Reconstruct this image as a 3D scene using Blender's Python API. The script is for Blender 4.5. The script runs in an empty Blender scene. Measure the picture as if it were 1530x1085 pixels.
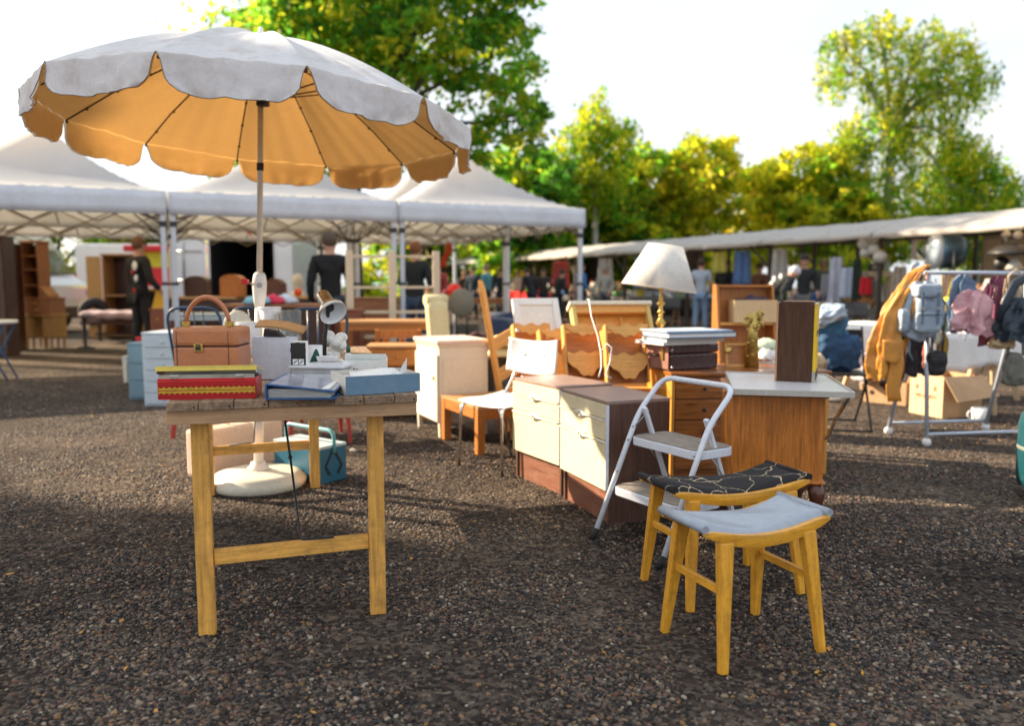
import bpy, bmesh, math, random
import numpy as np
from mathutils import Vector, Matrix, Euler, noise as mnoise
R = math.radians
S = bpy.context.scene
C = S.collection
random.seed(7)
rng = np.random.default_rng(7)

# ------------------------------------------------------------------ camera
CAM_H, PITCH, FPX = 1.15, R(5.64), 1190.0
cd = bpy.data.cameras.new('camera')
cam = bpy.data.objects.new('camera', cd); C.objects.link(cam)
cd.sensor_width = 36; cd.lens = 28.0; cd.clip_end = 2000; cd.clip_start = 0.05
cam.location = (0, 0, CAM_H); cam.rotation_euler = (R(90) - PITCH, 0, 0)
cd.dof.use_dof = True; cd.dof.focus_distance = 2.95; cd.dof.aperture_fstop = 1.6
cd.dof.aperture_blades = 0
S.camera = cam

# ------------------------------------------------------------------ light
SUN_AZ, SUN_EL = -68.0, 27.5          # azimuth from +Y towards +X (negative = left), elevation
sv = Vector((math.sin(R(SUN_AZ)) * math.cos(R(SUN_EL)), math.cos(R(SUN_AZ)) * math.cos(R(SUN_EL)), math.sin(R(SUN_EL))))
sd = bpy.data.lights.new('sun', 'SUN'); sun = bpy.data.objects.new('sun', sd); C.objects.link(sun)
sd.energy = 5.0; sd.angle = R(0.6); sd.color = (1.0, 0.80, 0.56)
sun.rotation_euler = sv.to_track_quat('Z', 'Y').to_euler(); sun.location = sv * 60
w = bpy.data.worlds.new('World'); S.world = w; w.use_nodes = True
nt = w.node_tree; nt.nodes.clear()
wo = nt.nodes.new('ShaderNodeOutputWorld'); bg = nt.nodes.new('ShaderNodeBackground')
sk = nt.nodes.new('ShaderNodeTexSky'); sk.sky_type = 'NISHITA'; sk.sun_disc = False
sk.sun_elevation = R(SUN_EL); sk.sun_rotation = R(SUN_AZ); sk.dust_density = 2.5; sk.air_density = 1.0
bg.inputs[1].default_value = 0.112
# thin bright cloud veil over the whole sky, with soft blue gaps
tc = nt.nodes.new('ShaderNodeTexCoord'); mp = nt.nodes.new('ShaderNodeMapping'); mp.inputs['Scale'].default_value = (1.2, 1.2, 3.5)
ns = nt.nodes.new('ShaderNodeTexNoise'); ns.inputs['Scale'].default_value = 1.6; ns.inputs['Detail'].default_value = 5; ns.inputs['Roughness'].default_value = .55
cr = nt.nodes.new('ShaderNodeValToRGB'); cr.color_ramp.elements[0].position = .36; cr.color_ramp.elements[0].color = (.70, .70, .70, 1)
cr.color_ramp.elements[1].position = .62; cr.color_ramp.elements[1].color = (.97, .97, .97, 1)
mx = nt.nodes.new('ShaderNodeMix'); mx.data_type = 'RGBA'; mx.inputs['B'].default_value = (3.55, 3.68, 3.82, 1)
L = nt.links.new
L(tc.outputs['Generated'], mp.inputs[0]); L(mp.outputs[0], ns.inputs['Vector']); L(ns.outputs['Fac'], cr.inputs[0])
L(cr.outputs[0], mx.inputs['Factor']); L(sk.outputs[0], mx.inputs['A']); L(mx.outputs['Result'], bg.inputs[0]); L(bg.outputs[0], wo.inputs[0])
S.view_settings.view_transform = 'Standard'; S.view_settings.look = 'None'
S.view_settings.exposure = 1.48; S.view_settings.gamma = 1; S.view_settings.use_curve_mapping = False
try:
    S.cycles.max_bounces = 8; S.cycles.transparent_max_bounces = 12; S.cycles.use_denoising = True
    S.cycles.sample_clamp_indirect = 6
except Exception: pass

# ------------------------------------------------------------------ placing
def ray(px, py):
    u = (px - 765) / FPX; v = (542.5 - py) / FPX
    return Vector((u, math.cos(PITCH) + v * math.sin(PITCH), -math.sin(PITCH) + v * math.cos(PITCH)))
def G(px, py, z=0.0):                     # point at height z
    r = ray(px, py); return Vector((0, 0, CAM_H)) + r * ((z - CAM_H) / r.z)
def GY(px, py, Y):                        # point at distance Y
    r = ray(px, py); return Vector((0, 0, CAM_H)) + r * (Y / r.y)

# ------------------------------------------------------------------ materials
_m = {}
def mat(name, col, rough=.6, var=.12, vs=6.0, bump=.0, bs=80.0, metal=0.0, grain=None, dirt=0.0, dcol=(.09, .07, .05),
        ds=5.0, trans=0.0, tcol=None, spec=.5, coat=0.0, rnd=0.0, alpha=None, weave=0.0, emit=None, edge=None):
    if name in _m: return _m[name]
    m = bpy.data.materials.new(name); _m[name] = m; m.use_nodes = True
    t = m.node_tree; n = t.nodes; b = n['Principled BSDF']; out = n['Material Output']; k = t.links.new
    tc = n.new('ShaderNodeTexCoord'); oi = n.new('ShaderNodeObjectInfo')
    ad = n.new('ShaderNodeVectorMath'); ad.operation = 'ADD'
    cx = n.new('ShaderNodeCombineXYZ'); mu = n.new('ShaderNodeMath'); mu.operation = 'MULTIPLY'; mu.inputs[1].default_value = 17.3
    k(oi.outputs['Random'], mu.inputs[0]); k(mu.outputs[0], cx.inputs[0]); k(mu.outputs[0], cx.inputs[2])
    k(tc.outputs['Object'], ad.inputs[0]); k(cx.outputs[0], ad.inputs[1])
    mp = n.new('ShaderNodeMapping'); k(ad.outputs[0], mp.inputs[0])
    if grain: mp.inputs['Scale'].default_value = grain
    nz = n.new('ShaderNodeTexNoise'); nz.inputs['Scale'].default_value = vs; nz.inputs['Detail'].default_value = 6
    nz.inputs['Roughness'].default_value = .62; k(mp.outputs[0], nz.inputs['Vector'])
    if grain: nz.inputs['Distortion'].default_value = .35
    r = n.new('ShaderNodeValToRGB'); c = Vector(col)
    r.color_ramp.elements[0].position = .3; r.color_ramp.elements[1].position = .7
    r.color_ramp.elements[0].color = (*(c * (1 - var)), 1); r.color_ramp.elements[1].color = (*(c * (1 + var * .6)), 1)
    k(nz.outputs['Fac'], r.inputs[0]); colr = r.outputs[0]
    if rnd:
        hs = n.new('ShaderNodeHueSaturation'); mr = n.new('ShaderNodeMapRange'); mr.inputs['To Min'].default_value = 1 - rnd; mr.inputs['To Max'].default_value = 1 + rnd
        k(oi.outputs['Random'], mr.inputs[0]); k(mr.outputs[0], hs.inputs['Value']); k(colr, hs.inputs['Color']); colr = hs.outputs[0]
    if dirt:
        nd = n.new('ShaderNodeTexNoise'); nd.inputs['Scale'].default_value = ds; nd.inputs['Detail'].default_value = 9; nd.inputs['Roughness'].default_value = .7
        k(ad.outputs[0], nd.inputs['Vector'])
        rd = n.new('ShaderNodeValToRGB'); rd.color_ramp.elements[0].position = .5; rd.color_ramp.elements[1].position = .72
        rd.color_ramp.elements[0].color = (0, 0, 0, 1); rd.color_ramp.elements[1].color = (dirt, dirt, dirt, 1)
        k(nd.outputs['Fac'], rd.inputs[0])
        mm = n.new('ShaderNodeMix'); mm.data_type = 'RGBA'; k(rd.outputs[0], mm.inputs['Factor']); k(colr, mm.inputs['A']); mm.inputs['B'].default_value = (*dcol, 1)
        colr = mm.outputs['Result']
    nf = n.new('ShaderNodeTexNoise'); nf.inputs['Scale'].default_value = 45; nf.inputs['Detail'].default_value = 7; nf.inputs['Roughness'].default_value = .75; k(ad.outputs[0], nf.inputs['Vector'])
    mf = n.new('ShaderNodeMapRange'); mf.inputs['From Min'].default_value = .3; mf.inputs['From Max'].default_value = .7; mf.inputs['To Min'].default_value = .87; mf.inputs['To Max'].default_value = 1.08; k(nf.outputs['Fac'], mf.inputs[0])
    hf = n.new('ShaderNodeHueSaturation'); k(mf.outputs[0], hf.inputs['Value']); k(colr, hf.inputs['Color']); colr = hf.outputs[0]
    if edge:
        bv = n.new('ShaderNodeBevel'); bv.samples = 4; bv.inputs['Radius'].default_value = .008; ge = n.new('ShaderNodeNewGeometry'); dt = n.new('ShaderNodeVectorMath'); dt.operation = 'DOT_PRODUCT'
        k(bv.outputs[0], dt.inputs[0]); k(ge.outputs['Normal'], dt.inputs[1]); ne = n.new('ShaderNodeMath'); ne.operation = 'MULTIPLY_ADD'; k(nf.outputs['Fac'], ne.inputs[0]); ne.inputs[1].default_value = .5; k(dt.outputs['Value'], ne.inputs[2])
        me_ = n.new('ShaderNodeMapRange'); me_.inputs['From Min'].default_value = 1.12; me_.inputs['From Max'].default_value = 1.05; me_.inputs['To Min'].default_value = 0; me_.inputs['To Max'].default_value = .75; k(ne.outputs[0], me_.inputs[0])
        mxe = n.new('ShaderNodeMix'); mxe.data_type = 'RGBA'; k(me_.outputs[0], mxe.inputs['Factor']); k(colr, mxe.inputs['A']); mxe.inputs['B'].default_value = (*edge, 1); colr = mxe.outputs['Result']
    k(colr, b.inputs['Base Color'])
    b.inputs['Roughness'].default_value = rough; b.inputs['Metallic'].default_value = metal
    b.inputs['Specular IOR Level'].default_value = spec; b.inputs['Coat Weight'].default_value = coat
    mr2 = n.new('ShaderNodeMapRange'); mr2.inputs['To Min'].default_value = max(.03, rough - .1); mr2.inputs['To Max'].default_value = min(1, rough + .12)
    k(nz.outputs['Fac'], mr2.inputs[0]); k(mr2.outputs[0], b.inputs['Roughness'])
    if bump:
        nb = n.new('ShaderNodeTexNoise'); nb.inputs['Scale'].default_value = bs; nb.inputs['Detail'].default_value = 4; k(mp.outputs[0], nb.inputs['Vector'])
        bp = n.new('ShaderNodeBump'); bp.inputs['Strength'].default_value = bump; bp.inputs['Distance'].default_value = .01
        k(nb.outputs['Fac'], bp.inputs['Height']); k(bp.outputs[0], b.inputs['Normal'])
    if weave:
        wv = n.new('ShaderNodeTexWave'); wv.inputs['Scale'].default_value = weave; wv.bands_direction = 'DIAGONAL'; k(tc.outputs['Object'], wv.inputs['Vector'])
        bp = n.new('ShaderNodeBump'); bp.inputs['Strength'].default_value = .25; bp.inputs['Distance'].default_value = .004
        k(wv.outputs['Fac'], bp.inputs['Height']); k(bp.outputs[0], b.inputs['Normal'])
    if trans:
        tr = n.new('ShaderNodeBsdfTranslucent')
        if tcol: tr.inputs[0].default_value = (*tcol, 1)
        else: k(colr, tr.inputs[0])
        ms = n.new('ShaderNodeMixShader'); ms.inputs[0].default_value = trans
        k(b.outputs[0], ms.inputs[1]); k(tr.outputs[0], ms.inputs[2]); k(ms.outputs[0], out.inputs[0])
    if alpha is not None:
        b.inputs['Transmission Weight'].default_value = 1 - alpha; b.inputs['IOR'].default_value = 1.45
    if emit: b.inputs['Emission Color'].default_value = (*col, 1); b.inputs['Emission Strength'].default_value = emit
    return m
def wood(name, col, rough=.45, var=.35, axis='x', scale=7.0, **kw):
    g = {'x': (.7, 9, 9), 'y': (9, .7, 9), 'z': (9, 9, .7)}[axis]
    kw.setdefault('bump', .18)
    return mat(name + '_' + axis, col, rough, var, scale, bs=14, grain=g, **kw)

# ------------------------------------------------------------------ meshes
def add_crumple(o, strength, scale):
    tx = bpy.data.textures.get('crumple%g' % scale) or bpy.data.textures.new('crumple%g' % scale, 'CLOUDS'); tx.noise_scale = scale; tx.noise_depth = 2; tx.noise_basis = 'VORONOI_F2_F1'
    sb = o.modifiers.new('fine', 'SUBSURF'); sb.levels = sb.render_levels = 1
    md = o.modifiers.new('crumple', 'DISPLACE'); md.texture = tx; md.strength = strength; md.mid_level = .3; md.texture_coords = 'LOCAL'
class MB:
    def __init__(s): s.v = []; s.f = []; s.sm = []
    def add(s, vs, fs, smooth=False, M=None):
        o = len(s.v)
        s.v += [tuple(M @ Vector(p)) if M is not None else tuple(p) for p in vs]
        s.f += [tuple(i + o for i in f) for f in fs]; s.sm += [smooth] * len(fs); return s
    def box(s, x0, x1, y0, y1, z0, z1, M=None):
        return s.add([(x0, y0, z0), (x1, y0, z0), (x1, y1, z0), (x0, y1, z0), (x0, y0, z1), (x1, y0, z1), (x1, y1, z1), (x0, y1, z1)],
                     [(0, 3, 2, 1), (4, 5, 6, 7), (0, 1, 5, 4), (1, 2, 6, 5), (2, 3, 7, 6), (3, 0, 4, 7)], False, M)
    def beam(s, a, b, wx, wy, up=(0, 0, 1), w2=None):     # rectangular bar from a to b, tapering to w2
        a = Vector(a); b = Vector(b); d = (b - a).normalized(); u = Vector(up)
        if abs(d.dot(u)) > .98: u = Vector((0, 1, 0))
        x = d.cross(u).normalized(); y = x.cross(d).normalized(); w2 = w2 or (wx, wy); vs = []
        for p, (p1, p2) in ((a, (wx, wy)), (b, w2)):
            for sx, sy in ((-1, -1), (1, -1), (1, 1), (-1, 1)): vs.append(p + x * sx * p1 / 2 + y * sy * p2 / 2)
        return s.add(vs, [(3, 2, 1, 0), (4, 5, 6, 7), (0, 1, 5, 4), (1, 2, 6, 5), (2, 3, 7, 6), (3, 0, 4, 7)])
    def tube(s, pts, r, n=8, closed=False, flat=1.0):
        pts = [Vector(p) for p in pts]; N = len(pts); rr = r if isinstance(r, (list, tuple)) else [r] * N
        vs = []; up = None
        for i, p in enumerate(pts):
            a = pts[i - 1] if (i > 0 or closed) else p; b = pts[(i + 1) % N] if (i < N - 1 or closed) else p
            d = (b - a).normalized()
            if up is None:
                up = Vector((0, 0, 1)) if abs(d.z) < .9 else Vector((0, 1, 0))
            x = d.cross(up).normalized(); up = x.cross(d).normalized()
            for k in range(n):
                t = 2 * math.pi * k / n; vs.append(p + (x * math.cos(t) + up * math.sin(t) * flat) * rr[i])
        fs = []
        for i in range(N if closed else N - 1):
            j = (i + 1) % N
            for k in range(n): l = (k + 1) % n; fs.append((i * n + k, j * n + k, j * n + l, i * n + l))
        s.add(vs, fs, True)
        if not closed:
            o = len(s.v) - len(vs)
            s.f += [tuple(o + k for k in range(n)), tuple(o + (N - 1) * n + k for k in reversed(range(n)))]; s.sm += [False, False]
        return s
    def lathe(s, prof, n=20, c=(0, 0, 0), M=None, cap=True):
        vs = []; fs = []; c = Vector(c)
        for r, z in prof:
            for k in range(n): t = 2 * math.pi * k / n; vs.append(c + Vector((r * math.cos(t), r * math.sin(t), z)))
        for i in range(len(prof) - 1):
            for k in range(n): l = (k + 1) % n; fs.append((i * n + k, i * n + l, (i + 1) * n + l, (i + 1) * n + k))
        s.add(vs, fs, True, M)
        if cap:
            o = len(s.v) - len(vs)
            if prof[0][0] > 1e-4: s.f.append(tuple(o + k for k in reversed(range(n)))); s.sm.append(False)
            if prof[-1][0] > 1e-4: s.f.append(tuple(o + (len(prof) - 1) * n + k for k in range(n))); s.sm.append(False)
        return s
    def ball(s, c, r, sc=(1, 1, 1), n=12, m=8, M=None):
        vs = []; fs = []; c = Vector(c)
        for i in range(m + 1):
            ph = math.pi * i / m - math.pi / 2
            for k in range(n):
                t = 2 * math.pi * k / n
                vs.append(c + Vector((math.cos(ph) * math.cos(t) * sc[0], math.cos(ph) * math.sin(t) * sc[1], math.sin(ph) * sc[2])) * r)
        for i in range(m):
            for k in range(n): l = (k + 1) % n; fs.append((i * n + k, i * n + l, (i + 1) * n + l, (i + 1) * n + k))
        return s.add(vs, fs, True, M)
    def prism(s, poly, d0, d1, axis='y', smooth=False, M=None):     # polygon in the plane across axis
        def q(a, b, d): return {'y': (a, d, b), 'x': (d, a, b), 'z': (a, b, d)}[axis]
        n = len(poly); vs = [q(a, b, d0) for a, b in poly] + [q(a, b, d1) for a, b in poly]
        fs = [tuple(range(n)), tuple(range(2 * n - 1, n - 1, -1))]
        s.add(vs, fs, False, M); o = len(s.v) - 2 * n
        for i in range(n):
            j = (i + 1) % n; s.f.append((o + j, o + i, o + n + i, o + n + j)); s.sm.append(smooth)
        return s
    def grid(s, nx, ny, fn, smooth=True, M=None):
        vs = [fn(i / nx, j / ny) for j in range(ny + 1) for i in range(nx + 1)]
        fs = [(j * (nx + 1) + i, j * (nx + 1) + i + 1, (j + 1) * (nx + 1) + i + 1, (j + 1) * (nx + 1) + i) for j in range(ny) for i in range(nx)]
        return s.add(vs, fs, smooth, M)
    def build(s, name, m, parent=None, bevel=0.0, solid=0.0, sub=0, crumple=0.0, cscale=.06, **props):
        me = bpy.data.meshes.new(name); me.from_pydata([tuple(p) for p in s.v], [], s.f); me.update()
        bm = bmesh.new(); bm.from_mesh(me); bmesh.ops.recalc_face_normals(bm, faces=bm.faces)
        if bevel:
            es = [e for e in bm.edges if len(e.link_faces) == 2 and not (e.link_faces[0].smooth and e.link_faces[1].smooth) and e.calc_face_angle(0) > .5]
            es = [e for e in bm.edges if len(e.link_faces) == 2 and e.calc_face_angle(0) > .6]
            bmesh.ops.bevel(bm, geom=es, offset=bevel, segments=2, affect='EDGES', profile=.6, clamp_overlap=True)
        bm.to_mesh(me); bm.free()
        if not bevel: me.polygons.foreach_set('use_smooth', s.sm)
        elif len(s.sm) and any(s.sm): me.polygons.foreach_set('use_smooth', [True] * len(me.polygons)); me.set_sharp_from_angle(angle=R(35))
        me.materials.append(m)
        o = bpy.data.objects.new(name, me); C.objects.link(o)
        if parent: o.parent = parent
        if solid: md = o.modifiers.new('s', 'SOLIDIFY'); md.thickness = solid; md.offset = 0
        if sub: md = o.modifiers.new('u', 'SUBSURF'); md.levels = sub; md.render_levels = sub
        if crumple: add_crumple(o, crumple, cscale)
        for a, b in props.items(): o[a] = b
        return o

def E_(name, label, cat, loc, rz=0.0, group=None, rot=None, sc=None):
    o = bpy.data.objects.new(name, None); C.objects.link(o); o.empty_display_size = .1
    o.location = loc; o.rotation_euler = rot if rot else (0, 0, rz)
    if sc: o.scale = (sc,) * 3
    o['label'] = label; o['category'] = cat
    if group: o['group'] = group
    return o
def kids(o): return [c for c in bpy.data.objects if c.parent == o]
def dup(root, loc, rz=0.0, label=None, rot=None, group=None, sc=None):
    def cp(o, par):
        c = o.copy(); C.objects.link(c)
        if par: c.parent = par
        for ch in kids_of[o.name]: cp(ch, c)
        return c
    kids_of = {}
    allo = list(bpy.data.objects)
    for o in allo: kids_of.setdefault(o.name, [])
    for o in allo:
        if o.parent: kids_of[o.parent.name].append(o)
    r = cp(root, None); r.location = loc; r.rotation_euler = rot if rot else (0, 0, rz)
    if label: r['label'] = label
    if group: r['group'] = group
    if sc: r.scale = (sc,) * 3
    return r
def one(o, label, cat, group=None, kind=None):
    o['label'] = label; o['category'] = cat
    if group: o['group'] = group
    if kind: o['kind'] = kind
    return o
def frame(pL, pR, z=0.0):                 # front-left and front-right base pixels -> origin, angle, width
    a = G(*pL, z); b = G(*pR, z); d = b - a
    return a, math.atan2(d.y, d.x), d.length
def rotz(a): return Matrix.Rotation(a, 4, 'Z')
def TR(x, y, z, rx=0, ry=0, rz=0): return Matrix.Translation((x, y, z)) @ Euler((rx, ry, rz)).to_matrix().to_4x4()
def arc(c, r, a0, a1, n, plane='xz'):
    out = []
    for i in range(n + 1):
        t = a0 + (a1 - a0) * i / n; u, v = r * math.cos(t), r * math.sin(t)
        out.append({'xz': (c[0] + u, c[1], c[2] + v), 'xy': (c[0] + u, c[1] + v, c[2]), 'yz': (c[0], c[1] + u, c[2] + v)}[plane])
    return out
def fillet(pts, r, n=4):                  # round the corners of a path
    pts = [Vector(p) for p in pts]; out = [pts[0]]
    for i in range(1, len(pts) - 1):
        p, a, b = pts[i], pts[i - 1], pts[i + 1]; da = (a - p); db = (b - p)
        ra = min(r, da.length * .45); rb = min(r, db.length * .45); A = p + da.normalized() * ra; B = p + db.normalized() * rb
        for k in range(n + 1): t = k / n; out.append((A * (1 - t) + p * t) * (1 - t) + (p * (1 - t) + B * t) * t)
    out.append(pts[-1]); return out
# ------------------------------------------------------------------ ground
def ground_material():
    m = bpy.data.materials.new('gravel_ground'); m.use_nodes = True; t = m.node_tree; n = t.nodes; k = t.links.new; b = n['Principled BSDF']
    tc = n.new('ShaderNodeTexCoord')
    vo = n.new('ShaderNodeTexVoronoi'); vo.inputs['Scale'].default_value = 62; k(tc.outputs['Object'], vo.inputs['Vector'])
    v2 = n.new('ShaderNodeTexVoronoi'); v2.inputs['Scale'].default_value = 15; k(tc.outputs['Object'], v2.inputs['Vector'])
    nz = n.new('ShaderNodeTexNoise'); nz.inputs['Scale'].default_value = .55; nz.inputs['Detail'].default_value = 8; nz.inputs['Roughness'].default_value = .65; k(tc.outputs['Object'], nz.inputs['Vector'])
    r = n.new('ShaderNodeValToRGB'); e = r.color_ramp.elements; e[0].position = 0; e[0].color = (.010, .009, .010, 1); e[1].position = 1; e[1].color = (.25, .20, .155, 1)
    x = e.new(.45); x.color = (.070, .056, .047, 1)
    sp = n.new('ShaderNodeSeparateColor'); k(vo.outputs['Color'], sp.inputs[0])
    ma = n.new('ShaderNodeMath'); ma.operation = 'MULTIPLY_ADD'; ma.inputs[1].default_value = .62; k(sp.outputs[0], ma.inputs[0])
    mr = n.new('ShaderNodeMapRange'); mr.inputs['From Min'].default_value = .3; mr.inputs['From Max'].default_value = .7; mr.inputs['To Min'].default_value = -.2; mr.inputs['To Max'].default_value = .45
    k(nz.outputs['Fac'], mr.inputs[0]); k(mr.outputs[0], ma.inputs[2]); k(ma.outputs[0], r.inputs[0])
    s2 = n.new('ShaderNodeSeparateColor'); k(v2.outputs['Color'], s2.inputs[0])
    mm = n.new('ShaderNodeMix'); mm.data_type = 'RGBA'; mm.inputs['B'].default_value = (.030, .023, .020, 1)
    m3 = n.new('ShaderNodeMath'); m3.operation = 'MULTIPLY'; m3.inputs[1].default_value = .4; k(s2.outputs[1], m3.inputs[0]); k(m3.outputs[0], mm.inputs['Factor'])
    k(r.outputs[0], mm.inputs['A']); k(mm.outputs['Result'], b.inputs['Base Color']); b.inputs['Roughness'].default_value = 1; b.inputs['Specular IOR Level'].default_value = .08
    bp = n.new('ShaderNodeBump'); bp.inputs['Strength'].default_value = .9; bp.inputs['Distance'].default_value = .012; bp.invert = True
    k(vo.outputs['Distance'], bp.inputs['Height']); k(bp.outputs[0], b.inputs['Normal'])
    return m
g = MB(); g.grid(60, 60, lambda u, v: (-300 + 600 * u, -300 + 600 * v, 0), smooth=False)
go = g.build('ground', ground_material(), kind='structure')

# pebbles you can tell apart: instanced stones on the near ground
def pebble_material():
    m = bpy.data.materials.new('pebble'); m.use_nodes = True; t = m.node_tree; n = t.nodes; k = t.links.new; b = n['Principled BSDF']
    oi = n.new('ShaderNodeObjectInfo'); tc = n.new('ShaderNodeTexCoord')
    r = n.new('ShaderNodeValToRGB'); e = r.color_ramp.elements
    e[0].position = 0; e[0].color = (.006, .0065, .009, 1); e[1].position = 1; e[1].color = (.38, .32, .25, 1)
    for p, c in ((.20, (.015, .014, .015)), (.38, (.040, .032, .029)), (.54, (.090, .070, .056)), (.70, (.155, .120, .092)), (.79, (.13, .050, .030)), (.87, (.18, .14, .105)), (.94, (.24, .125, .04)), (.975, (.30, .25, .19))):
        q = e.new(p); q.color = (*c, 1)
    nz = n.new('ShaderNodeTexNoise'); nz.inputs['Scale'].default_value = 120; k(tc.outputs['Object'], nz.inputs['Vector'])
    hs = n.new('ShaderNodeHueSaturation'); mr = n.new('ShaderNodeMapRange'); mr.inputs['To Min'].default_value = .6; mr.inputs['To Max'].default_value = 1.3
    k(nz.outputs['Fac'], mr.inputs[0]); k(mr.outputs[0], hs.inputs['Value']); k(oi.outputs['Random'], r.inputs[0]); k(r.outputs[0], hs.inputs['Color']); k(hs.outputs[0], b.inputs['Base Color'])
    b.inputs['Roughness'].default_value = .68; b.inputs['Specular IOR Level'].default_value = .4
    return m
def gravel():
    g = MB()
    ys = [1.2, 1.9, 2.6, 3.4, 4.4, 5.6, 7.0, 9.0, 11.5]
    den = []
    for i in range(len(ys) - 1):
        a, b = ys[i], ys[i + 1]; wa, wb = a * .75 + .25, b * .75 + .25
        nx = 6
        g.grid(nx, 1, lambda u, v: (-(wa + (wb - wa) * v) + 2 * (wa + (wb - wa) * v) * u, a + (b - a) * v, .001), smooth=False)
        den += [[19000, 18000, 14500, 10500, 7000, 4400, 2200, 1000][i]] * nx
    pm = pebble_material()
    o = g.build('gravel', pm, kind='stuff'); one(o, 'small loose brown and grey pebbles covering the near ground of the market', 'gravel')
    at = o.data.attributes.new('den', 'FLOAT', 'FACE')
    at.data.foreach_set('value', den)
    t = bpy.data.node_groups.new('gravel', 'GeometryNodeTree')
    t.interface.new_socket('Geometry', in_out='INPUT', socket_type='NodeSocketGeometry'); t.interface.new_socket('Geometry', in_out='OUTPUT', socket_type='NodeSocketGeometry')
    n = t.nodes; k = t.links.new; gi = n.new('NodeGroupInput'); gout = n.new('NodeGroupOutput')
    dp = n.new('GeometryNodeDistributePointsOnFaces'); dp.distribute_method = 'RANDOM'; dp.inputs['Seed'].default_value = 3
    na = n.new('GeometryNodeInputNamedAttribute'); na.data_type = 'FLOAT'; na.inputs[0].default_value = 'den'
    nz = n.new('ShaderNodeTexNoise'); nz.inputs['Scale'].default_value = 1.3; nz.inputs['Detail'].default_value = 6; nz.inputs['Roughness'].default_value = .7
    mr = n.new('ShaderNodeMapRange'); mr.inputs['From Min'].default_value = .46; mr.inputs['From Max'].default_value = .57; mr.inputs['To Min'].default_value = .06
    mu = n.new('ShaderNodeMath'); mu.operation = 'MULTIPLY'
    po = n.new('GeometryNodeInputPosition'); k(po.outputs[0], nz.inputs['Vector'])
    k(nz.outputs['Fac'], mr.inputs[0]); k(mr.outputs[0], mu.inputs[0]); k(na.outputs[0], mu.inputs[1])
    k(gi.outputs[0], dp.inputs['Mesh'])
    # the density field is sampled per point: keep it as max density and delete by noise
    k(na.outputs[0], dp.inputs['Density'])
    dl = n.new('GeometryNodeDeleteGeometry'); dl.domain = 'POINT'
    rv0 = n.new('FunctionNodeRandomValue'); rv0.data_type = 'FLOAT'; rv0.inputs['Seed'].default_value = 9
    cmpn = n.new('ShaderNodeMath'); cmpn.operation = 'GREATER_THAN'
    k(rv0.outputs[1], cmpn.inputs[0]); k(mr.outputs[0], cmpn.inputs[1]); k(dp.outputs['Points'], dl.inputs[0]); k(cmpn.outputs[0], dl.inputs[1])
    js = n.new('GeometryNodeGeometryToInstance')
    for q in range(5):
        ic = n.new('GeometryNodeMeshIcoSphere'); ic.inputs['Radius'].default_value = 1; ic.inputs['Subdivisions'].default_value = 2
        ss = n.new('GeometryNodeSetShadeSmooth')
        sp = n.new('GeometryNodeSetPosition'); nn = n.new('ShaderNodeTexNoise'); nn.noise_dimensions = '4D'; nn.inputs['W'].default_value = q * 3.7; nn.inputs['Scale'].default_value = .9
        vs = n.new('ShaderNodeVectorMath'); vs.operation = 'SUBTRACT'; vs.inputs[1].default_value = (.5, .5, .5)
        vm = n.new('ShaderNodeVectorMath'); vm.operation = 'SCALE'; vm.inputs['Scale'].default_value = 1.5
        k(nn.outputs['Color'], vs.inputs[0]); k(vs.outputs[0], vm.inputs[0]); k(vm.outputs[0], sp.inputs['Offset'])
        k(ic.outputs[0], sp.inputs[0]); sm = n.new('GeometryNodeSetMaterial'); sm.inputs['Material'].default_value = pm
        k(sp.outputs[0], sm.inputs[0]); k(sm.outputs[0], ss.inputs[0]); k(ss.outputs[0], js.inputs[0])
    ip = n.new('GeometryNodeInstanceOnPoints'); ip.inputs['Pick Instance'].default_value = True
    rr = n.new('FunctionNodeRandomValue'); rr.data_type = 'FLOAT_VECTOR'; rr.inputs[0].default_value = (-.35, -.35, 0); rr.inputs[1].default_value = (.35, .35, 6.28)
    rs = n.new('FunctionNodeRandomValue'); rs.data_type = 'FLOAT'; rs.inputs[2].default_value = 0; rs.inputs[3].default_value = 1; rs.inputs['Seed'].default_value = 5
    pw = n.new('ShaderNodeMath'); pw.operation = 'POWER'; pw.inputs[1].default_value = 2.2; k(rs.outputs[1], pw.inputs[0])
    ms = n.new('ShaderNodeMapRange'); ms.inputs['To Min'].default_value = .0030; ms.inputs['To Max'].default_value = .0094; k(pw.outputs[0], ms.inputs[0])
    r3 = n.new('FunctionNodeRandomValue'); r3.data_type = 'FLOAT_VECTOR'; r3.inputs[0].default_value = (.8, .6, .45); r3.inputs[1].default_value = (1.35, 1.0, .75); r3.inputs['Seed'].default_value = 8
    vm2 = n.new('ShaderNodeVectorMath'); vm2.operation = 'SCALE'; k(r3.outputs[0], vm2.inputs[0]); k(ms.outputs[0], vm2.inputs['Scale'])
    k(dl.outputs[0], ip.inputs['Points']); k(js.outputs[0], ip.inputs['Instance']); k(rr.outputs[0], ip.inputs['Rotation']); k(vm2.outputs[0], ip.inputs['Scale'])
    k(ip.outputs[0], gout.inputs[0])
    md = o.modifiers.new('gn', 'NODES'); md.node_group = t
gravel()

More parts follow.
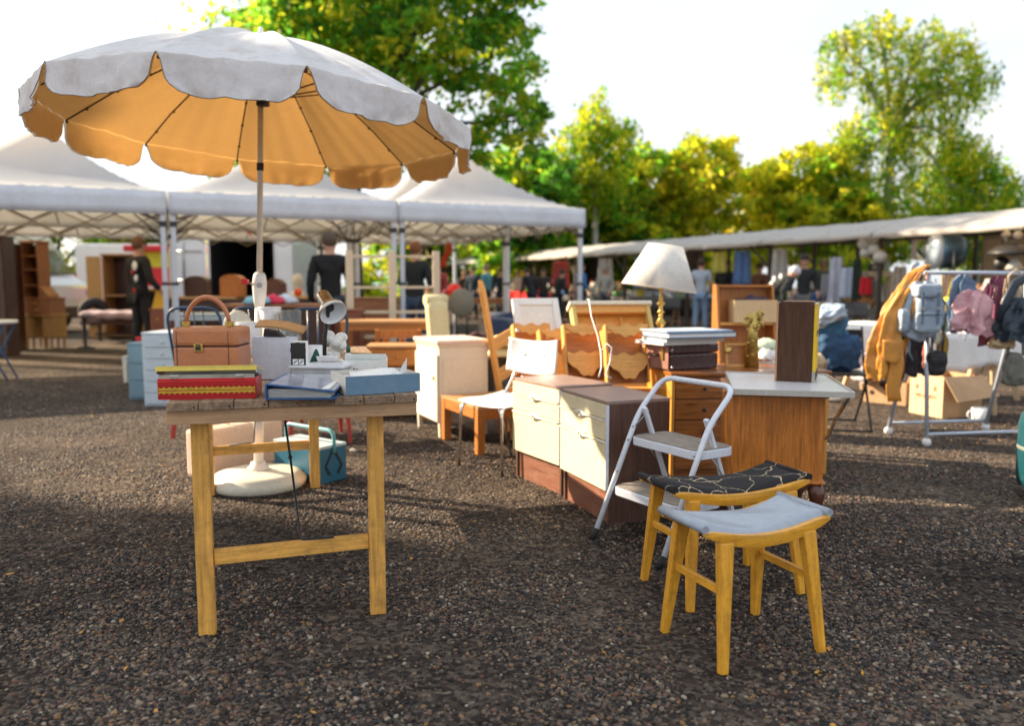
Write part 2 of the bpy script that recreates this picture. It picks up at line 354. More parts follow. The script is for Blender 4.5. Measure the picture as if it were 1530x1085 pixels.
# ------------------------------------------------------------------ trees
bark = mat('bark', (.07, .055, .04), .9, .4, 8, bump=.6, bs=12, grain=(3, 3, .8))
birchbark = mat('birch_bark', (.42, .40, .36), .8, .5, 6, bump=.3, grain=(1, 1, 6))
def leafmat(name, c, tc=None): return mat(name, c, .5, .2, 1.3, trans=.68, tcol=tc or tuple(min(1, x * 1.5) for x in c), spec=.3)
LG = leafmat('leaf_green', (.095, .25, .024), (.26, .58, .04)); LY = leafmat('leaf_yellow', (.58, .53, .03), (.90, .84, .05))
LD = leafmat('leaf_dark', (.030, .12, .025), (.10, .32, .03)); LO = leafmat('leaf_orange', (.62, .44, .04), (.92, .66, .05))
LB = leafmat('leaf_olive', (.26, .31, .018), (.52, .60, .03))
def leaves_mesh(name, pts, size, mats, mi, parent, down=0.0):
    n = len(pts); a = rng.normal(size=(n, 3)); a /= np.linalg.norm(a, axis=1)[:, None]
    b = rng.normal(size=(n, 3)); b[:, 2] -= down * 2; b -= (b * a).sum(1)[:, None] * a; b /= np.linalg.norm(b, axis=1)[:, None]
    c = np.cross(a, b); s = size * rng.uniform(.55, 1.25, size=(n, 1))
    v = np.empty((n, 4, 3)); v[:, 0] = pts - b * s; v[:, 1] = pts + c * s * .55 + a * s * .12; v[:, 2] = pts + b * s; v[:, 3] = pts - c * s * .55 + a * s * .12
    me = bpy.data.meshes.new(name); me.vertices.add(n * 4); me.vertices.foreach_set('co', v.ravel())
    me.loops.add(n * 4); me.loops.foreach_set('vertex_index', np.arange(n * 4)); me.polygons.add(n)
    me.polygons.foreach_set('loop_start', np.arange(n) * 4); me.polygons.foreach_set('loop_total', np.full(n, 4))
    for m in mats: me.materials.append(m)
    me.polygons.foreach_set('material_index', mi.astype(np.int32)); me.update(); me.validate()
    o = bpy.data.objects.new(name, me); C.objects.link(o); o.parent = parent; return o
def tree(label, x, y, blobs, n, size, mats, weights, trunk_h, r=.22, hang=0.0, bk=bark, group=None, lean=0.0, name='tree'):
    """blobs: (dx, dy, z, rx, ry, rz); clumps of leaves on twigs; limbs run to every blob."""
    t = E_(name, label, 'tree', (x, y, 0), group=group)
    tr = MB(); top = Vector((lean, 0, trunk_h))
    tr.tube([(0, 0, -.1), (lean * .15, .02, trunk_h * .35), (lean * .5, -.03, trunk_h * .7), top], [r * 1.25, r, r * .85, r * .7], 10)
    for dx, dy, z, rx, ry, rz in blobs:
        e = Vector((dx, dy, z)); mid = top.lerp(e, .5) + Vector((0, 0, .12 * (e - top).length))
        tr.tube([top - Vector((0, 0, .3)), mid, e, e + Vector((rng.normal() * .3, rng.normal() * .3, rz * .6))], [r * .55, r * .35, r * .2, r * .06], 7)
        for q in range(5):
            d = Vector(rng.normal(size=3)); d.z = abs(d.z) * .6; d.normalize()
            tr.tube([mid.lerp(e, .6), e + Vector((d.x * rx * .5, d.y * ry * .5, d.z * rz * .4)), e + Vector((d.x * rx * .95, d.y * ry * .95, d.z * rz * .85))], [r * .18, r * .10, r * .03], 5)
    tr.build('trunk', bk, t)
    vol = np.array([b[3] * b[4] * b[5] for b in blobs]) ** .8; vol /= vol.sum(); pts = []; mi = []
    for b, f in zip(blobs, vol):
        nn = int(n * f); per = 26 if not hang else 22; nc = max(6, nn // per)
        d = rng.normal(size=(nc, 3)); d /= np.linalg.norm(d, axis=1)[:, None]
        rad = rng.uniform(.25, 1.0, size=(nc, 1)) ** .45
        rad *= 1 + .22 * np.sin(d[:, :1] * 5 + b[0]) * np.cos(d[:, 2:3] * 6 + b[1])
        cc = np.array(b[:3]) + d * rad * np.array(b[3:6]); cm = rng.choice(len(mats), nc, p=np.array(weights) / sum(weights))
        cs = rng.uniform(.10, .30, size=(nc, 1)) * (b[3] ** .5) * .8
        for q in range(nc):
            if hang:
                ln = rng.uniform(.4, 1.0) * hang; tt = rng.uniform(0, 1, size=(per, 1)) ** 1.3
                p = cc[q] + rng.normal(size=(per, 3)) * (.10 + .05 * tt) + np.concatenate([rng.normal() * .22 * tt, rng.normal() * .1 * tt, -ln * tt], 1)
            else: p = cc[q] + rng.normal(size=(per, 3)) * cs[q] * np.array([1, 1, .6])
            pts.append(p); c = np.full(per, cm[q]); sw = rng.random(per) < .22; c[sw] = rng.choice(len(mats), sw.sum(), p=np.array(weights) / sum(weights)); mi.append(c)
    pts = np.concatenate(pts); mi = np.concatenate(mi); keep = pts[:, 2] > .2
    leaves_mesh('crown', pts[keep], size, mats, mi[keep], t, down=1.0 if hang else 0)
    return t
def rb(n, cx, cy, z0, z1, w, r0, r1):     # random blobs in a crown
    out = []
    for i in range(n):
        f = i / max(1, n - 1); z = z0 + (z1 - z0) * f; ww = w * (1 - .55 * f ** 1.5)
        a = rng.uniform(0, 6.28); q = rng.uniform(.25, 1) * ww; s = rng.uniform(r0, r1)
        out.append((cx + q * math.cos(a), cy + q * math.sin(a) * .8, z, s, s, s * rng.uniform(.6, .85)))
    return out
tree('tall green maple behind the white canopies, its crown above the cream parasol', -4.2, 21.5,
     [(-.6, 0, 7.6, 2.2, 2, 1.4), (1.6, -.5, 7.4, 2.0, 1.8, 1.3), (3.6, 0, 7.0, 1.5, 1.5, 1.1), (4.3, .3, 5.5, 1.1, 1.3, .9), (3.2, -.4, 9.3, 1.7, 1.5, 1.2), (.8, 0, 9.6, 2.2, 2, 1.3), (-1.6, 0, 9.6, 1.9, 2, 1.3), (2.9, .4, 5.0, 1.1, 1.1, .8), (4.3, -.2, 8.2, .9, .9, .9), (1.0, 0, 11.6, 2.2, 2, 1.5), (-2.4, .3, 6.9, 1.2, 1.3, .9), (-.6, .4, 5.6, 1.4, 1.3, .8), (1.2, .4, 4.8, 1.4, 1.3, .7)],
     27000, .125, [LG, LD, LB, LY], [5, 1.8, 2.6, .9], 4.2, .20, name='maple_tree')
tree('yellowing maple between the green maple and the parasol top', -7.2, 27,
     [(-.5, 0, 8.6, 2.6, 2, 2.0), (1.8, 0, 8.9, 2.2, 2, 1.9), (-1.8, 0, 6.2, 2.0, 2, 1.3), (.8, 0, 6.0, 2.3, 2, 1.3), (1.0, 0, 12, 2.2, 2, 1.6)], 12000, .15, [LY, LB, LG, LO], [4, 3, 2.5, .6], 4.6, .24, name='maple_tree')
tree('dark green tree rising directly behind the rightmost canopy', .8, 31, rb(9, 0, 0, 1.8, 5.6, 2.4, 1.1, 1.7), 15000, .16, [LG, LD, LB, LY], [4, 3, 2, .7], 2.0, .22)
tree('slender pale birch with drooping twigs beside the yellow maple row', 3.4, 33, [(0, 0, 8.0, .9, .9, 1.0), (-.8, 0, 6.8, 1.0, 1, .9), (.9, 0, 7.0, 1.0, 1, .9), (0, 0, 5.4, 1.5, 1.2, 1.1), (-1.7, .4, 5.8, .8, .8, .9)], 7000, .12, [LB, LG, LY], [4, 3, 2], 5.0, .14, hang=1.2, bk=birchbark, name='birch_tree')
tree('green shrubby tree under the slender birch', 3.6, 35, rb(8, 0, 0, 1.8, 5.2, 2.3, 1.1, 1.6), 12000, .17, [LG, LD, LB, LY], [3, 3, 2, 1], 2.0, .2)
tree('rounded olive tree between the slender birch and the yellow maples', 5.9, 36, rb(10, 0, 0, 1.4, 6.0, 2.6, 1.2, 1.7), 13000, .17, [LB, LG, LY, LD], [4, 3, 2, .8], 2.0, .2)
tree('bright yellow maple left of the pair beyond the stall roofs', 8.0, 37, rb(12, 0, 0, 2.0, 6.6, 2.9, 1.2, 1.8), 18000, .17, [LY, LO, LB, LG], [6, .3, 3.6, .8], 2.4, .24, name='maple_tree')
tree('golden maple right of the pair, nearer the tall birch', 12.6, 38, rb(12, 0, 0, 2.0, 6.4, 2.9, 1.2, 1.8), 17000, .17, [LY, LO, LB, LG], [5, .3, 4, 1], 2.4, .24, name='maple_tree')
tree('green and yellow tree filling the dip between the golden maple and the tall birch', 15.4, 37, rb(10, 0, 0, 1.6, 5.9, 2.4, 1.1, 1.6), 12000, .16, [LB, LY, LG], [4, 3, 2], 2.2, .2)
tree('tall drooping birch towering over the stall roofs', 17.2, 37,
     [(-.8, 0, 12.6, 1.6, 1.3, .8), (1.5, 0, 12.2, 1.8, 1.3, .9), (3.0, 0, 11.6, 1.2, 1.1, .7), (-2.2, 0, 10.8, 1.3, 1.2, .8), (-2.6, 0, 12.0, 1.0, 1.0, .6), (3.9, 0, 10.4, 1.0, 1.0, .7), (.4, 0, 10.4, 1.7, 1.5, 1.2), (2.3, 0, 9.8, 1.5, 1.4, 1.1), (-.6, 0, 8.2, 1.9, 1.5, 1.2), (1.8, 0, 7.8, 2.1, 1.6, 1.2), (-2.2, 0, 7.2, 1.5, 1.4, 1.2), (3.6, 0, 7.2, 1.3, 1.2, 1.0), (0, 0, 5.4, 2.6, 1.8, 1.3), (3.4, 0, 4.8, 2.2, 1.8, 1.3), (-2.2, 0, 4.4, 1.8, 1.6, 1.3)],
     27000, .11, [LB, LY, LG, LD], [4.5, 2.2, 2.6, 1.5], 8.5, .22, hang=1.5, bk=birchbark, name='birch_tree')
tree('dark green birch at the foot of the tall one on its right', 22.0, 38, [(-1.0, 0, 6.4, 1.6, 1.4, 1.1), (.6, 0, 5.6, 1.6, 1.4, 1.2), (1.6, 0, 4.2, 1.3, 1.3, 1.2), (-1.6, 0, 4.0, 2.0, 1.5, 1.2), (0, 0, 3.0, 2.4, 1.5, 1.0)], 12000, .13, [LG, LD, LB, LY], [4, 2.5, 2, 1], 4.5, .18, hang=1.0, bk=birchbark, name='birch_tree')
tree('olive green tree filling the gap at the right end of the tree row', 26.5, 38, rb(8, 0, 0, 1.6, 3.6, 2.6, 1.1, 1.5), 7000, .17, [LB, LG, LY], [4, 3, 1], 2, .2)
for i, (x, y, h) in enumerate([(-30, 40, 7), (-24, 42, 7.5), (-18.5, 41, 5.2), (-13, 39, 5.0), (-3.4, 38, 5.4)]):
    tree(['green tree far off behind the grey van', 'leafy tree seen in the gap right of the grey van', 'low leafy tree behind the white box truck', 'bushy tree behind the red and yellow kiosk', 'leafy tree seen between the tree trunks under the canopies'][i],
         x, y, rb(10, 0, 0, .9, h - 1, 3.4, 1.3, 2.0), 9000, .2, [LG, LB, LY, LD], [3, 3, 2.4, 1], 2, .22, group='trees along the far side of the market')
for i, (x, y, rr_) in enumerate([(-6.6, 23.5, .17), (-6.0, 25.0, .20), (-4.9, 24.6, .13)]):
    t = E_('tree', ['slim leaning trunk left of the stall backs', 'thick dark trunk behind the black sweater', 'thin straight trunk seen through the white door frame'][i], 'tree', (x, y, 0))
    MB().tube([(0, 0, -.1), (.05 * (i - 1), 0, 2), (.3 * (i - 1), .1, 5), (.5 * (i - 1), 0, 7.5)], [rr_, rr_ * .85, rr_ * .6, .03], 9).build('trunk', bark, t)
    p = rng.normal(size=(1500, 3)) * np.array([1.2, 1.2, .8]) + np.array([.4 * (i - 1), 0, 7.2]); leaves_mesh('crown', p, .12, [LG, LB, LY], rng.integers(0, 3, 1500), t)
# unseen tree added left of frame, crown shaped along the sun for foreground shade
_sx, _sy = math.sin(R(SUN_AZ)), math.cos(R(SUN_AZ))
tree('unseen tree added left of the camera to shade the near gravel', -21, 10.05, [(_sx * a_ + _sy * b_, _sy * a_ - _sx * b_, z, 1.15, 1.15, 1.2) for z in (9.2, 10.8, 12.4, 14.0, 15.4) for a_, b_ in ((-1.3, -.45), (0, .55), (1.3, -.35))], 15000, .22, [LG, LB], [3, 2], 3.6, .3, name='tree')

# ------------------------------------------------------------------ white canopies
tentw = mat('canopy_cloth', (.80, .86, .95), .7, .06, 2.5, dirt=.25, dcol=(.42, .40, .40), ds=1.3, trans=.56, tcol=(1.0, .88, .64), bump=.5, bs=3)
tentf = mat('valance_cloth', (.74, .78, .86), .7, .08, 2.5, dirt=.3, dcol=(.45, .43, .45), ds=3, bump=.35, bs=4, trans=.15)
alu = mat('grey_alu', (.55, .59, .66), .4, .06, 5, metal=.3); dmet = mat('dark_metal', (.04, .04, .045), .45, .1, 5, metal=.5)
ta = math.atan2(.40, .917); td = Vector((.917, .40, 0)); tn = Vector((-.40, .917, 0)); T0 = Vector((1.15, 12.6, 0))
def gazebo(label):
    t = E_('canopy_tent', label, 'canopy', (0, 0, 0), group='white pop-up canopies')
    W, EH, PH = 2.98, 2.33, 3.3
    def roof(u, v):
        x, y = u * 2 - 1, v * 2 - 1; r = max(abs(x), abs(y)); k = abs(abs(x) - abs(y))
        return (x * W / 2, y * W / 2, EH + (PH - EH) * (1 - r) ** 1.45 - .05 * k * r * (1 - r) * 4 * .5)
    MB().grid(24, 24, roof).build('roof_cloth', tentw, t)
    for k in range(4):
        m = rotz(k * math.pi / 2)
        MB().grid(30, 3, lambda u, v: ((u - .5) * W, -W / 2 - .012 - .012 * math.sin(u * 23 + k) * v, EH - .005 - .29 * v - .012 * math.sin(u * 3.14) * v), M=m).build('valance', tentf, t, solid=.003)
    for sx in (-1, 1):
        for sy in (-1, 1):
            a = sx * (W / 2 - .05), sy * (W / 2 - .05)
            lg = MB().box(a[0] - .03, a[0] + .03, a[1] - .03, a[1] + .03, .01, EH - .03).build('leg', alu, t, bevel=.006)
            MB().box(a[0] - .055, a[0] + .055, a[1] - .055, a[1] + .055, 0, .012).build('foot_plate', alu, lg)
            MB().box(a[0] - .04, a[0] + .04, a[1] - .04, a[1] + .04, 1.14, 1.18).build('height_clip', dmet, lg, bevel=.004)
            MB().box(a[0] - .042, a[0] + .042, a[1] - .042, a[1] + .042, 1.88, 1.95).build('slider', dmet, lg, bevel=.004)
    for k in range(4):
        m = MB(); y = -W / 2 + .06; xs = np.linspace(-W / 2 + .08, W / 2 - .08, 5)
        for i in range(4):
            for z0, z1 in ((EH - .06, EH - .40), (EH - .40, EH - .06)): m.beam((xs[i], y + (.012 if z0 > z1 else 0), z0), (xs[i + 1], y + (.012 if z0 > z1 else 0), z1), .010, .020)
        o = m.build('scissor_truss', mat('truss_brown', (.16, .13, .10), .5, .1, 5), t); o.rotation_euler = (0, 0, k * math.pi / 2)
    m = MB()
    for k in range(4):
        a = k * math.pi / 2 + math.pi / 4; c, s_ = math.cos(a), math.sin(a); q = W / 2 * .95 * 1.414
        m.beam((c * q, s_ * q, EH - .1), (c * .12, s_ * .12, PH - .45), .016, .03); m.beam((c * q, s_ * q, EH - .42), (c * q * .5, s_ * q * .5, EH + .2), .014, .022)
        b = k * math.pi / 2; c, s_ = math.cos(b), math.sin(b); m.beam((c * W * .47, s_ * W * .47, EH - .25), (c * .1, s_ * .1, PH - .75), .014, .03); m.beam((c * W * .47, s_ * W * .47, EH - .08), (c * .1, s_ * .1, PH - .55), .014, .03)
    m.build('roof_truss', dmet, t)
    MB().lathe([(.03, PH - .85), (.03, PH - .05), (.06, PH - .03), (0, PH - .01)], 10).build('centre_pole', alu, t)
    return t
gz = gazebo('white canopy tent on the left with the van and wardrobes behind it')
tl = [['rightmost of the front row of white canopy tents', 'middle tent of the front row of white canopies, partly behind the parasol', 'left tent of the front row of white canopies with the frame cutting it'],
      ['rightmost tent of the back row of white canopies', 'middle tent of the back row of white canopies', 'left tent of the back row of white canopies']]
first = True
for j in range(2):
    for i in range(3):
        c = T0 - td * (3.0 * i + 1.5) + tn * (3.02 * j + 1.5); z = 0
        if first: o = gz; o.location = c; o.rotation_euler = (0, 0, ta); first = False
        else: o = dup(gz, c, ta)
        o['label'] = tl[j][i]
t4 = dup(gz, T0 - td * 10.55 + tn * 1.5, ta); t4['label'] = 'white canopy tent whose edge is just at the left border of the photo'

# ------------------------------------------------------------------ market stall row on the right
awn = mat('awning_cloth', (.74, .73, .71), .8, .1, 2, dirt=.35, dcol=(.38, .33, .28), ds=2, bump=.4, bs=4, trans=.42, tcol=(.85, .66, .46))
dkw = wood('dark_timber', (.06, .045, .035), .7, .4, 'z'); tarp = mat('tarp_cloth', (.48, .40, .29), .8, .15, 2, dirt=.3, dcol=(.22, .18, .14), ds=2, bump=.6, bs=3, trans=.2, tcol=(.5, .4, .26))
SA = Vector((8.1, 12.6, 0)); sdir = Vector((-.417, .909, 0)).normalized(); snb = Vector((.909, .417, 0)); sang = math.atan2(sdir.y, sdir.x)
def stall():                              # local x runs along the row (away from the camera), y towards the aisle (left side of x is -snb -> +y)
    t = E_('market_stall', '', 'stall', (0, 0, 0), group='timber market stalls under the long white awning')
    prof = [(0, 2.12), (-.10, 2.17), (-.6, 2.33), (-1.15, 2.46), (-1.9, 2.44), (-2.6, 2.36), (-3.2, 2.25)]
    def f(u, v):
        q = v * (len(prof) - 1); i = min(int(q), len(prof) - 2); w_ = q - i; y = prof[i][0] * (1 - w_) + prof[i + 1][0] * w_; z = prof[i][1] * (1 - w_) + prof[i + 1][1] * w_
        return (u * 3.0, y, z - .014 * math.sin(u * math.pi) + .008 * math.sin(u * 19 + v * 4))
    MB().grid(24, 12, f).build('awning', awn, t)
    MB().grid(24, 2, lambda u, v: (u * 3.0, .012 + .01 * math.sin(u * 31), 2.12 - .014 * math.sin(u * math.pi) - .09 * v + .006 * math.sin(u * 17))).build('valance', awn, t, solid=.004)
    for x in (.06,):
        for y, h in ((-.35, 2.2), (-1.7, 2.42), (-3.1, 2.22)): MB().beam((x, y, 0), (x, y, h), .07, .07).build('post', dkw, t, bevel=.005)
        MB().beam((x + .05, .0, 2.06), (x + .05, -1.2, 2.4), .05, .08).build('rafter', dkw, t)
        MB().beam((x + .05, -1.2, 2.4), (x + .05, -3.2, 2.2), .05, .08).build('rafter', dkw, t)
        MB().beam((x, -.35, 1.5), (x + .75, -.35, 2.14), .045, .045).build('brace', dkw, t); MB().beam((x, -1.7, 1.6), (x + .8, -1.7, 2.36), .045, .045).build('brace', dkw, t)
    for y, z in ((-.35, 2.17), (-1.7, 2.38), (-3.1, 2.18)): MB().beam((0, y, z), (3.0, y, z), .05, .07).build('rail', dkw, t)
    return t
st0 = stall()
names = ['stall nearest the right border, floodlight and lamps hanging in it', 'stall with clothes hanging behind the brown clock', 'stall behind the black folding chair', 'stall where the bent white-haired figure stands', 'stall behind the man in blue jeans', 'stall right behind the white lamp shade', 'stall behind the slatted timber headboards', 'stall behind the two right canopy poles', 'farthest stall but one at the left end of the long awning', 'farthest stall at the left end of the long awning']
for i in range(-1, 9):
    p = SA + sdir * (3.02 * i)
    o = st0 if i == -1 else dup(st0, p, sang)
    o.location = p; o.rotation_euler = (0, 0, sang); o['label'] = names[i + 1]
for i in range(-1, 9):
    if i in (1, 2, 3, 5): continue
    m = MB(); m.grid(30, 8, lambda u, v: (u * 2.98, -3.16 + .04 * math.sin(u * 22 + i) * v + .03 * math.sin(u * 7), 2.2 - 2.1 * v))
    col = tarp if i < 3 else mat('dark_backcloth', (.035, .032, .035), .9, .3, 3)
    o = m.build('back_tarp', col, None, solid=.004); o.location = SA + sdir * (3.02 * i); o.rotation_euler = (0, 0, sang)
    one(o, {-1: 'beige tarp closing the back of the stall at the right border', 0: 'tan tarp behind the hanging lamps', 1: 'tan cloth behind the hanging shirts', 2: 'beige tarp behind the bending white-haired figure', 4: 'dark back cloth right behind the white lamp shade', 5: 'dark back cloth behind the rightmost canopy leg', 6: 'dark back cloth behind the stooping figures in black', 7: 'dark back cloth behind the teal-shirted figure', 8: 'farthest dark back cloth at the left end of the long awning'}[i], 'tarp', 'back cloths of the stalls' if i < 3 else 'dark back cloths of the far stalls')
# ------------------------------------------------------------------ shared materials
ow = dict(dirt=.5, dcol=(.12, .06, .02), ds=9)
oak_y = wood('honey_wood', (.84, .43, .09), .48, .38, 'z', dirt=.5, dcol=(.17, .09, .04), ds=11, edge=(.30, .15, .05)); oak_x = wood('honey_wood', (.84, .43, .09), .48, .38, 'x', dirt=.5, dcol=(.17, .09, .04), ds=11, edge=(.30, .15, .05))
ch_z = wood('bright_honey_wood', (.84, .40, .035), .36, .28, 'z', dirt=.4, dcol=(.26, .11, .025), ds=22, coat=.3, edge=(.30, .15, .05)); ch_x = wood('bright_honey_wood', (.84, .40, .035), .36, .28, 'x', dirt=.4, dcol=(.26, .11, .025), ds=22, coat=.3, edge=(.30, .15, .05))
plankm = wood('weathered_plank', (.30, .20, .125), .75, .45, 'y', dirt=.6, dcol=(.10, .07, .05), ds=18, rnd=.22, bump=.5)
apronm = wood('pale_apron_wood', (.50, .30, .16), .6, .25, 'x', dirt=.35, dcol=(.2, .13, .08), ds=12)
redw = wood('orange_wood', (.46, .17, .035), .4, .3, 'x', rnd=.08); redwz = wood('orange_wood', (.46, .17, .035), .4, .3, 'z', rnd=.08)
teak = wood('teak_veneer', (.60, .20, .028), .38, .5, 'z', coat=.2, dirt=.3, dcol=(.30, .08, .015), ds=5, edge=(.62, .34, .12)); teakx = wood('teak_edge', (.42, .15, .03), .5, .4, 'x', dirt=.5, dcol=(.6, .35, .2), ds=20)
waln = wood('walnut_laminate', (.115, .055, .038), .45, .35, 'z', edge=(.34, .22, .15)); walnt = wood('walnut_top', (.30, .20, .165), .42, .18, 'x', dirt=.2, dcol=(.4, .3, .27), edge=(.42, .32, .26)); walk = wood('walnut_kick', (.22, .085, .048), .5, .3, 'x', dirt=.3, dcol=(.35, .25, .2), ds=8, edge=(.36, .20, .13))
cream = mat('cream_laminate', (.76, .69, .47), .4, .10, 3, dirt=.25, dcol=(.5, .42, .25), edge=(.34, .24, .14)); creamp = mat('cream_paint', (.74, .70, .58), .45, .05, 5, dirt=.12, dcol=(.4, .35, .25), edge=(.34, .27, .18))
whitep = mat('white_paint', (.80, .80, .78), .35, .04, 5, dirt=.08, dcol=(.45, .42, .38)); whitel = mat('white_lacquer', (.70, .75, .84), .28, .03, 5, dirt=.06, dcol=(.4, .4, .42), coat=.3)
lampw = mat('shade_cloth', (.82, .80, .76), .7, .03, 6, trans=.25); chrome = mat('chrome', (.75, .75, .76), .18, .05, 5, metal=1); brass = mat('brass', (.62, .42, .12), .3, .15, 20, metal=1)
gold = mat('gilt', (.58, .42, .12), .4, .3, 25, metal=.8, dirt=.4, dcol=(.12, .08, .03), ds=30)
blackp = mat('black_plastic', (.02, .02, .022), .45, .1, 5); black_r = mat('black_rubber', (.015, .015, .016), .7, .1, 5); steel = mat('dull_steel', (.42, .42, .42), .35, .2, 10, metal=1)
whitec = mat('white_plastic', (.82, .82, .83), .35, .03, 5); paper = mat('paper', (.80, .80, .78), .8, .05, 10); card = mat('cardboard', (.50, .32, .18), .85, .12, 6); cardl = mat('pale_cardboard', (.66, .48, .28), .85, .08, 6)
glassm = mat('clear_glass', (.9, .95, .95), .05, .01, 5, alpha=.1)
BLUEM = mat('pale_blue_metal', (.52, .61, .68), .4, .05, 4, dirt=.1, dcol=(.3, .35, .4)); GREYM = mat('grey_blue_metal', (.17, .27, .33), .45, .08, 4)

# ------------------------------------------------------------------ parasol
def umbrella():
    t = E_('parasol', 'large cream parasol with scalloped valance on a white pole through the plank table', 'parasol', (-1.45, 4.47, 0))
    O = Vector((-1.45, 4.47, 0)); cen = Vector((-1.315, 4.319, 2.0)); RR, tx, ty, ph = 1.10, -.0391, -.0511, .4537; N = 12; AH = .44
    clo = mat('parasol_cloth', (.84, .90, .96), .75, .09, 3, dirt=.6, dcol=(.44, .39, .35), ds=6.5, trans=.32, tcol=(.98, .96, .92), bump=.55, bs=5)
    lin = mat('parasol_lining', (.62, .36, .12), .8, .12, 4, dirt=.2, dcol=(.5, .27, .1), ds=6, trans=.5, tcol=(.76, .47, .17), bump=.5, bs=6)
    hem = mat('hem', (.30, .25, .2), .8, .1, 5); ribm = mat('rib_metal', (.12, .07, .04), .5, .1, 5)
    ang = lambda i: math.pi + ph + i * math.pi / 6
    def P(i, f, off=0.0):                 # i: fractional rib index, f: 0 apex .. 1 rim
        i0 = math.floor(i); u = i - i0; a, b = ang(i0), ang(i0 + 1)
        x = (math.cos(a) * (1 - u) + math.cos(b) * u) * RR * f; y = (math.sin(a) * (1 - u) + math.sin(b) * u) * RR * f
        z = AH * (1 - f ** 1.55) - .026 * math.sin(math.pi * u) * math.sin(math.pi * min(1, f)) + (.004 * math.sin(u * 25 + i0 * 2.1 + f * 5) + .010 * mnoise.noise(Vector((x * 4, y * 4, 3.3)))) * f * math.sin(math.pi * u) + tx * x + ty * y + off
        return cen + Vector((x, y, z)) - O
    for i in range(N):
        MB().grid(20, 18, lambda u, v: P(i + u, .03 + .97 * v)).build('canopy_panel', clo, t)
        MB().grid(20, 18, lambda u, v: P(i + u, .03 + .96 * v, -.010)).build('lining_panel', lin, t)
        rng_ = random.Random(i); fl = [rng_.uniform(-.015, .03) for _ in range(4)]; ln = .15 + rng_.uniform(-.010, .016)
        def val(off):
            def f(u, v):
                w_ = 1 - (.12 + .05 * (i % 3 == 0)) * v ** .6 - .16 * max(0, v - .62) ** 2 / .1444; uu = .5 + (u - .5) * w_; a = P(i + uu, 1.0); am = ang(i + .5); n_ = Vector((math.cos(am), math.sin(am), 0))
                vv = v * (1 - .10 * abs(2 * u - 1) ** 6)
                r_ = .004 * math.sin(u * 17 + i) * v + .014 * math.sin(u * 7 + 2 * i) * v + .005 * math.sin(u * 33 + 3 * i) * v * v + .012 * mnoise.noise(Vector((u * 6, v * 3, i * 3.1))) * v + fl[0] * v * (u - .5) + fl[1] * v * .5
                return a + n_ * (r_ + off + .012 * v) + Vector((0, 0, -ln * vv))
            return f
        vo = MB().grid(28, 10, val(.004)).build('valance', clo, t)
        MB().grid(28, 10, val(-.003)).build('valance_lining', lin, vo)
        f = val(.006); e = [f(0, k / 6) for k in range(7)] + [f(k / 14, 1) for k in range(1, 14)] + [f(1, 1 - k / 6) for k in range(7)]
        MB().tube(e, .0022, 4).build('hem', hem, vo)
        rib = MB().tube([P(i, .04, -.022), P(i, .4, -.022), P(i, .75, -.02), P(i, .99, -.016)], .0045, 6).build('rib', ribm, t)
        m = MB()
        for f_ in (.55, .72, .88, .985): m.ball(P(i, f_, -.026), .010, (1, 1, .8), 6, 4)
        m.build('rib_clip', ribm, rib)
        MB().beam(P(i, .46, -.025), cen - O + Vector((.0, .0, .12)), .010, .006).build('strut', ribm, t)
    top = cen - O + Vector((0, 0, AH)); low = Vector((0, 0, .05)); d = (top - low)
    at = lambda z: low + d * ((z - low.z) / d.z)
    MB().lathe([(0, 0), (.245, 0), (.262, .012), (.268, .04), (.258, .058), (.245, .064), (.24, .076), (.20, .088), (.09, .096), (.05, .10), (.05, .098), (.0, .098)], 40).build('base', mat('cream_base', (.72, .68, .55), .5, .08, 3, dirt=.35, dcol=(.3, .25, .2), ds=6), t)
    MB().lathe([(.062, .098), (.060, .11), (.045, .118), (.040, .14), (.0, .14)], 20).build('pole_socket', whitep, t)
    MB().tube([at(.10), at(.60)], .027, 14).build('lower_pole', whitep, t)
    MB().tube([at(.6), at(1.02)], .024, 14).build('middle_pole', whitep, t)
    jt = MB(); jt.tube([at(1.0), at(1.06), at(1.10), at(1.16), at(1.20), at(1.215)], [.020, .033, .038, .040, .034, .024], 14, flat=.8)
    jo = jt.build('tilt_joint', whitep, t)
    c = at(1.145)
    MB().tube([c + Vector((.010, -.028, 0)), c + Vector((.010, -.044, 0))], .014, 12).build('bolt', steel, jo)
    MB().tube([c + Vector((-.02, -.036, .004)), c + Vector((-.055, -.04, .018))], .006, 6).build('handle_stem', steel, jo)
    MB().beam(c + Vector((-.048, -.04, .018)), c + Vector((-.082, -.042, .024)), .028, .026, w2=(.040, .030)).build('red_knob', mat('red_plastic', (.62, .02, .02), .35, .05, 5), jo, bevel=.004)
    MB().tube([at(1.2), at(2.42)], .0155, 12).build('upper_pole', mat('pole_white', (.74, .70, .62), .4, .08, 6, dirt=.2, dcol=(.4, .3, .2)), t)
    MB().tube([at(1.76), at(1.80)], .019, 12).build('pole_collar', blackp, t)
    MB().tube([cen - O + Vector((0, 0, .09)), cen - O + Vector((0, 0, .15))], .035, 12).build('runner', blackp, t)
    MB().lathe([(.05, 0), (.045, .02), (.015, .035), (.01, .06), (0, .065)], 14, c=top - Vector((0, 0, .01))).build('finial', clo, t)
umbrella()

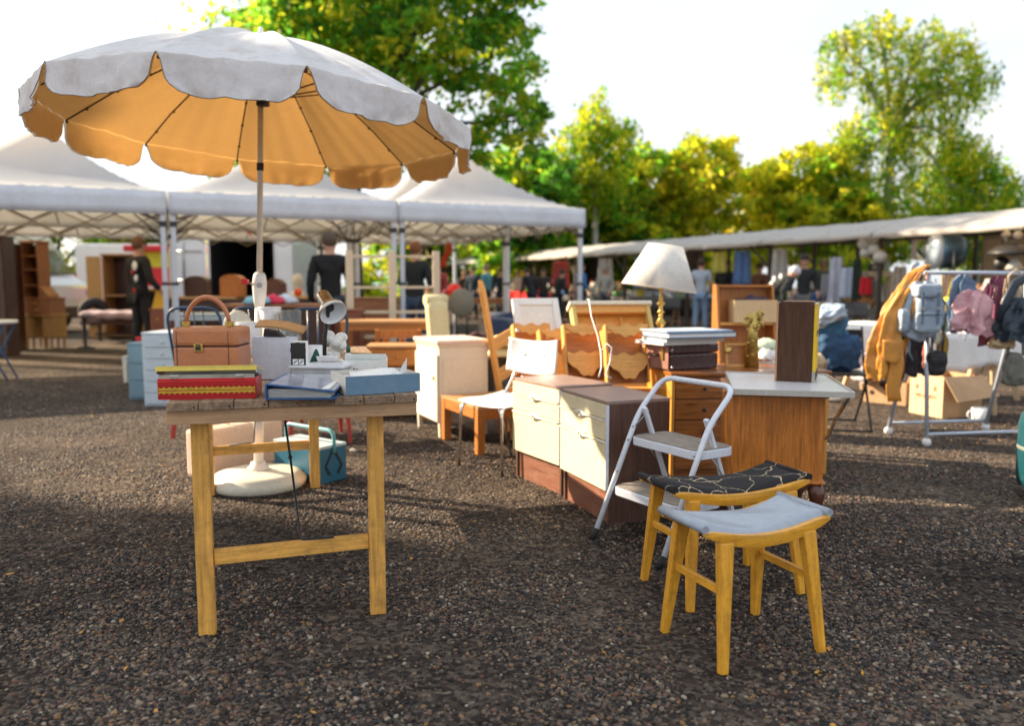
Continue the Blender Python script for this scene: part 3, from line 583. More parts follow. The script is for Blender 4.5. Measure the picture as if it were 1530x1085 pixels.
# ------------------------------------------------------------------ plank table
TZ = .79
TA = R(15); TO = Vector((-1.06, 3.46, 0)); TI = Matrix.Rotation(-TA, 3, 'Z')
def tl_(p): return TI @ (Vector(p) - TO)
def plank_table():
    t = E_('plank_table', 'weathered plank top folding table with honey-coloured legs in the foreground', 'table', TO, TA)
    a = tl_(G(250, 600, TZ)); b = tl_(G(625, 590, TZ)); x0, x1 = a.x, b.x; y0 = (a.y + b.y) / 2 - .01; y1 = y0 + 2.12
    n = 8; ws = [.93, 1.03, 1.04, 1.0, 1.02, .95, 1.0, .75]; sc = (x1 - x0) / sum(ws); x = x0
    for i in range(n):
        w_ = ws[i] * sc; r_ = random.Random(i + 3); dy = r_.uniform(-.006, .006)
        m = MB(); ng = 8
        m.box(x + .0012, x + w_ - .0012, y0 + dy, y1 + r_.uniform(-.01, .01), TZ - .027 + r_.uniform(-.001, 0), TZ - r_.uniform(0, .0016))
        p = m.build('plank', plankm, t, bevel=.0025); x += w_
        MB().tube([(x - .012, y0 + dy + .001, TZ - .016), (x - .012, y0 + dy - .002, TZ - .016)], .003, 8).build('nail', black_r, p)
    ap = wood('pale_apron_wood', (.50, .30, .16), .6, .25, 'x')
    MB().box(x0 - .004, x1 - .002, y0 + .012, y0 + .034, TZ - .072, TZ - .028).build('apron', apronm, t, bevel=.003)
    MB().box(x0 - .004, x1 - .002, y1 - .034, y1 - .012, TZ - .072, TZ - .028).build('apron', apronm, t, bevel=.003)
    for xx in (x0 + .004, x1 - .026): MB().box(xx, xx + .022, y0 + .036, y1 - .036, TZ - .072, TZ - .028).build('side_rail', wood('pale_apron_wood', (.50, .30, .16), .6, .25, 'y'), t, bevel=.003)
    F = [tl_(G(310, 950)), tl_(G(565, 916)), tl_(G(300, 742)), tl_(G(471, 729))]
    F[0].y += .012; F[2] = F[3] + (F[0] - F[1])
    for i, f in enumerate(F):
        yy = max(f.y, y0 + .062) if i < 2 else f.y
        MB().beam((f.x, f.y, 0), (f.x, yy, TZ - .029), .054, .036, up=(0, 1, 0)).build('leg', oak_y, t, bevel=.003)
    for (p, q, z) in ((F[0], F[1], .258), (F[2], F[3], .245)):
        MB().beam((p.x + .028, p.y + .004, z), (q.x - .028, q.y + .004, z + .004), .018, .052, up=(0, 0, 1)).build('stretcher', oak_x, t, bevel=.003)
    p, q = F[0], F[1]; sx = p.x + (q.x - p.x) * .56; sy = p.y + (q.y - p.y) * .56
    s = MB(); s.tube(fillet([(sx + .10, sy, .29), (sx - .004, sy, .287), (sx - .01, sy + .01, .30), (sx - .04, sy + .26, .52)], .01), .0042, 6); s.tube([(sx - .04, sy + .26, .52), (sx - .075, sy + .50, TZ - .03)], .0042, 6)
    s.ball((sx - .04, sy + .26, .52), .008); s.build('folding_stay', dmet, t)
    p, q = F[2], F[3]; sx = (p.x + q.x) / 2 - .05; sy = p.y
    s = MB(); s.tube(fillet([(sx - .12, sy, .275), (sx, sy, .28), (sx + .01, sy - .02, .29), (sx + .04, sy - .30, .54), (sx + .06, sy - .55, TZ - .03)], .01), .004, 6); s.build('folding_stay', dmet, t)
plank_table()

# things on the table
def tin_box():
    a, rz, w_ = frame((236, 598), (383, 595), TZ); t = E_('cash_tin', 'red and gold patterned tin box with its lid ajar at the table front', 'tin box', a, rz)
    red = mat('red_enamel', (.62, .012, .015), .3, .05, 6, coat=.3); dred = mat('dark_red_enamel', (.42, .008, .012), .3, .08, 6); gd = mat('gold_print', (.62, .40, .03), .4, .3, 30, dirt=.5, dcol=(.25, .28, .03), ds=12); ins = mat('tin_inside', (.55, .56, .50), .3, .2, 10, metal=.8)
    D, H = .115, .066; m = MB()
    m.box(0, w_, 0, .003, 0, H).box(0, w_, D - .003, D, 0, H).box(0, .003, .0032, D - .0032, 0, H).box(w_ - .003, w_, .0032, D - .0032, 0, H).box(.0032, w_ - .0032, .0032, D - .0032, .0, .003)
    m.build('body', red, t, bevel=.001)
    MB().tube([(0, -.001, H - .010), (w_, -.001, H - .010)], .0022, 6).build('bead', red, t)
    MB().box(.001, w_ - .001, -.0012, -.0002, .004, H - .018).build('front_print', dred, t)
    for z0, up in ((.030, 1), (.0275, -1)):
        m = MB(); n = 18
        for k in range(n):
            xa = .003 + (w_ - .006) * k / n; xb = .003 + (w_ - .006) * (k + 1) / n; c = (xa + xb) / 2; r = (xb - xa) / 2
            pl = [(xa, z0), (xb, z0), (xb, z0 + up * .013)] + [(c + r * math.cos(q), z0 + up * (.013 - .007 * math.sin(q))) for q in np.linspace(.3, math.pi - .3, 5)] + [(xa, z0 + up * .013)]
            m.prism(pl if up > 0 else pl[::-1], -.0022, -.0014)
        m.build('gold_band', gd, t)
    m = MB(); m.box(.004, w_ - .004, .004, .007, .02, H + .012).box(.004, w_ - .004, D - .02, D - .017, .02, H + .012); m.build('inner_rim', ins, t)
    for x in (.05, w_ - .05): MB().box(x - .012, x + .012, -.004, .006, H - .001, H + .010).build('clasp', chrome, t, bevel=.001)
    ld = MB(); M = TR(0, D, H + .004, -R(12.5)); ye = mat('yellow_enamel', (.78, .60, .10), .4, .08, 8, dirt=.2, dcol=(.4, .3, .1))
    ld.box(-.004, w_ + .004, -D - .006, 0, .006, .010, M).box(-.004, w_ + .004, -D - .006, -D - .003, -.006, .0058, M); o = ld.build('lid', ye, t, bevel=.001)
    MB().box(.0, w_, -D, -.002, .0035, .0055, M).box(-.003, -.001, -D, 0, -.012, .0055, M).box(w_ + .001, w_ + .003, -D, 0, -.012, .0055, M).build('lid_inside', ins, o)
tin_box()
def vanity():
    lea = mat('tan_leather', (.52, .20, .085), .42, .14, 7, dirt=.3, dcol=(.32, .10, .04), ds=4, bump=.15, bs=60, coat=.15); dk = mat('seam', (.12, .05, .03), .6, .1, 5)
    Y = 2.75; a = GY(259, 545, Y); W = .222; D = .165; t = E_('vanity_case', 'tan leather vanity case with arched handle on the plank table', 'case', (a.x, Y, TZ + .0005), R(2.5)); H = .21; HM = .145
    MB().box(0, W, 0, D, 0, HM - .001).build('body', lea, t, bevel=.010)
    MB().box(-.001, W + .001, -.001, D + .001, HM + .001, H).build('lid', lea, t, bevel=.013)
    m = MB()
    for x in (.014, W - .032): m.box(x - .0008, x + .0008, -.0022, D + .0022, .004, H - .012)
    for x in (.014, W - .032): m.box(x - .0008, x + .0008, .006, D - .006, H - .001, H + .0012)
    m.build('seam', dk, t)
    MB().box(.0, W, -.0005, D + .0005, HM - .0012, HM + .0012).build('lid_gap', dk, t)
    lk = MB().box(W * .33, W * .33 + .031, -.006, -.001, HM - .018, HM + .010).build('lock', brass, t, bevel=.002); MB().box(W * .33 + .007, W * .33 + .024, -.0095, -.006, HM - .013, HM + .001).build('lock_plate', blackp, lk, bevel=.001); MB().box(W * .33 + .008, W * .33 + .023, -.0085, -.006, HM + .003, HM + .008).build('lock_slot', blackp, lk)
    n = 14; cx = W * .43; pts = []
    m = MB()
    for k in range(n + 1):
        q = math.pi * k / n; pts.append((cx - .076 * math.cos(q) * (1 - .15 * math.sin(q)), D * .5, H + .012 + .092 * math.sin(q) ** .85))
    m.tube(pts, [.007 + .003 * math.sin(math.pi * k / n) for k in range(n + 1)], 8, flat=1.5); h = m.build('handle', lea, t)
    for s in (0, n): MB().box(pts[s][0] - .012, pts[s][0] + .012, D * .5 - .010, D * .5 + .010, H, H + .018).build('handle_ring', brass, h, bevel=.002)
vanity()
def binder():
    a, rz, w_ = frame((396, 598), (501, 597), TZ); t = E_('ring_binder', 'blue ring binder stuffed with loose sheets lying on the table', 'binder', a, rz); D = .30
    bl = mat('binder_blue', (.02, .10, .28), .35, .08, 6); cv = mat('worn_print_cover', (.36, .40, .50), .3, .25, 9, dirt=.5, dcol=(.55, .5, .48), ds=8, coat=.4)
    MB().box(0, w_, 0, D, 0, .005).build('back_cover', bl, t, bevel=.002); MB().box(0, .006, 0, D, .0052, .044).build('spine', bl, t, bevel=.002)
    M = TR(0, 0, .046, 0, R(6.5)); o = MB().box(0, w_, 0, D, 0, .005, M).build('front_cover', bl, t, bevel=.002); MB().box(.012, w_ - .004, .008, D - .008, .0052, .0064, M).build('cover_sheet', cv, o)
    r_ = random.Random(4)
    for k in range(12):
        z = .007 + k * .0022; th = R(r_.uniform(.2, 1.0) * (k / 5)); M = TR(.008, .004 + r_.uniform(0, .01), z, R(r_.uniform(-.3, .3)), -th * .3, R(r_.uniform(-1, 1))); MB().box(0, w_ - .022 - r_.uniform(0, .02), 0, D - .03, 0, .0008, M).build('sheet', paper, t)
    for y in (.06, .24): MB().tube(arc((.03, y, .022), .017, 0, 2 * math.pi, 12)[:-1], .0015, 5, closed=True).build('ring', chrome, t)
binder()
def blue_box():
    a, rz, w_ = frame((517, 592), (628, 585), TZ); t = E_('carton_tray', 'shallow blue-sided cardboard tray full of white papers at the table corner', 'cardboard tray', a + Vector((0, 0, .0005)), rz); D, H = .2, .062
    bl = mat('blue_card', (.14, .25, .36), .6, .06, 8, dirt=.15, dcol=(.4, .45, .5)); wc = mat('white_card', (.72, .68, .6), .8, .08, 8)
    MB().box(0, w_, 0, .003, 0, H).build('front_side', bl, t, bevel=.0008); m = MB(); m.box(0, .003, .0032, D, 0, H).box(w_ - .003, w_, .0032, D, 0, H).box(.0032, w_ - .0032, D - .003, D, 0, H).box(.0032, w_ - .0032, .0032, D - .0032, 0, .003); m.build('tray_sides', wc, t)
    r_ = random.Random(8)
    for k in range(9):
        M = TR(w_ / 2 + r_.uniform(-.03, .03), D / 2 + r_.uniform(-.01, .01), .034 + k * .003, R(r_.uniform(-7, 7)), R(r_.uniform(-7, 7)), R(r_.uniform(-15, 15)))
        MB().grid(6, 5, lambda u, v: ((u - .5) * .16, (v - .5) * .13, .004 * math.sin(u * 5 + k) * math.cos(v * 4))).build('sheet', paper, t, solid=.0006)
        bpy.data.objects[-1] if False else None
        t.children and None
        for c in (C.objects[-1],): c.matrix_local = M
    MB().prism([(0, 0), (.028, .006), (.030, .055), (.012, .028)], 0, .001).build('torn_sheet', paper, t); C.objects[-1].location = (w_ - .055, .06, .055)
blue_box()
def on_table(px, py, Y, dz=0): p = GY(px, py, Y); return Vector((p.x, Y, TZ + dz + .0005))
# white carton with a tape cutter and brown card
p = on_table(378, 560, 3.0); t = E_('white_carton', 'plain white carton standing behind the vanity case', 'carton', p, R(-3)); MB().box(0, .145, 0, .10, 0, .158).build('carton_body', mat('white_carton_card', (.62, .66, .74), .75, .04, 5), t, bevel=.003); MB().box(.0, .145, .0, .05, .1585, .160).build('flap', mat('white_carton_card', (0, 0, 0)), t)
cq = E_('tape_cutter', 'black tape cutter lying on the white carton', 'tape cutter', p + Vector((.035, .02, .1625)), R(-20), rot=(0, R(12), R(-12))); MB().box(0, .045, 0, .03, 0, .032).build('cutter_body', blackp, cq, bevel=.004); MB().prism([(.045, .004), (.10, .0), (.085, .012), (.045, .034)], .002, .028).build('blade_guard', blackp, cq)
MB().grid(8, 4, lambda u, v: (-.01 + .185 * u, .06 + .07 * v, .004 + .028 * (1 - u) + .02 * v + .010 * math.sin(u * 3))).build('brown_paper', mat('brown_paper', (.46, .24, .09), .8, .08, 8), None, solid=.008); o = C.objects[-1]; o.location = p + Vector((0, .01, .165)); one(o, 'folded brown paper lying across the white carton', 'paper')
p = on_table(435, 545, 2.93); t = E_('picture_carton', 'slim carton with a black disc and four small pictures', 'carton', p, R(0)); MB().box(0, .055, 0, .04, 0, .15).build('carton_body', whitec, t, bevel=.002)
MB().box(.0, .055, -.0012, -.0002, .0, .145).build('black_panel', blackp, t); MB().tube([(.0275, -.0015, .118), (.0275, -.004, .118)], .029, 24).build('black_disc', blackp, t)
for i in range(2):
    for j in range(2):
        q = MB().box(.007 + i * .022, .026 + i * .022, -.003, -.0015, .040 + j * .024, .061 + j * .024).build('picture', whitec, t); MB().tube([(.010 + i * .022, -.0034, .044 + j * .024), (.023 + i * .022, -.0034, .056 + j * .024)], .0016, 5).build('drawn_pen', dmet, q)
# plastic box of sweets / buttons
a, rz, w_ = frame((422, 577), (500, 578), TZ); a = a + Vector((0, .10, .0005)); t = E_('plastic_box', 'clear-lidded plastic box behind the blue binder', 'plastic box', a, rz); w_ *= 1.05
MB().box(0, w_, 0, .13, 0, .030).build('box_body', mat('milky_plastic', (.72, .76, .80), .3, .05, 6), t, bevel=.004); lid = MB().box(-.004, w_ + .004, -.004, .134, .052, .062).build('lid', mat('milky_plastic', (0,) * 3), t, bevel=.003); MB().box(.004, w_ - .004, .004, .126, .0305, .0515).build('clear_side', mat('cloudy_plastic', (.52, .55, .58), .25, .2, 14), t)
r_ = random.Random(2); m = MB()
for k in range(26): m.ball((r_.uniform(.012, w_ - .012), r_.uniform(.01, .03), .038), .005, (1, 1, .7), 6, 4)
m.build('beads', mat('bead_red', (.45, .08, .06), .4, .6, 40), t)
# print tray
p = on_table(512, 560, 2.98); t = E_('picture_tray', 'white tin with a dark landscape drawing on its side', 'tin', p, R(8)); W = .165
m = MB(); m.box(0, W, 0, .004, 0, .075).box(0, .004, .0042, .15, 0, .06).box(W - .004, W, .0042, .15, 0, .075).box(.0042, W - .0042, .146, .15, 0, .085).box(.0042, W - .0042, .0042, .1458, 0, .004); m.build('tray_body', whitep, t, bevel=.001)
dr = MB(); r_ = random.Random(5)
for k in range(26):
    x = .012 + .138 * r_.random(); h = .006 + .022 * abs(math.sin(x * 40)) * r_.random() + (.012 if x < .03 or x > .13 else 0); dr.box(x, x + .005, -.0014 - k * .00001, -.0002, .018, .018 + h)
dr.box(.008, W - .01, -.0016, -.0002, .012, .0185); dr.build('drawing', blackp, t)
MB().box(.01, .14, .02, .12, .062, .066).build('green_card', mat('green_card', (.12, .35, .2), .6, .3, 30), t)
# desk lamp
p = on_table(484, 520, 3.25); t = E_('desk_lamp', 'silver desk lamp with a dark stem standing on the plank table', 'lamp', p, 0)
MB().lathe([(0, 0), (.055, 0), (.055, .012), (.02, .022), (0, .024)], 20).build('lamp_base', blackp, t); MB().tube([(0, 0, .02), (.004, 0, .14), (.018, 0, .235), (.022, 0, .262)], .0085, 10).build('stem', blackp, t)
ins_w = mat('lamp_inside', (.80, .82, .84), .4, .03, 5); M = TR(.026, -.012, .275) @ Vector((.50, -.62, -.58)).to_track_quat('Z', 'Y').to_matrix().to_4x4()
sh = MB().lathe([(.0, -.072), (.026, -.070), (.028, -.066), (.028, -.004), (.040, .006), (.054, .03), (.056, .052)], 28, M=M, cap=False).build('lamp_head', mat('brushed_nickel', (.55, .50, .42), .25, .1, 8, metal=1), t, solid=.001)
MB().lathe([(.0, -.002), (.026, 0), (.037, .008), (.0505, .032), (.0525, .053), (.0555, .053)], 28, M=M, cap=False).build('lamp_inside', ins_w, sh); MB().ball((0, 0, .012), .018, (1, 1, 1.2), M=M).build('bulb', blackp, sh)
# small wares behind
p = on_table(478, 545, 3.1); t = E_('white_carton', 'small white lidded carton in front of the desk lamp', 'carton', p, 0); MB().box(0, .06, 0, .05, 0, .058).build('carton_body', whitec, t, bevel=.002); MB().box(-.004, .064, -.004, .054, .059, .078).build('lid', whitec, t, bevel=.002)
p = on_table(468, 540, 3.2); t = E_('leaf_mug', 'white mug painted with a dark green leaf', 'mug', p, 0); MB().lathe([(0, 0), (.034, 0), (.037, .01), (.038, .115), (.035, .115), (.034, .01), (0, .008)], 20).build('mug_body', whitec, t)
gm = mat('dark_green', (.01, .09, .06), .4, .1, 5)
for q in range(3): MB().grid(5, 3, lambda u, v: (.0387 * math.cos(-1.9 + u * .8 + q * .25), .0387 * math.sin(-1.9 + u * .8 + q * .25), .03 + q * .022 + v * .03 * math.sin(u * 3.14))).build('leaf_print', gm, t)
MB().tube(arc((.048, 0, .06), .028, -1.3, 1.3, 8), .005, 6).build('handle', whitec, t)
p = on_table(498, 545, 3.32); t = MB(); rr_ = random.Random(3)
for k in range(16): t.ball((rr_.uniform(-.03, .04), rr_.uniform(-.03, .03), rr_.uniform(.02, .15)), rr_.uniform(.018, .034), (1, 1, .8), 8, 6)
o = t.build('crumpled_cloth', mat('white_crumple', (.80, .79, .74), .8, .05, 8, bump=.8, bs=40), None); o.location = p; one(o, 'crumpled white cloth beside the desk lamp', 'cloth')
def pot(name, label, cat, px, Y, prof, m, z=None, n=20, rot=None): 
    pp = GY(px, 500, Y); t = E_(name, label, cat, (pp.x, Y, (TZ if z is None else z) + .0005), rot=rot); MB().lathe(prof, n).build('body', m, t); return t
t = pot('white_vase', 'white flared vase at the far end of the plank table', 'vase', 404, 4.25, [(0, 0), (.035, 0), (.04, .05), (.04, .15), (.058, .235), (.054, .235), (.035, .15), (.034, .02), (0, .02)], whitec); MB().lathe([(.059, .228), (.061, .235), (.057, .24)], 20, cap=False).build('rim', whitec, t)
t = pot('glass_jar', 'clear glass jar half filled with white pieces', 'jar', 434, 4.2, [(0, 0), (.055, 0), (.058, .02), (.058, .22), (.052, .225), (.052, .02), (0, .015)], glassm); MB().lathe([(0, .02), (.05, .022), (.05, .15), (.02, .16), (0, .165)], 14).build('contents', mat('white_crumple', (0,) * 3), t)
t = pot('white_tub', 'white tub with a green and yellow leaf label', 'tub', 372, 4.0, [(0, 0), (.06, 0), (.064, .17), (.062, .172), (0, .172)], whitec); MB().grid(5, 4, lambda u, v: (.0655 * math.cos(-1.9 + u * .6), .0655 * math.sin(-1.9 + u * .6), .05 + .1 * v)).build('leaf_label', mat('leaf_label', (.35, .5, .05), .5, .5, 30), t)
pp = GY(355, 500, 4.15); t = E_('oval_mirror', 'small oval table mirror in a pale frame beside the pole', 'mirror', (pp.x, 4.15, TZ + .001)); M = TR(0, 0, .135, R(80), 0, 0) @ Matrix.Diagonal((.85, 1, 1, 1)); MB().lathe([(.078, -.01), (.09, -.008), (.092, 0), (.078, .006)], 28, M=M).build('mirror_frame', creamp, t); MB().lathe([(0, .0), (.08, .0), (.08, .003), (0, .003)], 28, M=M).build('mirror_glass', mat('amber_glass', (.55, .32, .12), .1, .3, 4, metal=.7), t); MB().lathe([(0, 0), (.05, 0), (.04, .012), (.01, .02), (.01, .05), (0, .05)], 14).build('foot', creamp, t)
for i, (px, Y, z, c, lb) in enumerate([(448, 3.45, 0, (.28, .17, .08), 'brown glass bottle lying behind the picture carton'), (606, 3.0, 0, 0, 0)]):
    if not c: continue
    p = on_table(px, 540, Y); t = E_('bottle', lb, 'bottle', p + Vector((0, 0, .022))); MB().lathe([(0, 0), (.02, 0), (.022, .01), (.022, .07), (.008, .09), (.008, .11), (0, .11)], 14, M=TR(0, 0, 0, 0, R(90), .3)).build('bottle_body', mat('brown_glass', c, .2, .1, 5), t)
p = on_table(556, 545, 3.0, .0); t = E_('dropper_bottle', 'tiny bottle with a green cap behind the picture tin', 'bottle', p + Vector((-.12, .15, 0))); MB().lathe([(0, 0), (.014, 0), (.014, .08), (.006, .09)], 10).build('bottle_body', whitec, t); MB().lathe([(.009, .0905), (.009, .115), (0, .117)], 10).build('cap', gm, t)

# under the table
a, rz, w_ = frame((300, 718), (424, 690)); t = E_('pink_suitcase', 'small pale pink hard suitcase on the gravel behind the parasol base', 'suitcase', a, rz); pk = mat('pale_pink', (.74, .55, .42), .5, .06, 4, dirt=.15, dcol=(.4, .3, .25))
MB().box(0, w_, 0, .14, .006, .29).build('shell', pk, t, bevel=.02); MB().box(.0, w_, .066, .072, .004, .292).build('closing_band', creamp, t, bevel=.002)
for x in (.10, w_ - .1): MB().box(x - .02, x + .02, .055, .085, .290, .305).build('latch', brass, t, bevel=.002)
MB().tube(fillet([(w_ / 2 - .06, .07, .29), (w_ / 2 - .05, .07, .325), (w_ / 2 + .05, .07, .325), (w_ / 2 + .06, .07, .29)], .02), .007, 6).build('handle', pk, t)
def toolbox():
    c = G(479, 726); r = G(518, 716); rz = math.atan2((r - c).y, (r - c).x); W = (r - c).length; t = E_('tool_box', 'blue metal toolbox with a tall tube handle under the table', 'toolbox', c, rz); D = .42; H = .205
    b = mat('petrol_blue', (.02, .13, .22), .4, .12, 5, dirt=.2, dcol=(.1, .08, .06)); lt = mat('pale_blue_lid', (.48, .58, .62), .4, .06, 5); hb = mat('handle_blue', (.12, .42, .50), .35, .05, 5)
    MB().box(0, W, 0, D, .004, H).build('box_body', b, t, bevel=.004)
    for x0, x1 in ((-.002, W / 2 - .002), (W / 2 + .002, W + .002)): MB().box(x0, x1, -.003, D + .003, H + .001, H + .018).build('lid', lt, t, bevel=.003)
    m = MB()
    for s in (-1, 1): m.beam((W / 2 + s * .01, -.004, H - .02), (W / 2 + s * .06, -.004, .10), .010, .004, up=(0, 1, 0)); m.beam((W / 2 + s * .06, -.007, .10), (W / 2 + s * .03, -.007, .05), .010, .004, up=(0, 1, 0))
    m.build('scissor_arm', blackp, t)
    MB().tube(fillet([(W / 2, -.008, H - .03), (W / 2, -.008, H + .10), (W / 2, D + .008, H + .10), (W / 2, D + .008, H - .03)], .05, 6), .011, 8).build('handle', hb, t)
toolbox()
t = E_('stone', 'small pale stone on the gravel right of the toolbox', 'stone', G(527, 676)); MB().ball((0, 0, .012), .02, (1.2, .9, .7)).build('rock', creamp, t)

# ------------------------------------------------------------------ cream bedside cabinets
def cream_cab(label, pl, pr, D, grp):
    a, rz, w_ = frame(pl, pr); t = E_('bedside_cabinet', label, 'cabinet', a, rz, grp); H = .60
    MB().box(0, .016, 0, D, .0, H - .016).build('side_panel', waln, t, bevel=.0015); MB().box(w_ - .016, w_, 0, D, .0, H - .016).build('side_panel', waln, t, bevel=.0015)
    MB().box(-.002, w_ + .002, -.012, D, H - .0155, H).build('top_panel', walnt, t, bevel=.002); MB().box(.017, w_ - .017, D - .008, D - .001, .01, H - .017).build('back_panel', waln, t)
    MB().box(.017, w_ - .017, .012, .028, 0, .165).build('kick_board', walk, t, bevel=.0015)
    for z0, z1 in ((.170, .408), (.412, .510)):
        d = MB().box(-.004, w_ + .004, -.020, -.002, z0, z1).build('drawer', cream, t, bevel=.003)
    MB().box(-.004, w_ + .004, -.020, -.002, .514, H - .018).build('drawer', cream, t, bevel=.003)
    MB().box(w_ + .0045, w_ + .0075, -.019, -.003, .17, H - .018).build('edge_strip', chrome if False else whitel, t)
    for z in (.402, .508):
        g = MB(); g.grid(24, 1, lambda u, v: (-.004 + u * (w_ + .008), -.0235 - .0045 * math.exp(-((u - .5) / .16) ** 2), z + (v - .5) * (.007 + .030 * math.exp(-((u - .5) / .085) ** 2)))); g.build('handle_bar', mat('cream_plastic', (.84, .82, .70), .3, .03, 5), t, solid=.005)
        MB().tube(arc((w_ / 2, -.031, z), .014, 0, 2 * math.pi, 16)[:-1], .0045, 6, closed=True).build('handle_ring', mat('cream_plastic', (0,) * 3), t)
        MB().lathe([(0, 0), (.012, 0), (.012, .003), (0, .003)], 14, M=TR(w_ / 2, -.0275, z, R(90), 0, 0)).build('finger_cup', mat('ochre', (.40, .30, .04), .5, .1, 5), t)
    return t
cream_cab('nearer cream-fronted cabinet with walnut sides, just left of the step ladder', (842, 746), (908, 785), .335, 'cream bedside cabinets')
cream_cab('cream-fronted cabinet behind the nearer one, white chair pushed against it', (771, 712), (838, 741), .335, 'cream bedside cabinets')

# ------------------------------------------------------------------ stools
def stool(label, O, rz, W, D, H, pad, seatname):
    t = E_('wooden_stool', label, 'stool', O, rz, 'saddle-seat stools')
    # feet rectangle W x D from (0,0); seat overhangs
    sx0, sx1, sy0, sy1 = -.045, W + .055, .035, D - .03
    cx = (sx0 + sx1) / 2; hw = (sx1 - sx0) / 2
    zc = lambda x: H - .040 + .042 * ((x - cx) / hw) ** 2
    for y in (sy0, sy1 - .022):
        n = 16; top = []; bot = []
        for k in range(n + 1):
            x = sx0 + (sx1 - sx0) * k / n; e = abs(2 * k / n - 1); top.append((x, zc(x) + .012 * (1 - e ** 8) - .004)); bot.append((x, zc(x) - .032 * (1 - .45 * e ** 3)))
        MB().prism(top + bot[::-1], y, y + .022, smooth=True).build('seat_rail', ch_x, t, bevel=.003)
    def pf(u, v):
        x = sx0 - .002 + (sx1 - sx0 + .004) * u; y = sy0 + .010 + (sy1 - sy0 - .018) * v; e = min(1, min(u, 1 - u) * 14) ** .5; f = min(1, min(v, 1 - v) * 9) ** .5
        return (x, y, zc(x) - .006 + .030 * e * f + .0025 * math.sin(u * 37) * (1 - f) + .004 * math.sin(u * 9 + v * 5) * f)
    m = MB(); m.grid(36, 20, pf); m.grid(36, 20, lambda u, v: (sx0 - .002 + (sx1 - sx0 + .004) * u, sy0 + .010 + (sy1 - sy0 - .018) * v, zc(sx0 + (sx1 - sx0) * u) - .010)); so = m.build(seatname, pad, t, solid=0)
    for u in (0, 1):
        x = sx0 if u == 0 else sx1; MB().tube([(x, sy0 + .004, zc(x) + .004), (x, sy1 - .004, zc(x) + .004)], .013, 10).build('seat_roll', pad, so)
    for i, (x, y) in enumerate(((0, 0), (W, 0), (0, D), (W, D))):
        ix = .030 if x == 0 else W - .030; iy = sy0 + .011 if y == 0 else sy1 - .011
        MB().beam((x, y, 0), (ix, iy, zc(ix) - .022), .026, .024, up=(0, 1, 0), w2=(.050, .030)).build('leg', ch_z, t, bevel=.004)
    for x in (0, W):
        f = .58; ix = x + (.030 if x == 0 else -.030) * f; y0 = (sy0 + .011) * f + .012; y1 = D + (sy1 - .011 - D) * f - .012
        MB().beam((ix, y0, H * f - .01), (ix, y1, H * f - .01), .014, .026).build('stretcher', wood('bright_honey_wood', (.84, .40, .035), .36, .28, 'y', dirt=.4, dcol=(.26, .11, .025), ds=22, coat=.3), t, bevel=.003)
    return t
padw = mat('grey_leatherette', (.34, .39, .46), .38, .06, 6, dirt=.12, dcol=(.35, .36, .38), bump=.25, bs=16, coat=.15)
# black pad with a crackled thread pattern
pb = bpy.data.materials.new('black_thread_cloth'); pb.use_nodes = True; n_ = pb.node_tree.nodes; k_ = pb.node_tree.links.new; b_ = n_['Principled BSDF']
tc = n_.new('ShaderNodeTexCoord'); nz = n_.new('ShaderNodeTexNoise'); nz.inputs['Scale'].default_value = 9; mxv = n_.new('ShaderNodeMix'); mxv.data_type = 'RGBA'; mxv.inputs['Factor'].default_value = .10
k_(tc.outputs['Object'], nz.inputs['Vector']); k_(tc.outputs['Object'], mxv.inputs['A']); k_(nz.outputs['Color'], mxv.inputs['B'])
vo = n_.new('ShaderNodeTexVoronoi'); vo.feature = 'DISTANCE_TO_EDGE'; vo.inputs['Scale'].default_value = 7.5; vo.inputs['Randomness'].default_value = 1; k_(mxv.outputs['Result'], vo.inputs['Vector'])
cr = n_.new('ShaderNodeValToRGB'); cr.color_ramp.elements[0].position = .006; cr.color_ramp.elements[0].color = (1, 1, 1, 1); cr.color_ramp.elements[1].position = .018; cr.color_ramp.elements[1].color = (0, 0, 0, 1); k_(vo.outputs['Distance'], cr.inputs[0])
n2 = n_.new('ShaderNodeTexNoise'); n2.inputs['Scale'].default_value = 260; k_(tc.outputs['Object'], n2.inputs['Vector']); c2 = n_.new('ShaderNodeValToRGB'); c2.color_ramp.elements[0].position = .42; c2.color_ramp.elements[1].position = .5; k_(n2.outputs['Fac'], c2.inputs[0])
mt = n_.new('ShaderNodeMath'); mt.operation = 'MULTIPLY'; k_(cr.outputs[0], mt.inputs[0]); k_(c2.outputs[0], mt.inputs[1])
mc = n_.new('ShaderNodeMix'); mc.data_type = 'RGBA'; mc.inputs['A'].default_value = (.018, .017, .019, 1); mc.inputs['B'].default_value = (.62, .50, .33, 1); k_(mt.outputs[0], mc.inputs['Factor']); k_(mc.outputs['Result'], b_.inputs['Base Color']); b_.inputs['Roughness'].default_value = .95
bpn = n_.new('ShaderNodeBump'); bpn.inputs['Strength'].default_value = .5; bpn.inputs['Distance'].default_value = .003; k_(n2.outputs['Fac'], bpn.inputs['Height']); k_(bpn.outputs[0], b_.inputs['Normal'])
W1 = G(1080, 1008); W2 = G(1226, 975)
stool('honey wood stool with a grey leatherette saddle seat, nearest the camera', W1, math.atan2((W2 - W1).y, (W2 - W1).x), (W2 - W1).length, .31, .425, padw, 'seat_pad')
B1 = G(1031, 915); B3 = G(1203, 887)
stool('honey wood stool with a black thread-patterned seat, against the step ladder', B1, math.atan2((B3 - B1).y, (B3 - B1).x), (B3 - B1).length - .02, .325, .425, pb, 'seat_pad')

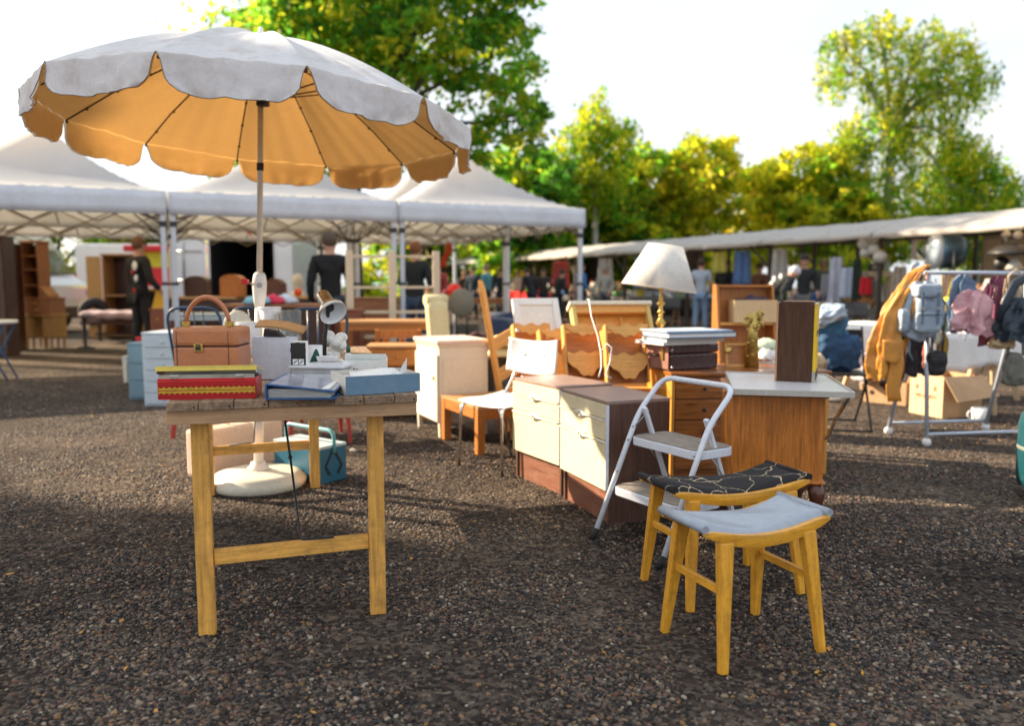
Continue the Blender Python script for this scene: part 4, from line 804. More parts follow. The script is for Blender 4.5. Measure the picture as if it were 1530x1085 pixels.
# ------------------------------------------------------------------ step ladder
def ladder():
    FL, FR = G(886, 806), G(986, 850); e = (FR - FL); W = e.length; rz = math.atan2(e.y, e.x); t = E_('step_ladder', 'white two-step folding ladder with grey treads and a tube handrail', 'step ladder', FL, rz)
    r = .0125; k = .46
    pts = [(0, 0, .0), (0, k * .56, .56), (0, .41, .715), (W, .41, .715), (W, k * .56, .56), (W, 0, .0)]
    MB().tube(fillet(pts, .07, 7), r, 12).build('front_frame', whitel, t)
    for x in (0, W): MB().tube([(x, -.006, -.0), (x, k * .045, .045)], r * 1.25, 12).build('foot_cap', black_r, t)
    for x in (.028, W - .028):
        MB().beam((x, k * .56 + .012, .585), (x, .50, .01), .016, .024, up=(1, 0, 0)).build('rear_leg', whitel, t, bevel=.003)
        MB().beam((x, .505, .0), (x, .494, .03), .020, .028, up=(1, 0, 0)).build('foot_cap', black_r, t, bevel=.002)
    MB().beam((.028, .468, .1), (W - .028, .468, .1), .014, .02).build('cross_bar', whitel, t)
    tread = mat('grey_tread', (.30, .26, .22), .85, .25, 12, dirt=.5, dcol=(.16, .13, .10), ds=14, bump=.5, bs=60)
    for z, d in ((.455, .235), (.235, .27)):
        y0 = k * z - .012; s = []
        rd = .05; x0, x1 = .004, W - .004
        def rr(g):
            out = []
            for cx, cy, a0 in ((x1 - rd, y0 + rd, -90), (x1 - rd, y0 + d - rd, 0), (x0 + rd, y0 + d - rd, 90), (x0 + rd, y0 + rd, 180)):
                for q in range(6): a = R(a0 + 90 * q / 5); out.append((cx + (rd - g) * math.cos(a), cy + (rd - g) * math.sin(a)))
            return out
        st = MB().prism(rr(0), z - .036, z, axis='z').build('step_tray', whitel, t, bevel=.004); MB().prism(rr(.010), z + .0005, z + .005, axis='z').build('tread', tread, st, bevel=.001)
    for x in (.012, W - .012):
        MB().tube([(x, .27, .445), (x, .44, .24)], .003, 5).build('link_rod', steel, t); MB().tube([(x - .001, k * .5, .5), (x + .012, .30, .57)], .003, 5).build('link_rod', steel, t)
        for z in (.30, .44, .5): MB().ball((x + (.012 if x > .1 else -.012) * 0, k * z - .014, z), .005, n=8, m=5).build('rivet', steel, t)
ladder()
# ------------------------------------------------------------------ generic furniture
def X(px, Y): return (px - 765) / FPX * Y * 1.0
def at(px, Y, z=0.0): return Vector((GY(px, 425, Y).x, Y, z))
def cabinet(name, label, cat, loc, rz, w_, d, h, m, drawers=0, doors=0, legs=0.0, top=None, group=None, knob=None, over=.015, y0f=0.0):
    t = E_(name, label, cat, loc, rz, group); knob = knob or brass
    MB().box(0, w_, .004, d, legs, h - .022).build('carcass', m, t, bevel=.003); MB().box(-over, w_ + over, -over, d, h - .0215, h).build('top_board', top or m, t, bevel=.005)
    if legs:
        for x in (.0, w_ - .04):
            for y in (.005, d - .04): MB().beam((x + .02, y + .02, 0), (x + .02, y + .02, legs), .032, .032, w2=(.042, .042)).build('leg', m, t, bevel=.003)
    if drawers:
        zz = np.linspace(legs + .02, h - .035, drawers + 1)
        for i in range(drawers):
            dr = MB().box(.015, w_ - .015, -.012, .003, zz[i] + .005, zz[i + 1] - .005).build('drawer', m, t, bevel=.003)
            for x in ((w_ / 2,) if w_ < .6 else (w_ * .25, w_ * .75)): MB().ball((x, -.022, (zz[i] + zz[i + 1]) / 2), .014, (1, .8, 1), 8, 6).build('knob', knob, dr)
    if doors:
        for i in range(doors):
            xa = .01 + (w_ - .02) * i / doors; xb = .01 + (w_ - .02) * (i + 1) / doors; dr = MB().box(xa + .002, xb - .002, -.014, .003, legs + .02, h - .035).build('door', m, t, bevel=.003)
            MB().box(xa + .06, xb - .06, -.018, -.0145, legs + .09, h - .10).build('door_panel', m, dr, bevel=.002); MB().ball((xb - .03 if i % 2 == 0 else xa + .03, -.026, h * .55), .013, (1, .8, 1), 8, 6).build('knob', knob, dr)
    return t
def chair(name, label, loc, rz, m, seat_m=None, sh=.45, bh=.88, w_=.42, slats=3, group=None, style='slat', rot=None):
    t = E_(name, label, 'chair', loc, rz, group, rot=rot); sm = seat_m or m
    MB().box(0, w_, 0, w_, sh - .03, sh).build('seat', sm, t, bevel=.008)
    for x, y, hh in ((.02, .02, sh - .031), (w_ - .02, .02, sh - .031)): MB().beam((x + (-.02 if x < .1 else .02), y - .02, 0), (x, y, hh), .026, .026, w2=(.034, .034)).build('leg', m, t, bevel=.003)
    for x in (.02, w_ - .02): MB().beam((x + (-.02 if x < .1 else .02), w_ + .04, 0), (x, w_ - .015, sh - .031), .026, .026, w2=(.034, .034)).build('leg', m, t, bevel=.003)
    if style == 'hoop':
        MB().tube(fillet([(.03, w_ - .02, sh), (.0, w_ + .07, bh), (w_, w_ + .07, bh), (w_ - .03, w_ - .02, sh)], .12, 6), .011, 8).build('back_hoop', sm, t)
        for x in (.14, .21, .28): MB().tube([(x, w_ - .01, sh), (x, w_ + .065, bh - .01)], .006, 6).build('spindle', sm, t)
    else:
        for x in (.0, w_ - .035): MB().beam((x + .017, w_ - .017, sh), (x + .017, w_ + .06, bh), .034, .026).build('back_post', m, t, bevel=.003)
        MB().box(.036, w_ - .036, w_ + .045, w_ + .065, bh - .075, bh - .005).build('top_rail', m, t, bevel=.004)
        for i in range(slats):
            x = .06 + (w_ - .12) * i / max(1, slats - 1); MB().beam((x, w_ - .01, sh + .05), (x + (.03 if i % 2 else -.03), w_ + .05, bh - .08), .022, .010).build('back_slat', m, t)
        MB().box(.036, w_ - .036, w_ - .02, w_ - .004, sh + .03, sh + .055).build('low_rail', m, t)
    return t
def table(name, label, loc, rz, w_, d, h, m, tm=None, group=None, th=.03):
    t = E_(name, label, 'table', loc, rz, group); MB().box(0, w_, 0, d, h - th, h).build('tabletop', tm or m, t, bevel=.005)
    MB().box(.03, w_ - .03, .02, .04, h - th - .07, h - th - .001).build('apron', m, t); MB().box(.03, w_ - .03, d - .04, d - .02, h - th - .07, h - th - .001).build('apron', m, t)
    for x in (.03, w_ - .03):
        for y in (.03, d - .03): MB().beam((x, y, 0), (x, y, h - th - .001), .038, .038, w2=(.05, .05)).build('leg', m, t, bevel=.003)
    return t

# cabinets and seats behind the plank table
cabinet('filing_drawers', 'tall pale blue metal drawer cabinet left of the leather case', 'drawer cabinet', G(216, 607), R(-2), .40, .42, .70, BLUEM, drawers=6, knob=BLUEM, over=.004)
cabinet('filing_drawers', 'lower grey-blue metal drawer cabinet behind the pale blue one', 'drawer cabinet', G(193, 597), R(-3), .42, .42, .57, GREYM, drawers=3, knob=GREYM, over=.004)
p = at(203, 8.2, .571); t = E_('red_tin', 'little red tin on top of the grey-blue drawer cabinet', 'tin', p); MB().box(-.03, .07, 0, .06, 0, .03).build('tin_body', mat('red_enamel', (0,) * 3), t, bevel=.003); MB().box(-.032, .072, -.002, .062, .0305, .04).build('lid', mat('red_enamel', (0,) * 3), t, bevel=.002)
table('footstool', 'small cream footstool half behind the grey-blue drawer cabinet', G(183, 572), 0, .34, .26, .31, creamp, th=.02)['category'] = 'footstool'
def whitecab():
    a = G(657, 655); t = E_('white_cupboard', 'cream-white painted cupboard with moulded top, right of the plank table', 'cupboard', a, R(25)); W, D, H = .395, .53, .735
    MB().box(0, W, 0, D, .11, H - .05).build('carcass', creamp, t, bevel=.004); MB().box(-.022, W + .022, -.022, D + .022, H - .03, H).build('top_board', mat('pale_pink_top', (.70, .55, .47), .5, .08, 5, dirt=.3, dcol=(.78, .74, .65)), t, bevel=.008); MB().box(-.010, W + .010, -.010, D + .010, H - .0498, H - .0302).build('cornice', creamp, t, bevel=.004)
    MB().box(.03, W - .03, -.004, -.0002, .16, H - .14).build('side_panel', creamp, t, bevel=.001)
    d = MB().box(-.016, -.0002, .01, D - .01, .12, H - .11).build('door', creamp, t, bevel=.003); MB().ball((-.026, .07, .45), .012).build('knob', brass, d)
    for x in (.0, W - .035):
        for y in (.0, D - .035): MB().beam((x + .0175, y + .0175, 0), (x + .0175, y + .0175, .11), .028, .028, w2=(.036, .036)).build('leg', creamp, t)
whitecab()
def bench():
    a = G(714, 681); b = G(660, 656); d = b - a; rz = math.atan2(d.y, d.x) ; t = E_('low_bench', 'low square brown wooden table behind the white chair', 'table', a, rz); w_ = d.length; D = .52; H = .33
    m = redwz; pm = wood('bench_top', (.52, .27, .11), .45, .2, 'x')
    MB().box(0, w_, -D, 0, H - .022, H).build('tabletop', pm, t, bevel=.004)
    for y in (-.022, -D + .004): MB().box(.05, w_ - .05, y, y + .018, H - .09, H - .0225).build('apron', redw, t)
    for x in (.004, w_ - .022): MB().box(x, x + .018, -D + .05, -.05, H - .09, H - .0225).build('apron', redw, t)
    for x in (.0, w_ - .055):
        for y in (-.055, -D): MB().box(x, x + .055, y, y + .055, 0, H - .0225).build('leg', m, t, bevel=.003)
bench()
def white_chair():
    a = G(690, 697); b = G(750, 711); d = b - a; rz = math.atan2(d.y, d.x); t = E_('white_chair', 'white moulded chair with tube legs against the cream cabinets', 'chair', a, rz); w_ = d.length; D = .40; H = .44
    def shell(u, v):
        x = w_ / 2 + (u - .5) * (w_ + .10) * (1 - .08 * v)
        c = (2 * u - 1) ** 2
        if v < .5: y = .02 + D * v * 2; z = H - .020 + .02 * c - .02 * math.sin(v * 2 * math.pi) + (-.02 * (1 - v * 8) if v < .125 else 0)
        else: q = (v - .5) * 2; y = .02 + D + .05 * math.sin(q * 1.3) + .05 * q - .05 * c * q; z = H - .02 + .02 * c + .36 * q ** .9
        return (x, y, z)
    m = MB(); m.grid(20, 15, lambda u, v: shell(u, v * .5)); o = m.build('seat', whitec, t, solid=.009)
    m = MB(); m.grid(20, 10, lambda u, v: shell(u, .68 + .32 * v)); bk = m.build('backrest', whitec, t, solid=.010)
    for x in (.3, .7): MB().ball(Vector(shell(x, .86)) + Vector((0, -.008, 0)), .009, (1, .6, 1), 8, 6).build('screw', steel, bk)
    for x in (.0, w_): MB().tube(fillet([(x + (.012 if x else -.012), -.012, 0), (x, .0, H - .035), (x, .10, H - .030), (x, D - .02, H - .03), (x, D + .09, H + .12), (x + (-.02 if x else .02), D + .12, H + .28)], .05, 5), .010, 10).build('front_frame', chrome, t)
    for x in (.015, w_ - .015): MB().tube([(x, D * .75, H - .036), (x + (.012 if x > .1 else -.012), D + .05, 0)], .010, 10).build('rear_leg', chrome, t)
white_chair()
# orange-brown furniture
cabinet('nightstand', 'small orange-brown wooden nightstand right of the desk lamp', 'nightstand', G(553, 625), R(-2), .50, .36, .635, redw, drawers=1, y0f=0) if False else None
def nightstand():
    a = G(551, 628); t = E_('nightstand', 'small honey-brown nightstand with one drawer, behind the blue-sided tray', 'nightstand', a, R(4)); W, D, H = .50, .36, .635; m = redwz
    MB().box(-.015, W + .015, -.015, D, H - .022, H).build('top_board', wood('bench_top', (.52, .27, .11), .45, .2, 'x'), t, bevel=.005)
    for x in (0, W - .018): MB().box(x, x + .018, 0, D, .03, H - .0225).build('side', m, t)
    MB().box(.0185, W - .0185, D - .012, D, .05, H - .0225).build('back', m, t); d = MB().box(.02, W - .02, -.004, .3, H - .17, H - .03).build('drawer', redw, t, bevel=.003); MB().ball((W / 2, -.014, H - .10), .014).build('knob', redw, d)
    MB().box(.0185, W - .0185, .0, D - .013, .22, .24).build('shelf', redw, t)
    for x in (0.0, W - .04): MB().box(x, x + .04, -.002, .03, 0, H - .023).build('front_leg', m, t)
nightstand()
table('side_desk', 'orange-brown desk behind the desk lamp carrying the cream shelf frame', at(507, 8.5), R(3), 1.02, .55, .76, redw, wood('bench_top', (.52, .27, .11), .45, .2, 'x'))
chair('wooden_chair', 'orange-brown chair with a crossed slat back pushed under the orange desk', at(556, 7.9), R(180 + 4), redwz, sh=.44, bh=.74, slats=5).location = at(632, 7.75)
cabinet('drawer_chest', 'dark reddish chest of drawers behind the desk lamp', 'chest of drawers', at(455, 9.2), R(2), .62, .45, .86, wood('red_brown', (.24, .075, .035), .45, .3, 'x'), drawers=3)
cabinet('drawer_chest', 'brown sideboard seen through the cream shelf frame', 'sideboard', at(528, 10.3), R(6), .56, .45, .98, wood('mid_brown', (.30, .12, .05), .5, .3, 'x'), drawers=3)
def shelf_frame():
    t = E_('shelf_frame', 'open cream-painted shelf frame of three posts standing behind the orange desk', 'shelf frame', at(517, 9.5), R(10)); m = wood('cream_timber', (.66, .56, .40), .55, .1, 'z')
    xs = [0, .50, 1.03]
    for x in xs: MB().box(x, x + .085, 0, .05, 0, 1.55).build('post', m, t, bevel=.005)
    for i in range(2):
        for z in (.5, .80, 1.10, 1.47): MB().box(xs[i] + .086, xs[i + 1] - .001, .008, .30 if z < 1.4 else .04, z, z + .028).build('rail', m, t, bevel=.003)
    for x in xs: MB().box(x, x + .085, .27, .32, 0, .79).build('post', m, t, bevel=.005)
shelf_frame()
for i, (px, Y, rz, lb) in enumerate([(404, 5.75, 200, 'red-legged chair with a dark blue hoop back, right of the parasol pole'), (262, 5.9, 175, 'red-legged chair with a dark blue seat behind the leather case'), (345, 6.0, 185, 'red-legged chair with a dark blue hoop back, behind the oval mirror')]):
    c = chair('hoop_chair', lb, at(px, Y) + Vector((.4, .4, 0)), R(rz), mat('red_lacquer', (.38, .035, .02), .35, .1, 5), mat('navy_lacquer', (.01, .05, .12), .35, .1, 5), .46, .98, .42, style='hoop', group='red-legged chairs behind the plank table')
def armchair(label, loc, rz, cm, wm, w_=.6, h=.95):
    t = E_('armchair', label, 'armchair', loc, rz)
    MB().grid(10, 8, lambda u, v: (.06 + (w_ - .12) * u, .04 + .46 * v, .40 + .05 * math.sin(u * 3.14) * math.sin(v * 3.14))).build('seat_cushion', cm, t, solid=.09)
    MB().grid(10, 8, lambda u, v: (.06 + (w_ - .12) * u, .48 + .10 * v + .03 * (2 * u - 1) ** 2 * -1, .42 + (h - .46) * v + .02 * math.sin(u * 3.14))).build('back_cushion', cm, t, solid=.08)
    MB().tube([(.05, .60, h - .01), (w_ - .05, .60, h - .01)], .055, 12).build('head_roll', cm, t)
    for x in (.0, w_ - .04):
        MB().tube(fillet([(x + .02, .0, .0), (x + .02, -.02, .60), (x + .02, .30, .63), (x + .02, .56, .55)], .10, 5), .022, 8).build('arm_rest', wm, t)
        MB().beam((x + .02, .60, 0), (x + .02, .55, .6), .035, .035).build('rear_leg', wm, t)
armchair('cream upholstered armchair with a rolled head behind the white cupboard', at(662, 7.7), R(28), mat('cream_wool', (.70, .60, .34), .95, .08, 12, bump=.5, bs=120), wood('dark_red_wood', (.16, .04, .02), .4, .3, 'z'), w_=.34, h=1.0)
armchair('navy blue armchair with dark bentwood arms behind the white cupboard', at(698, 8.3), R(-12), mat('navy_fabric', (.015, .03, .07), .8, .15, 8), wood('dark_red_wood', (.16, .04, .02), .4, .3, 'z'), w_=.50, h=.80)
t = E_('round_back_chair', 'chair with a round grey-green back behind the cream armchair', 'chair', at(672, 9.6), R(8)); gr = mat('grey_green_fabric', (.20, .18, .13), .9, .15, 8)
MB().lathe([(0, -.03), (.15, -.03), (.165, 0), (.15, .03), (0, .03)], 24, M=TR(.17, .4, .92, R(82), 0, 0) @ Matrix.Diagonal((1, 1.1, 1, 1))).build('backrest', gr, t); MB().lathe([(0, .42), (.2, .42), (.21, .45), (.19, .48), (0, .48)], 20, c=(.17, .2, 0)).build('seat', gr, t)
for x, y in ((.05, .05), (.3, .05), (.05, .38), (.3, .38)): MB().tube([(x, y, 0), (x, y, .42)], .014, 6).build('leg', blackp, t)
for x in (.10, .24): MB().tube([(x, .38, .46), (x, .40, .80)], .012, 6).build('back_post', blackp, t)
table('black_stand', 'black metal stand with cream cushions between the white cupboard and the leaning slats', at(727, 6.9), R(0), .26, .35, .50, blackp, th=.02)
for i in range(2): MB().grid(8, 6, lambda u, v: (.24 * u, .3 * v, .05 + .07 * abs(math.sin(u * 3.14)) ** .5 * abs(math.sin(v * 3.14)) ** .5)).build('cushion', mat('cream_wool', (0,) * 3), None, solid=.03); o = C.objects[-1]; o.location = at(727, 6.92, .47 + .10 * i); one(o, ['lower cream cushion on the black stand', 'upper cream cushion on the black stand'][i], 'cushion')

# ------------------------------------------------------------------ leaning timber pieces behind the cream cabinets
ply = wood('sunny_pine', (.72, .36, .09), .5, .2, 'x'); plyz = wood('sunny_pine', (.72, .36, .09), .5, .2, 'z')
def leaning(name, label, cat, loc, rz, lean, fn, roll=0.0):
    t = E_(name, label, cat, loc, rot=(-lean, roll, rz)); fn(t); return t
def slat_board(t):
    MB().box(0, .055, 0, .03, 0, 1.12).build('stile', plyz, t, bevel=.004); MB().prism([(0, 1.12), (.055, 1.12), (.03, 1.2), (.012, 1.21)], 0, .03).build('finial', plyz, t)
    MB().box(.60, .655, 0, .03, 0, .9).build('stile', plyz, t, bevel=.004)
    for z in (.15, .40, .65): MB().box(.056, .599, .006, .022, z, z + .10).build('slat', ply, t, bevel=.003)
def place_lean(px, py, Y, z): return at(px, Y, z)
leaning('bed_end', 'tall pointed pine bed end leaning at the left of the timber pieces', 'bed end', at(757, 6.1), R(75), R(9), slat_board).rotation_euler = (R(-4), R(-12), R(62))
def wframe(t):
    m = whitep; m2 = mat('white_canvas', (.80, .78, .72), .8, .04, 6)
    for x in (0, .31): MB().box(x, x + .05, 0, .035, 0, .70).build('stile', m, t, bevel=.004)
    for z in (0, .645): MB().box(.051, .309, 0, .035, z, z + .055).build('rail', m, t, bevel=.004)
    MB().box(.0515, .3085, .012, .018, .056, .644).build('canvas', m2, t)
leaning('canvas_board', 'white framed panel leaning left of the scalloped pine shelves', 'panel', at(783, 5.65, .42), R(16), R(26), wframe)
table('pine_crate', 'low pine crate stand holding up the white framed panel', at(760, 5.8), R(-6), .42, .30, .39, ply)
def scallop(x0, x1, z, h, d0, d1, ph=0.0):
    n = 26; top = []; bot = []
    for k in range(n + 1):
        u = k / n; x = x0 + (x1 - x0) * u; e = math.sin(math.pi * u); top.append((x, z + .010 * math.sin(u * 15 + ph))); bot.append((x, z - h * (.42 + .58 * e ** 1.4) + .007 * math.sin(u * 24 + ph)))
    return MB().prism(top + bot[::-1], d0, d1, smooth=True)
def shelf(t, W=.60, H=.62, cols=2, rows=(.40, .22), back=True):
    for x in np.linspace(0, W - .02, cols + 1): MB().box(x, x + .02, -.10, .02, 0, H - .14 if 0 < x < W - .03 else H).build('upright', plyz, t, bevel=.003)
    if back: MB().box(.021, W - .021, .012, .02, 0, H - .001).build('back_board', ply, t)
    MB().box(-.02, W + .02, -.14, .03, H, H + .035).build('top_board', creamp, t, bevel=.004)
    MB().box(.021, W - .021, -.03, .011, H - .065, H - .001).build('upper_rail', ply, t, bevel=.003)
    xs = np.linspace(0, W - .02, cols + 1)
    for r_, z in enumerate(rows):
        for c in range(cols):
            scallop(xs[c] + .021, xs[c + 1] - .001, z, .085, -.105, -.092, c * 2 + r_).build('scalloped_rail', ply, t); MB().box(xs[c] + .021, xs[c + 1] - .001, -.091, .011, z - .05, z - .038).build('shelf_board', ply, t)
def panel(t, W=.56, H=.56):
    for x in (0, W - .03): MB().box(x, x + .03, -.06, .02, 0, H).build('side_rail', wood('yellow_pine', (.66, .50, .16), .5, .2, 'z'), t, bevel=.003)
    MB().box(-.015, W + .015, -.075, .03, H + .0005, H + .03).build('top_rail', creamp, t, bevel=.004); MB().box(.031, W - .031, -.055, -.02, H - .055, H - .0005).build('inner_rail', ply, t, bevel=.003)  # cream top rail stands for timber whitened by sunlight
    MB().box(.031, W - .031, .006, .016, 0, H - .0005).build('orange_board', wood('orange_board', (.74, .33, .06), .45, .15, 'x'), t)
    for x in (W * .30, W * .62): MB().box(x, x + .012, -.012, .005, .0, H - .06).build('rib', ply, t)
def rack(t, W=.27, H=.36):
    for x in (0, W - .014): MB().beam((x + .007, .02, 0), (x + .007, -.02, H), .014, .085, up=(0, 1, 0)).build('upright', plyz, t, bevel=.002)
    scallop(.015, W - .015, H - .01, .075, -.062, -.050, .6).build('scalloped_rail', ply, t)
    scallop(.015, W - .015, H * .46, .16, -.055, -.043, 2.2).build('curved_rail', ply, t); MB().grid(10, 6, lambda u, v: (.015 + (W - .03) * u, -.042 + .10 * v, H * .40 - .10 * math.sin(3.14 * u) - .0 * v)).build('curved_shelf', ply, t, solid=.005)
    MB().box(.015, W - .015, .030, .036, 0, H * .9).build('back_board', redw, t)
leaning('orange_headboard', 'large orange panel with a top rim coloured as sunlit leaning behind the scalloped racks', 'panel', at(868, 5.22, .50), R(10), R(32), panel)
for px, Y, z, rz, lean, lb in ((846, 5.0, .55, 8, 24, 'scalloped pine rack left of the white cable, over the farther cream cabinet'), (908, 4.86, .55, 6, 20, 'scalloped pine rack right of the white cable, against the suitcase'), (770, 5.55, .52, 14, 20, 'scalloped pine rack in front of the white framed board'), (812, 5.35, .50, 14, 26, 'pine rack squeezed between the white framed board and the orange panel')):
    leaning('scalloped_rack', lb, 'rack', at(px, Y, z), R(rz), R(lean), rack)
table('trestle', 'low pine trestle supporting the wide scalloped shelf behind the cabinets', at(832, 4.98), R(6), .66, .42, .49, ply)
table('trestle', 'low pine trestle under the narrow shelves, behind the farther cream cabinet', at(772, 5.42), R(-8), .30, .30, .41, ply)
cb = MB(); q0 = at(878, 4.93, 1.02); q1 = at(902, 4.70, .62)
cb.tube([at(878, 5.32, 1.05), at(880, 5.12, 1.055), at(884, 5.03, .95), at(894, 4.95, .83), at(899, 4.86, .73), at(900, 4.70, .66), at(896, 4.66, .605)], .004, 6)
o = cb.build('white_cable', whitec, None); one(o, 'white lamp cable hanging over the front of the scalloped shelf', 'cable')
cb = MB(); cb.tube([at(900, 4.72, .76), at(908, 4.7, .80), at(915, 4.68, .78), at(913, 4.66, .70), at(906, 4.63, .62), at(915, 4.61, .606)], .004, 6); o = cb.build('white_cable', whitec, None); one(o, 'loop of white cable curling onto the nearer cream cabinet', 'cable')

# ------------------------------------------------------------------ bureau with suitcase, books, lamp
def bureau():
    t = E_('drawer_chest', 'walnut veneered chest of drawers behind the step ladder', 'chest of drawers', G(1001, 716), R(7)); W, D, H = .98, .52, .635
    vn = wood('burr_veneer', (.34, .115, .025), .3, .5, 'x', coat=.4, dirt=.3, dcol=(.16, .05, .015), ds=7); sd = wood('sunlit_side', (.66, .30, .05), .38, .18, 'z', coat=.2)  # side panels get a lighter colour that imitates sun on the left face
    MB().box(0, .02, 0, D, .0, H - .025).build('side_panel', sd, t, bevel=.003); MB().box(W - .02, W, 0, D, .0, H - .025).build('side_panel', sd, t, bevel=.003); MB().box(.021, W - .021, .02, D, .0, H - .026).build('carcass', vn, t)
    MB().box(-.01, W + .01, -.012, D, H - .0245, H).build('top_board', vn, t, bevel=.008); zz = [.05, .20, .35, .475, .60]
    for i in range(4):
        d = MB().box(.024, W - .024, -.002, .019, zz[i] + .004, zz[i + 1] - .004).build('drawer', vn, t, bevel=.004)
        for x in (.2, W - .2): MB().ball((x, -.010, (zz[i] + zz[i + 1]) / 2), .011, (1, .7, 1), 8, 6).build('knob', dmet, d)
    return t
bu = bureau(); BH = .636
def suitcase():
    c = GY(1001, 545, 4.72); t = E_('brown_suitcase', 'dark brown riveted suitcase with brass locks on the chest of drawers', 'suitcase', (c.x, 4.72, BH), R(27)); lea = mat('dark_red_leather', (.055, .014, .014), .35, .25, 9, dirt=.3, dcol=(.12, .04, .03), bump=.2, bs=40, coat=.3); tr = mat('pinkish_leather', (.36, .17, .13), .45, .3, 9, dirt=.4, dcol=(.15, .06, .05))
    W, D, H = .37, .30, .155
    MB().box(0, W, 0, D, 0, H * .62).build('case_body', lea, t, bevel=.010); MB().box(-.002, W + .002, -.002, D + .002, H * .64, H).build('case_lid', lea, t, bevel=.012)
    MB().box(-.006, -.0025, .01, D - .01, .008, H - .010).build('pinkish_end', tr, t, bevel=.001)  # end sheet in a lighter pinkish tone than the rest of the case
    for y in (.05, D - .07): l = MB().box(-.014, -.0065, y, y + .025, H * .4, H * .85).build('lock', brass, t, bevel=.002)
    MB().tube(fillet([(-.007, D / 2 - .05, H * .6), (-.03, D / 2 - .045, H * .55), (-.03, D / 2 + .045, H * .55), (-.007, D / 2 + .05, H * .6)], .01), .006, 6).build('handle', lea, t)
    m = MB()
    for x in np.linspace(.012, W - .012, 8):
        for z in (.012, H * .55, H * .72, H - .014): m.ball((x, -.003, z), .0028, n=6, m=4)
    for x in (.010, W - .010): m.ball((x, -.006, .02), .008, n=8, m=5); m.ball((x, -.006, H - .03), .008, n=8, m=5)
    m.build('rivets', chrome, t)
suitcase()
def book(label, px, Y, z, rz, w_, d, h, cm, pm=paper, group='flat books and frames on the suitcase'):
    c = GY(px, 500, Y); t = E_('big_book', label, 'book', (c.x, Y, z + .0008), R(rz), group)
    MB().box(0, w_, 0, d, 0, .004).build('cover', cm, t); MB().box(0, w_, 0, d, h - .004, h).build('cover', cm, t); MB().box(.005, w_ - .001, .005, d - .005, .0042, h - .0042).build('pages', pm, t)
z = BH + .155
book('thin white board lying directly on the suitcase lid', 991, 4.66, z, 24, .40, .30, .018, paper); book('white framed picture lying between the board and the blue book', 996, 4.67, z + .019, 22, .41, .28, .026, whitec); book('large blue book on top of the pile by the lamp', 1000, 4.60, z + .046, 20, .46, .33, .030, mat('book_blue', (.02, .14, .34), .4, .08, 6)); book('pale grey blue folder on the very top of the pile', 998, 4.61, z + .077, 21, .45, .32, .010, mat('book_pale', (.45, .55, .66), .4, .08, 6))
def lamp():
    t = E_('table_lamp', 'brass table lamp with a large white cone shade', 'lamp', at(988, 5.15, BH + .0005)); pr = [(0, 0), (.085, 0), (.08, .012), (.03, .03), (.016, .05)]
    z = .05
    for r_, h in ((.024, .035), (.014, .02), (.03, .055), (.016, .02), (.022, .03), (.014, .02), (.036, .07), (.018, .02), (.026, .03), (.015, .02), (.03, .04), (.02, .02)):
        pr += [(.012, z + .002), (r_, z + h / 2), (.012, z + h - .002)]; z += h
    pr += [(.012, z), (.010, z + .10), (0, z + .10)]
    MB().lathe(pr, 20).build('stem', brass, t)
    M = TR(-.015, 0, .49, 0, R(8), 0); MB().lathe([(.240, 0), (.112, .275)], 40, M=M, cap=False).build('lamp_shade', lampw, t, solid=.003); s = C.objects[-1]
    MB().tube([M @ Vector((.24 * math.cos(a), .24 * math.sin(a), 0)) for a in np.linspace(0, 2 * math.pi, 33)[:-1]], .003, 5, closed=True).build('shade_rim', lampw, s)
lamp()
def ornament():
    t = E_('gilt_ornament', 'carved gilded scroll ornament left of the brown clock', 'ornament', at(1127, 4.95, BH + .0005)); m = MB(); r_ = random.Random(11)
    m.tube([(0, 0, 0), (0, 0, .20), (0, 0, .34)], [.045, .03, .03], 10)
    for k in range(16):
        a = r_.uniform(0, 6.28); z = .20 + r_.uniform(0, .13); c = Vector((.035 * math.cos(a), .02 * math.sin(a), z)); rr = r_.uniform(.014, .026); m.tube([c + Vector((rr * (1 - q / 14) * math.cos(q * .75 + a), -.01, rr * (1 - q / 14) * math.sin(q * .75 + a))) for q in range(12)], [.009 * (1 - q / 16) for q in range(12)], 6)
        m.ball(c + Vector((0, -.012, 0)), r_.uniform(.008, .016), n=8, m=6)
    for k in range(14): a = k * .9; m.ball((.034 * math.cos(a), .03 * math.sin(a), .02 + k * .012), .012, (1, 1, .8), 8, 5)
    m.build('gilt_scrolls', gold, t)
ornament()
t = E_('pine_picture', 'small leaning orange wood frame between the suitcase and the gilt ornament', 'frame', at(1088, 4.95, BH + .0005), rot=(R(-12), 0, R(6)))
for x in (0, .135): MB().box(x, x + .016, 0, .014, 0, .15).build('stile', ply, t)
for z in (0, .134): MB().box(.0165, .1345, 0, .014, z, z + .016).build('rail', ply, t)
MB().box(.0165, .1345, .008, .012, .0165, .1335).build('back_board', redw, t); MB().ball((.07, .0, .08), .03, (1, .3, .6), M=TR(0, 0, 0, 0, R(-30), 0)).build('brass_plate', brass, t)

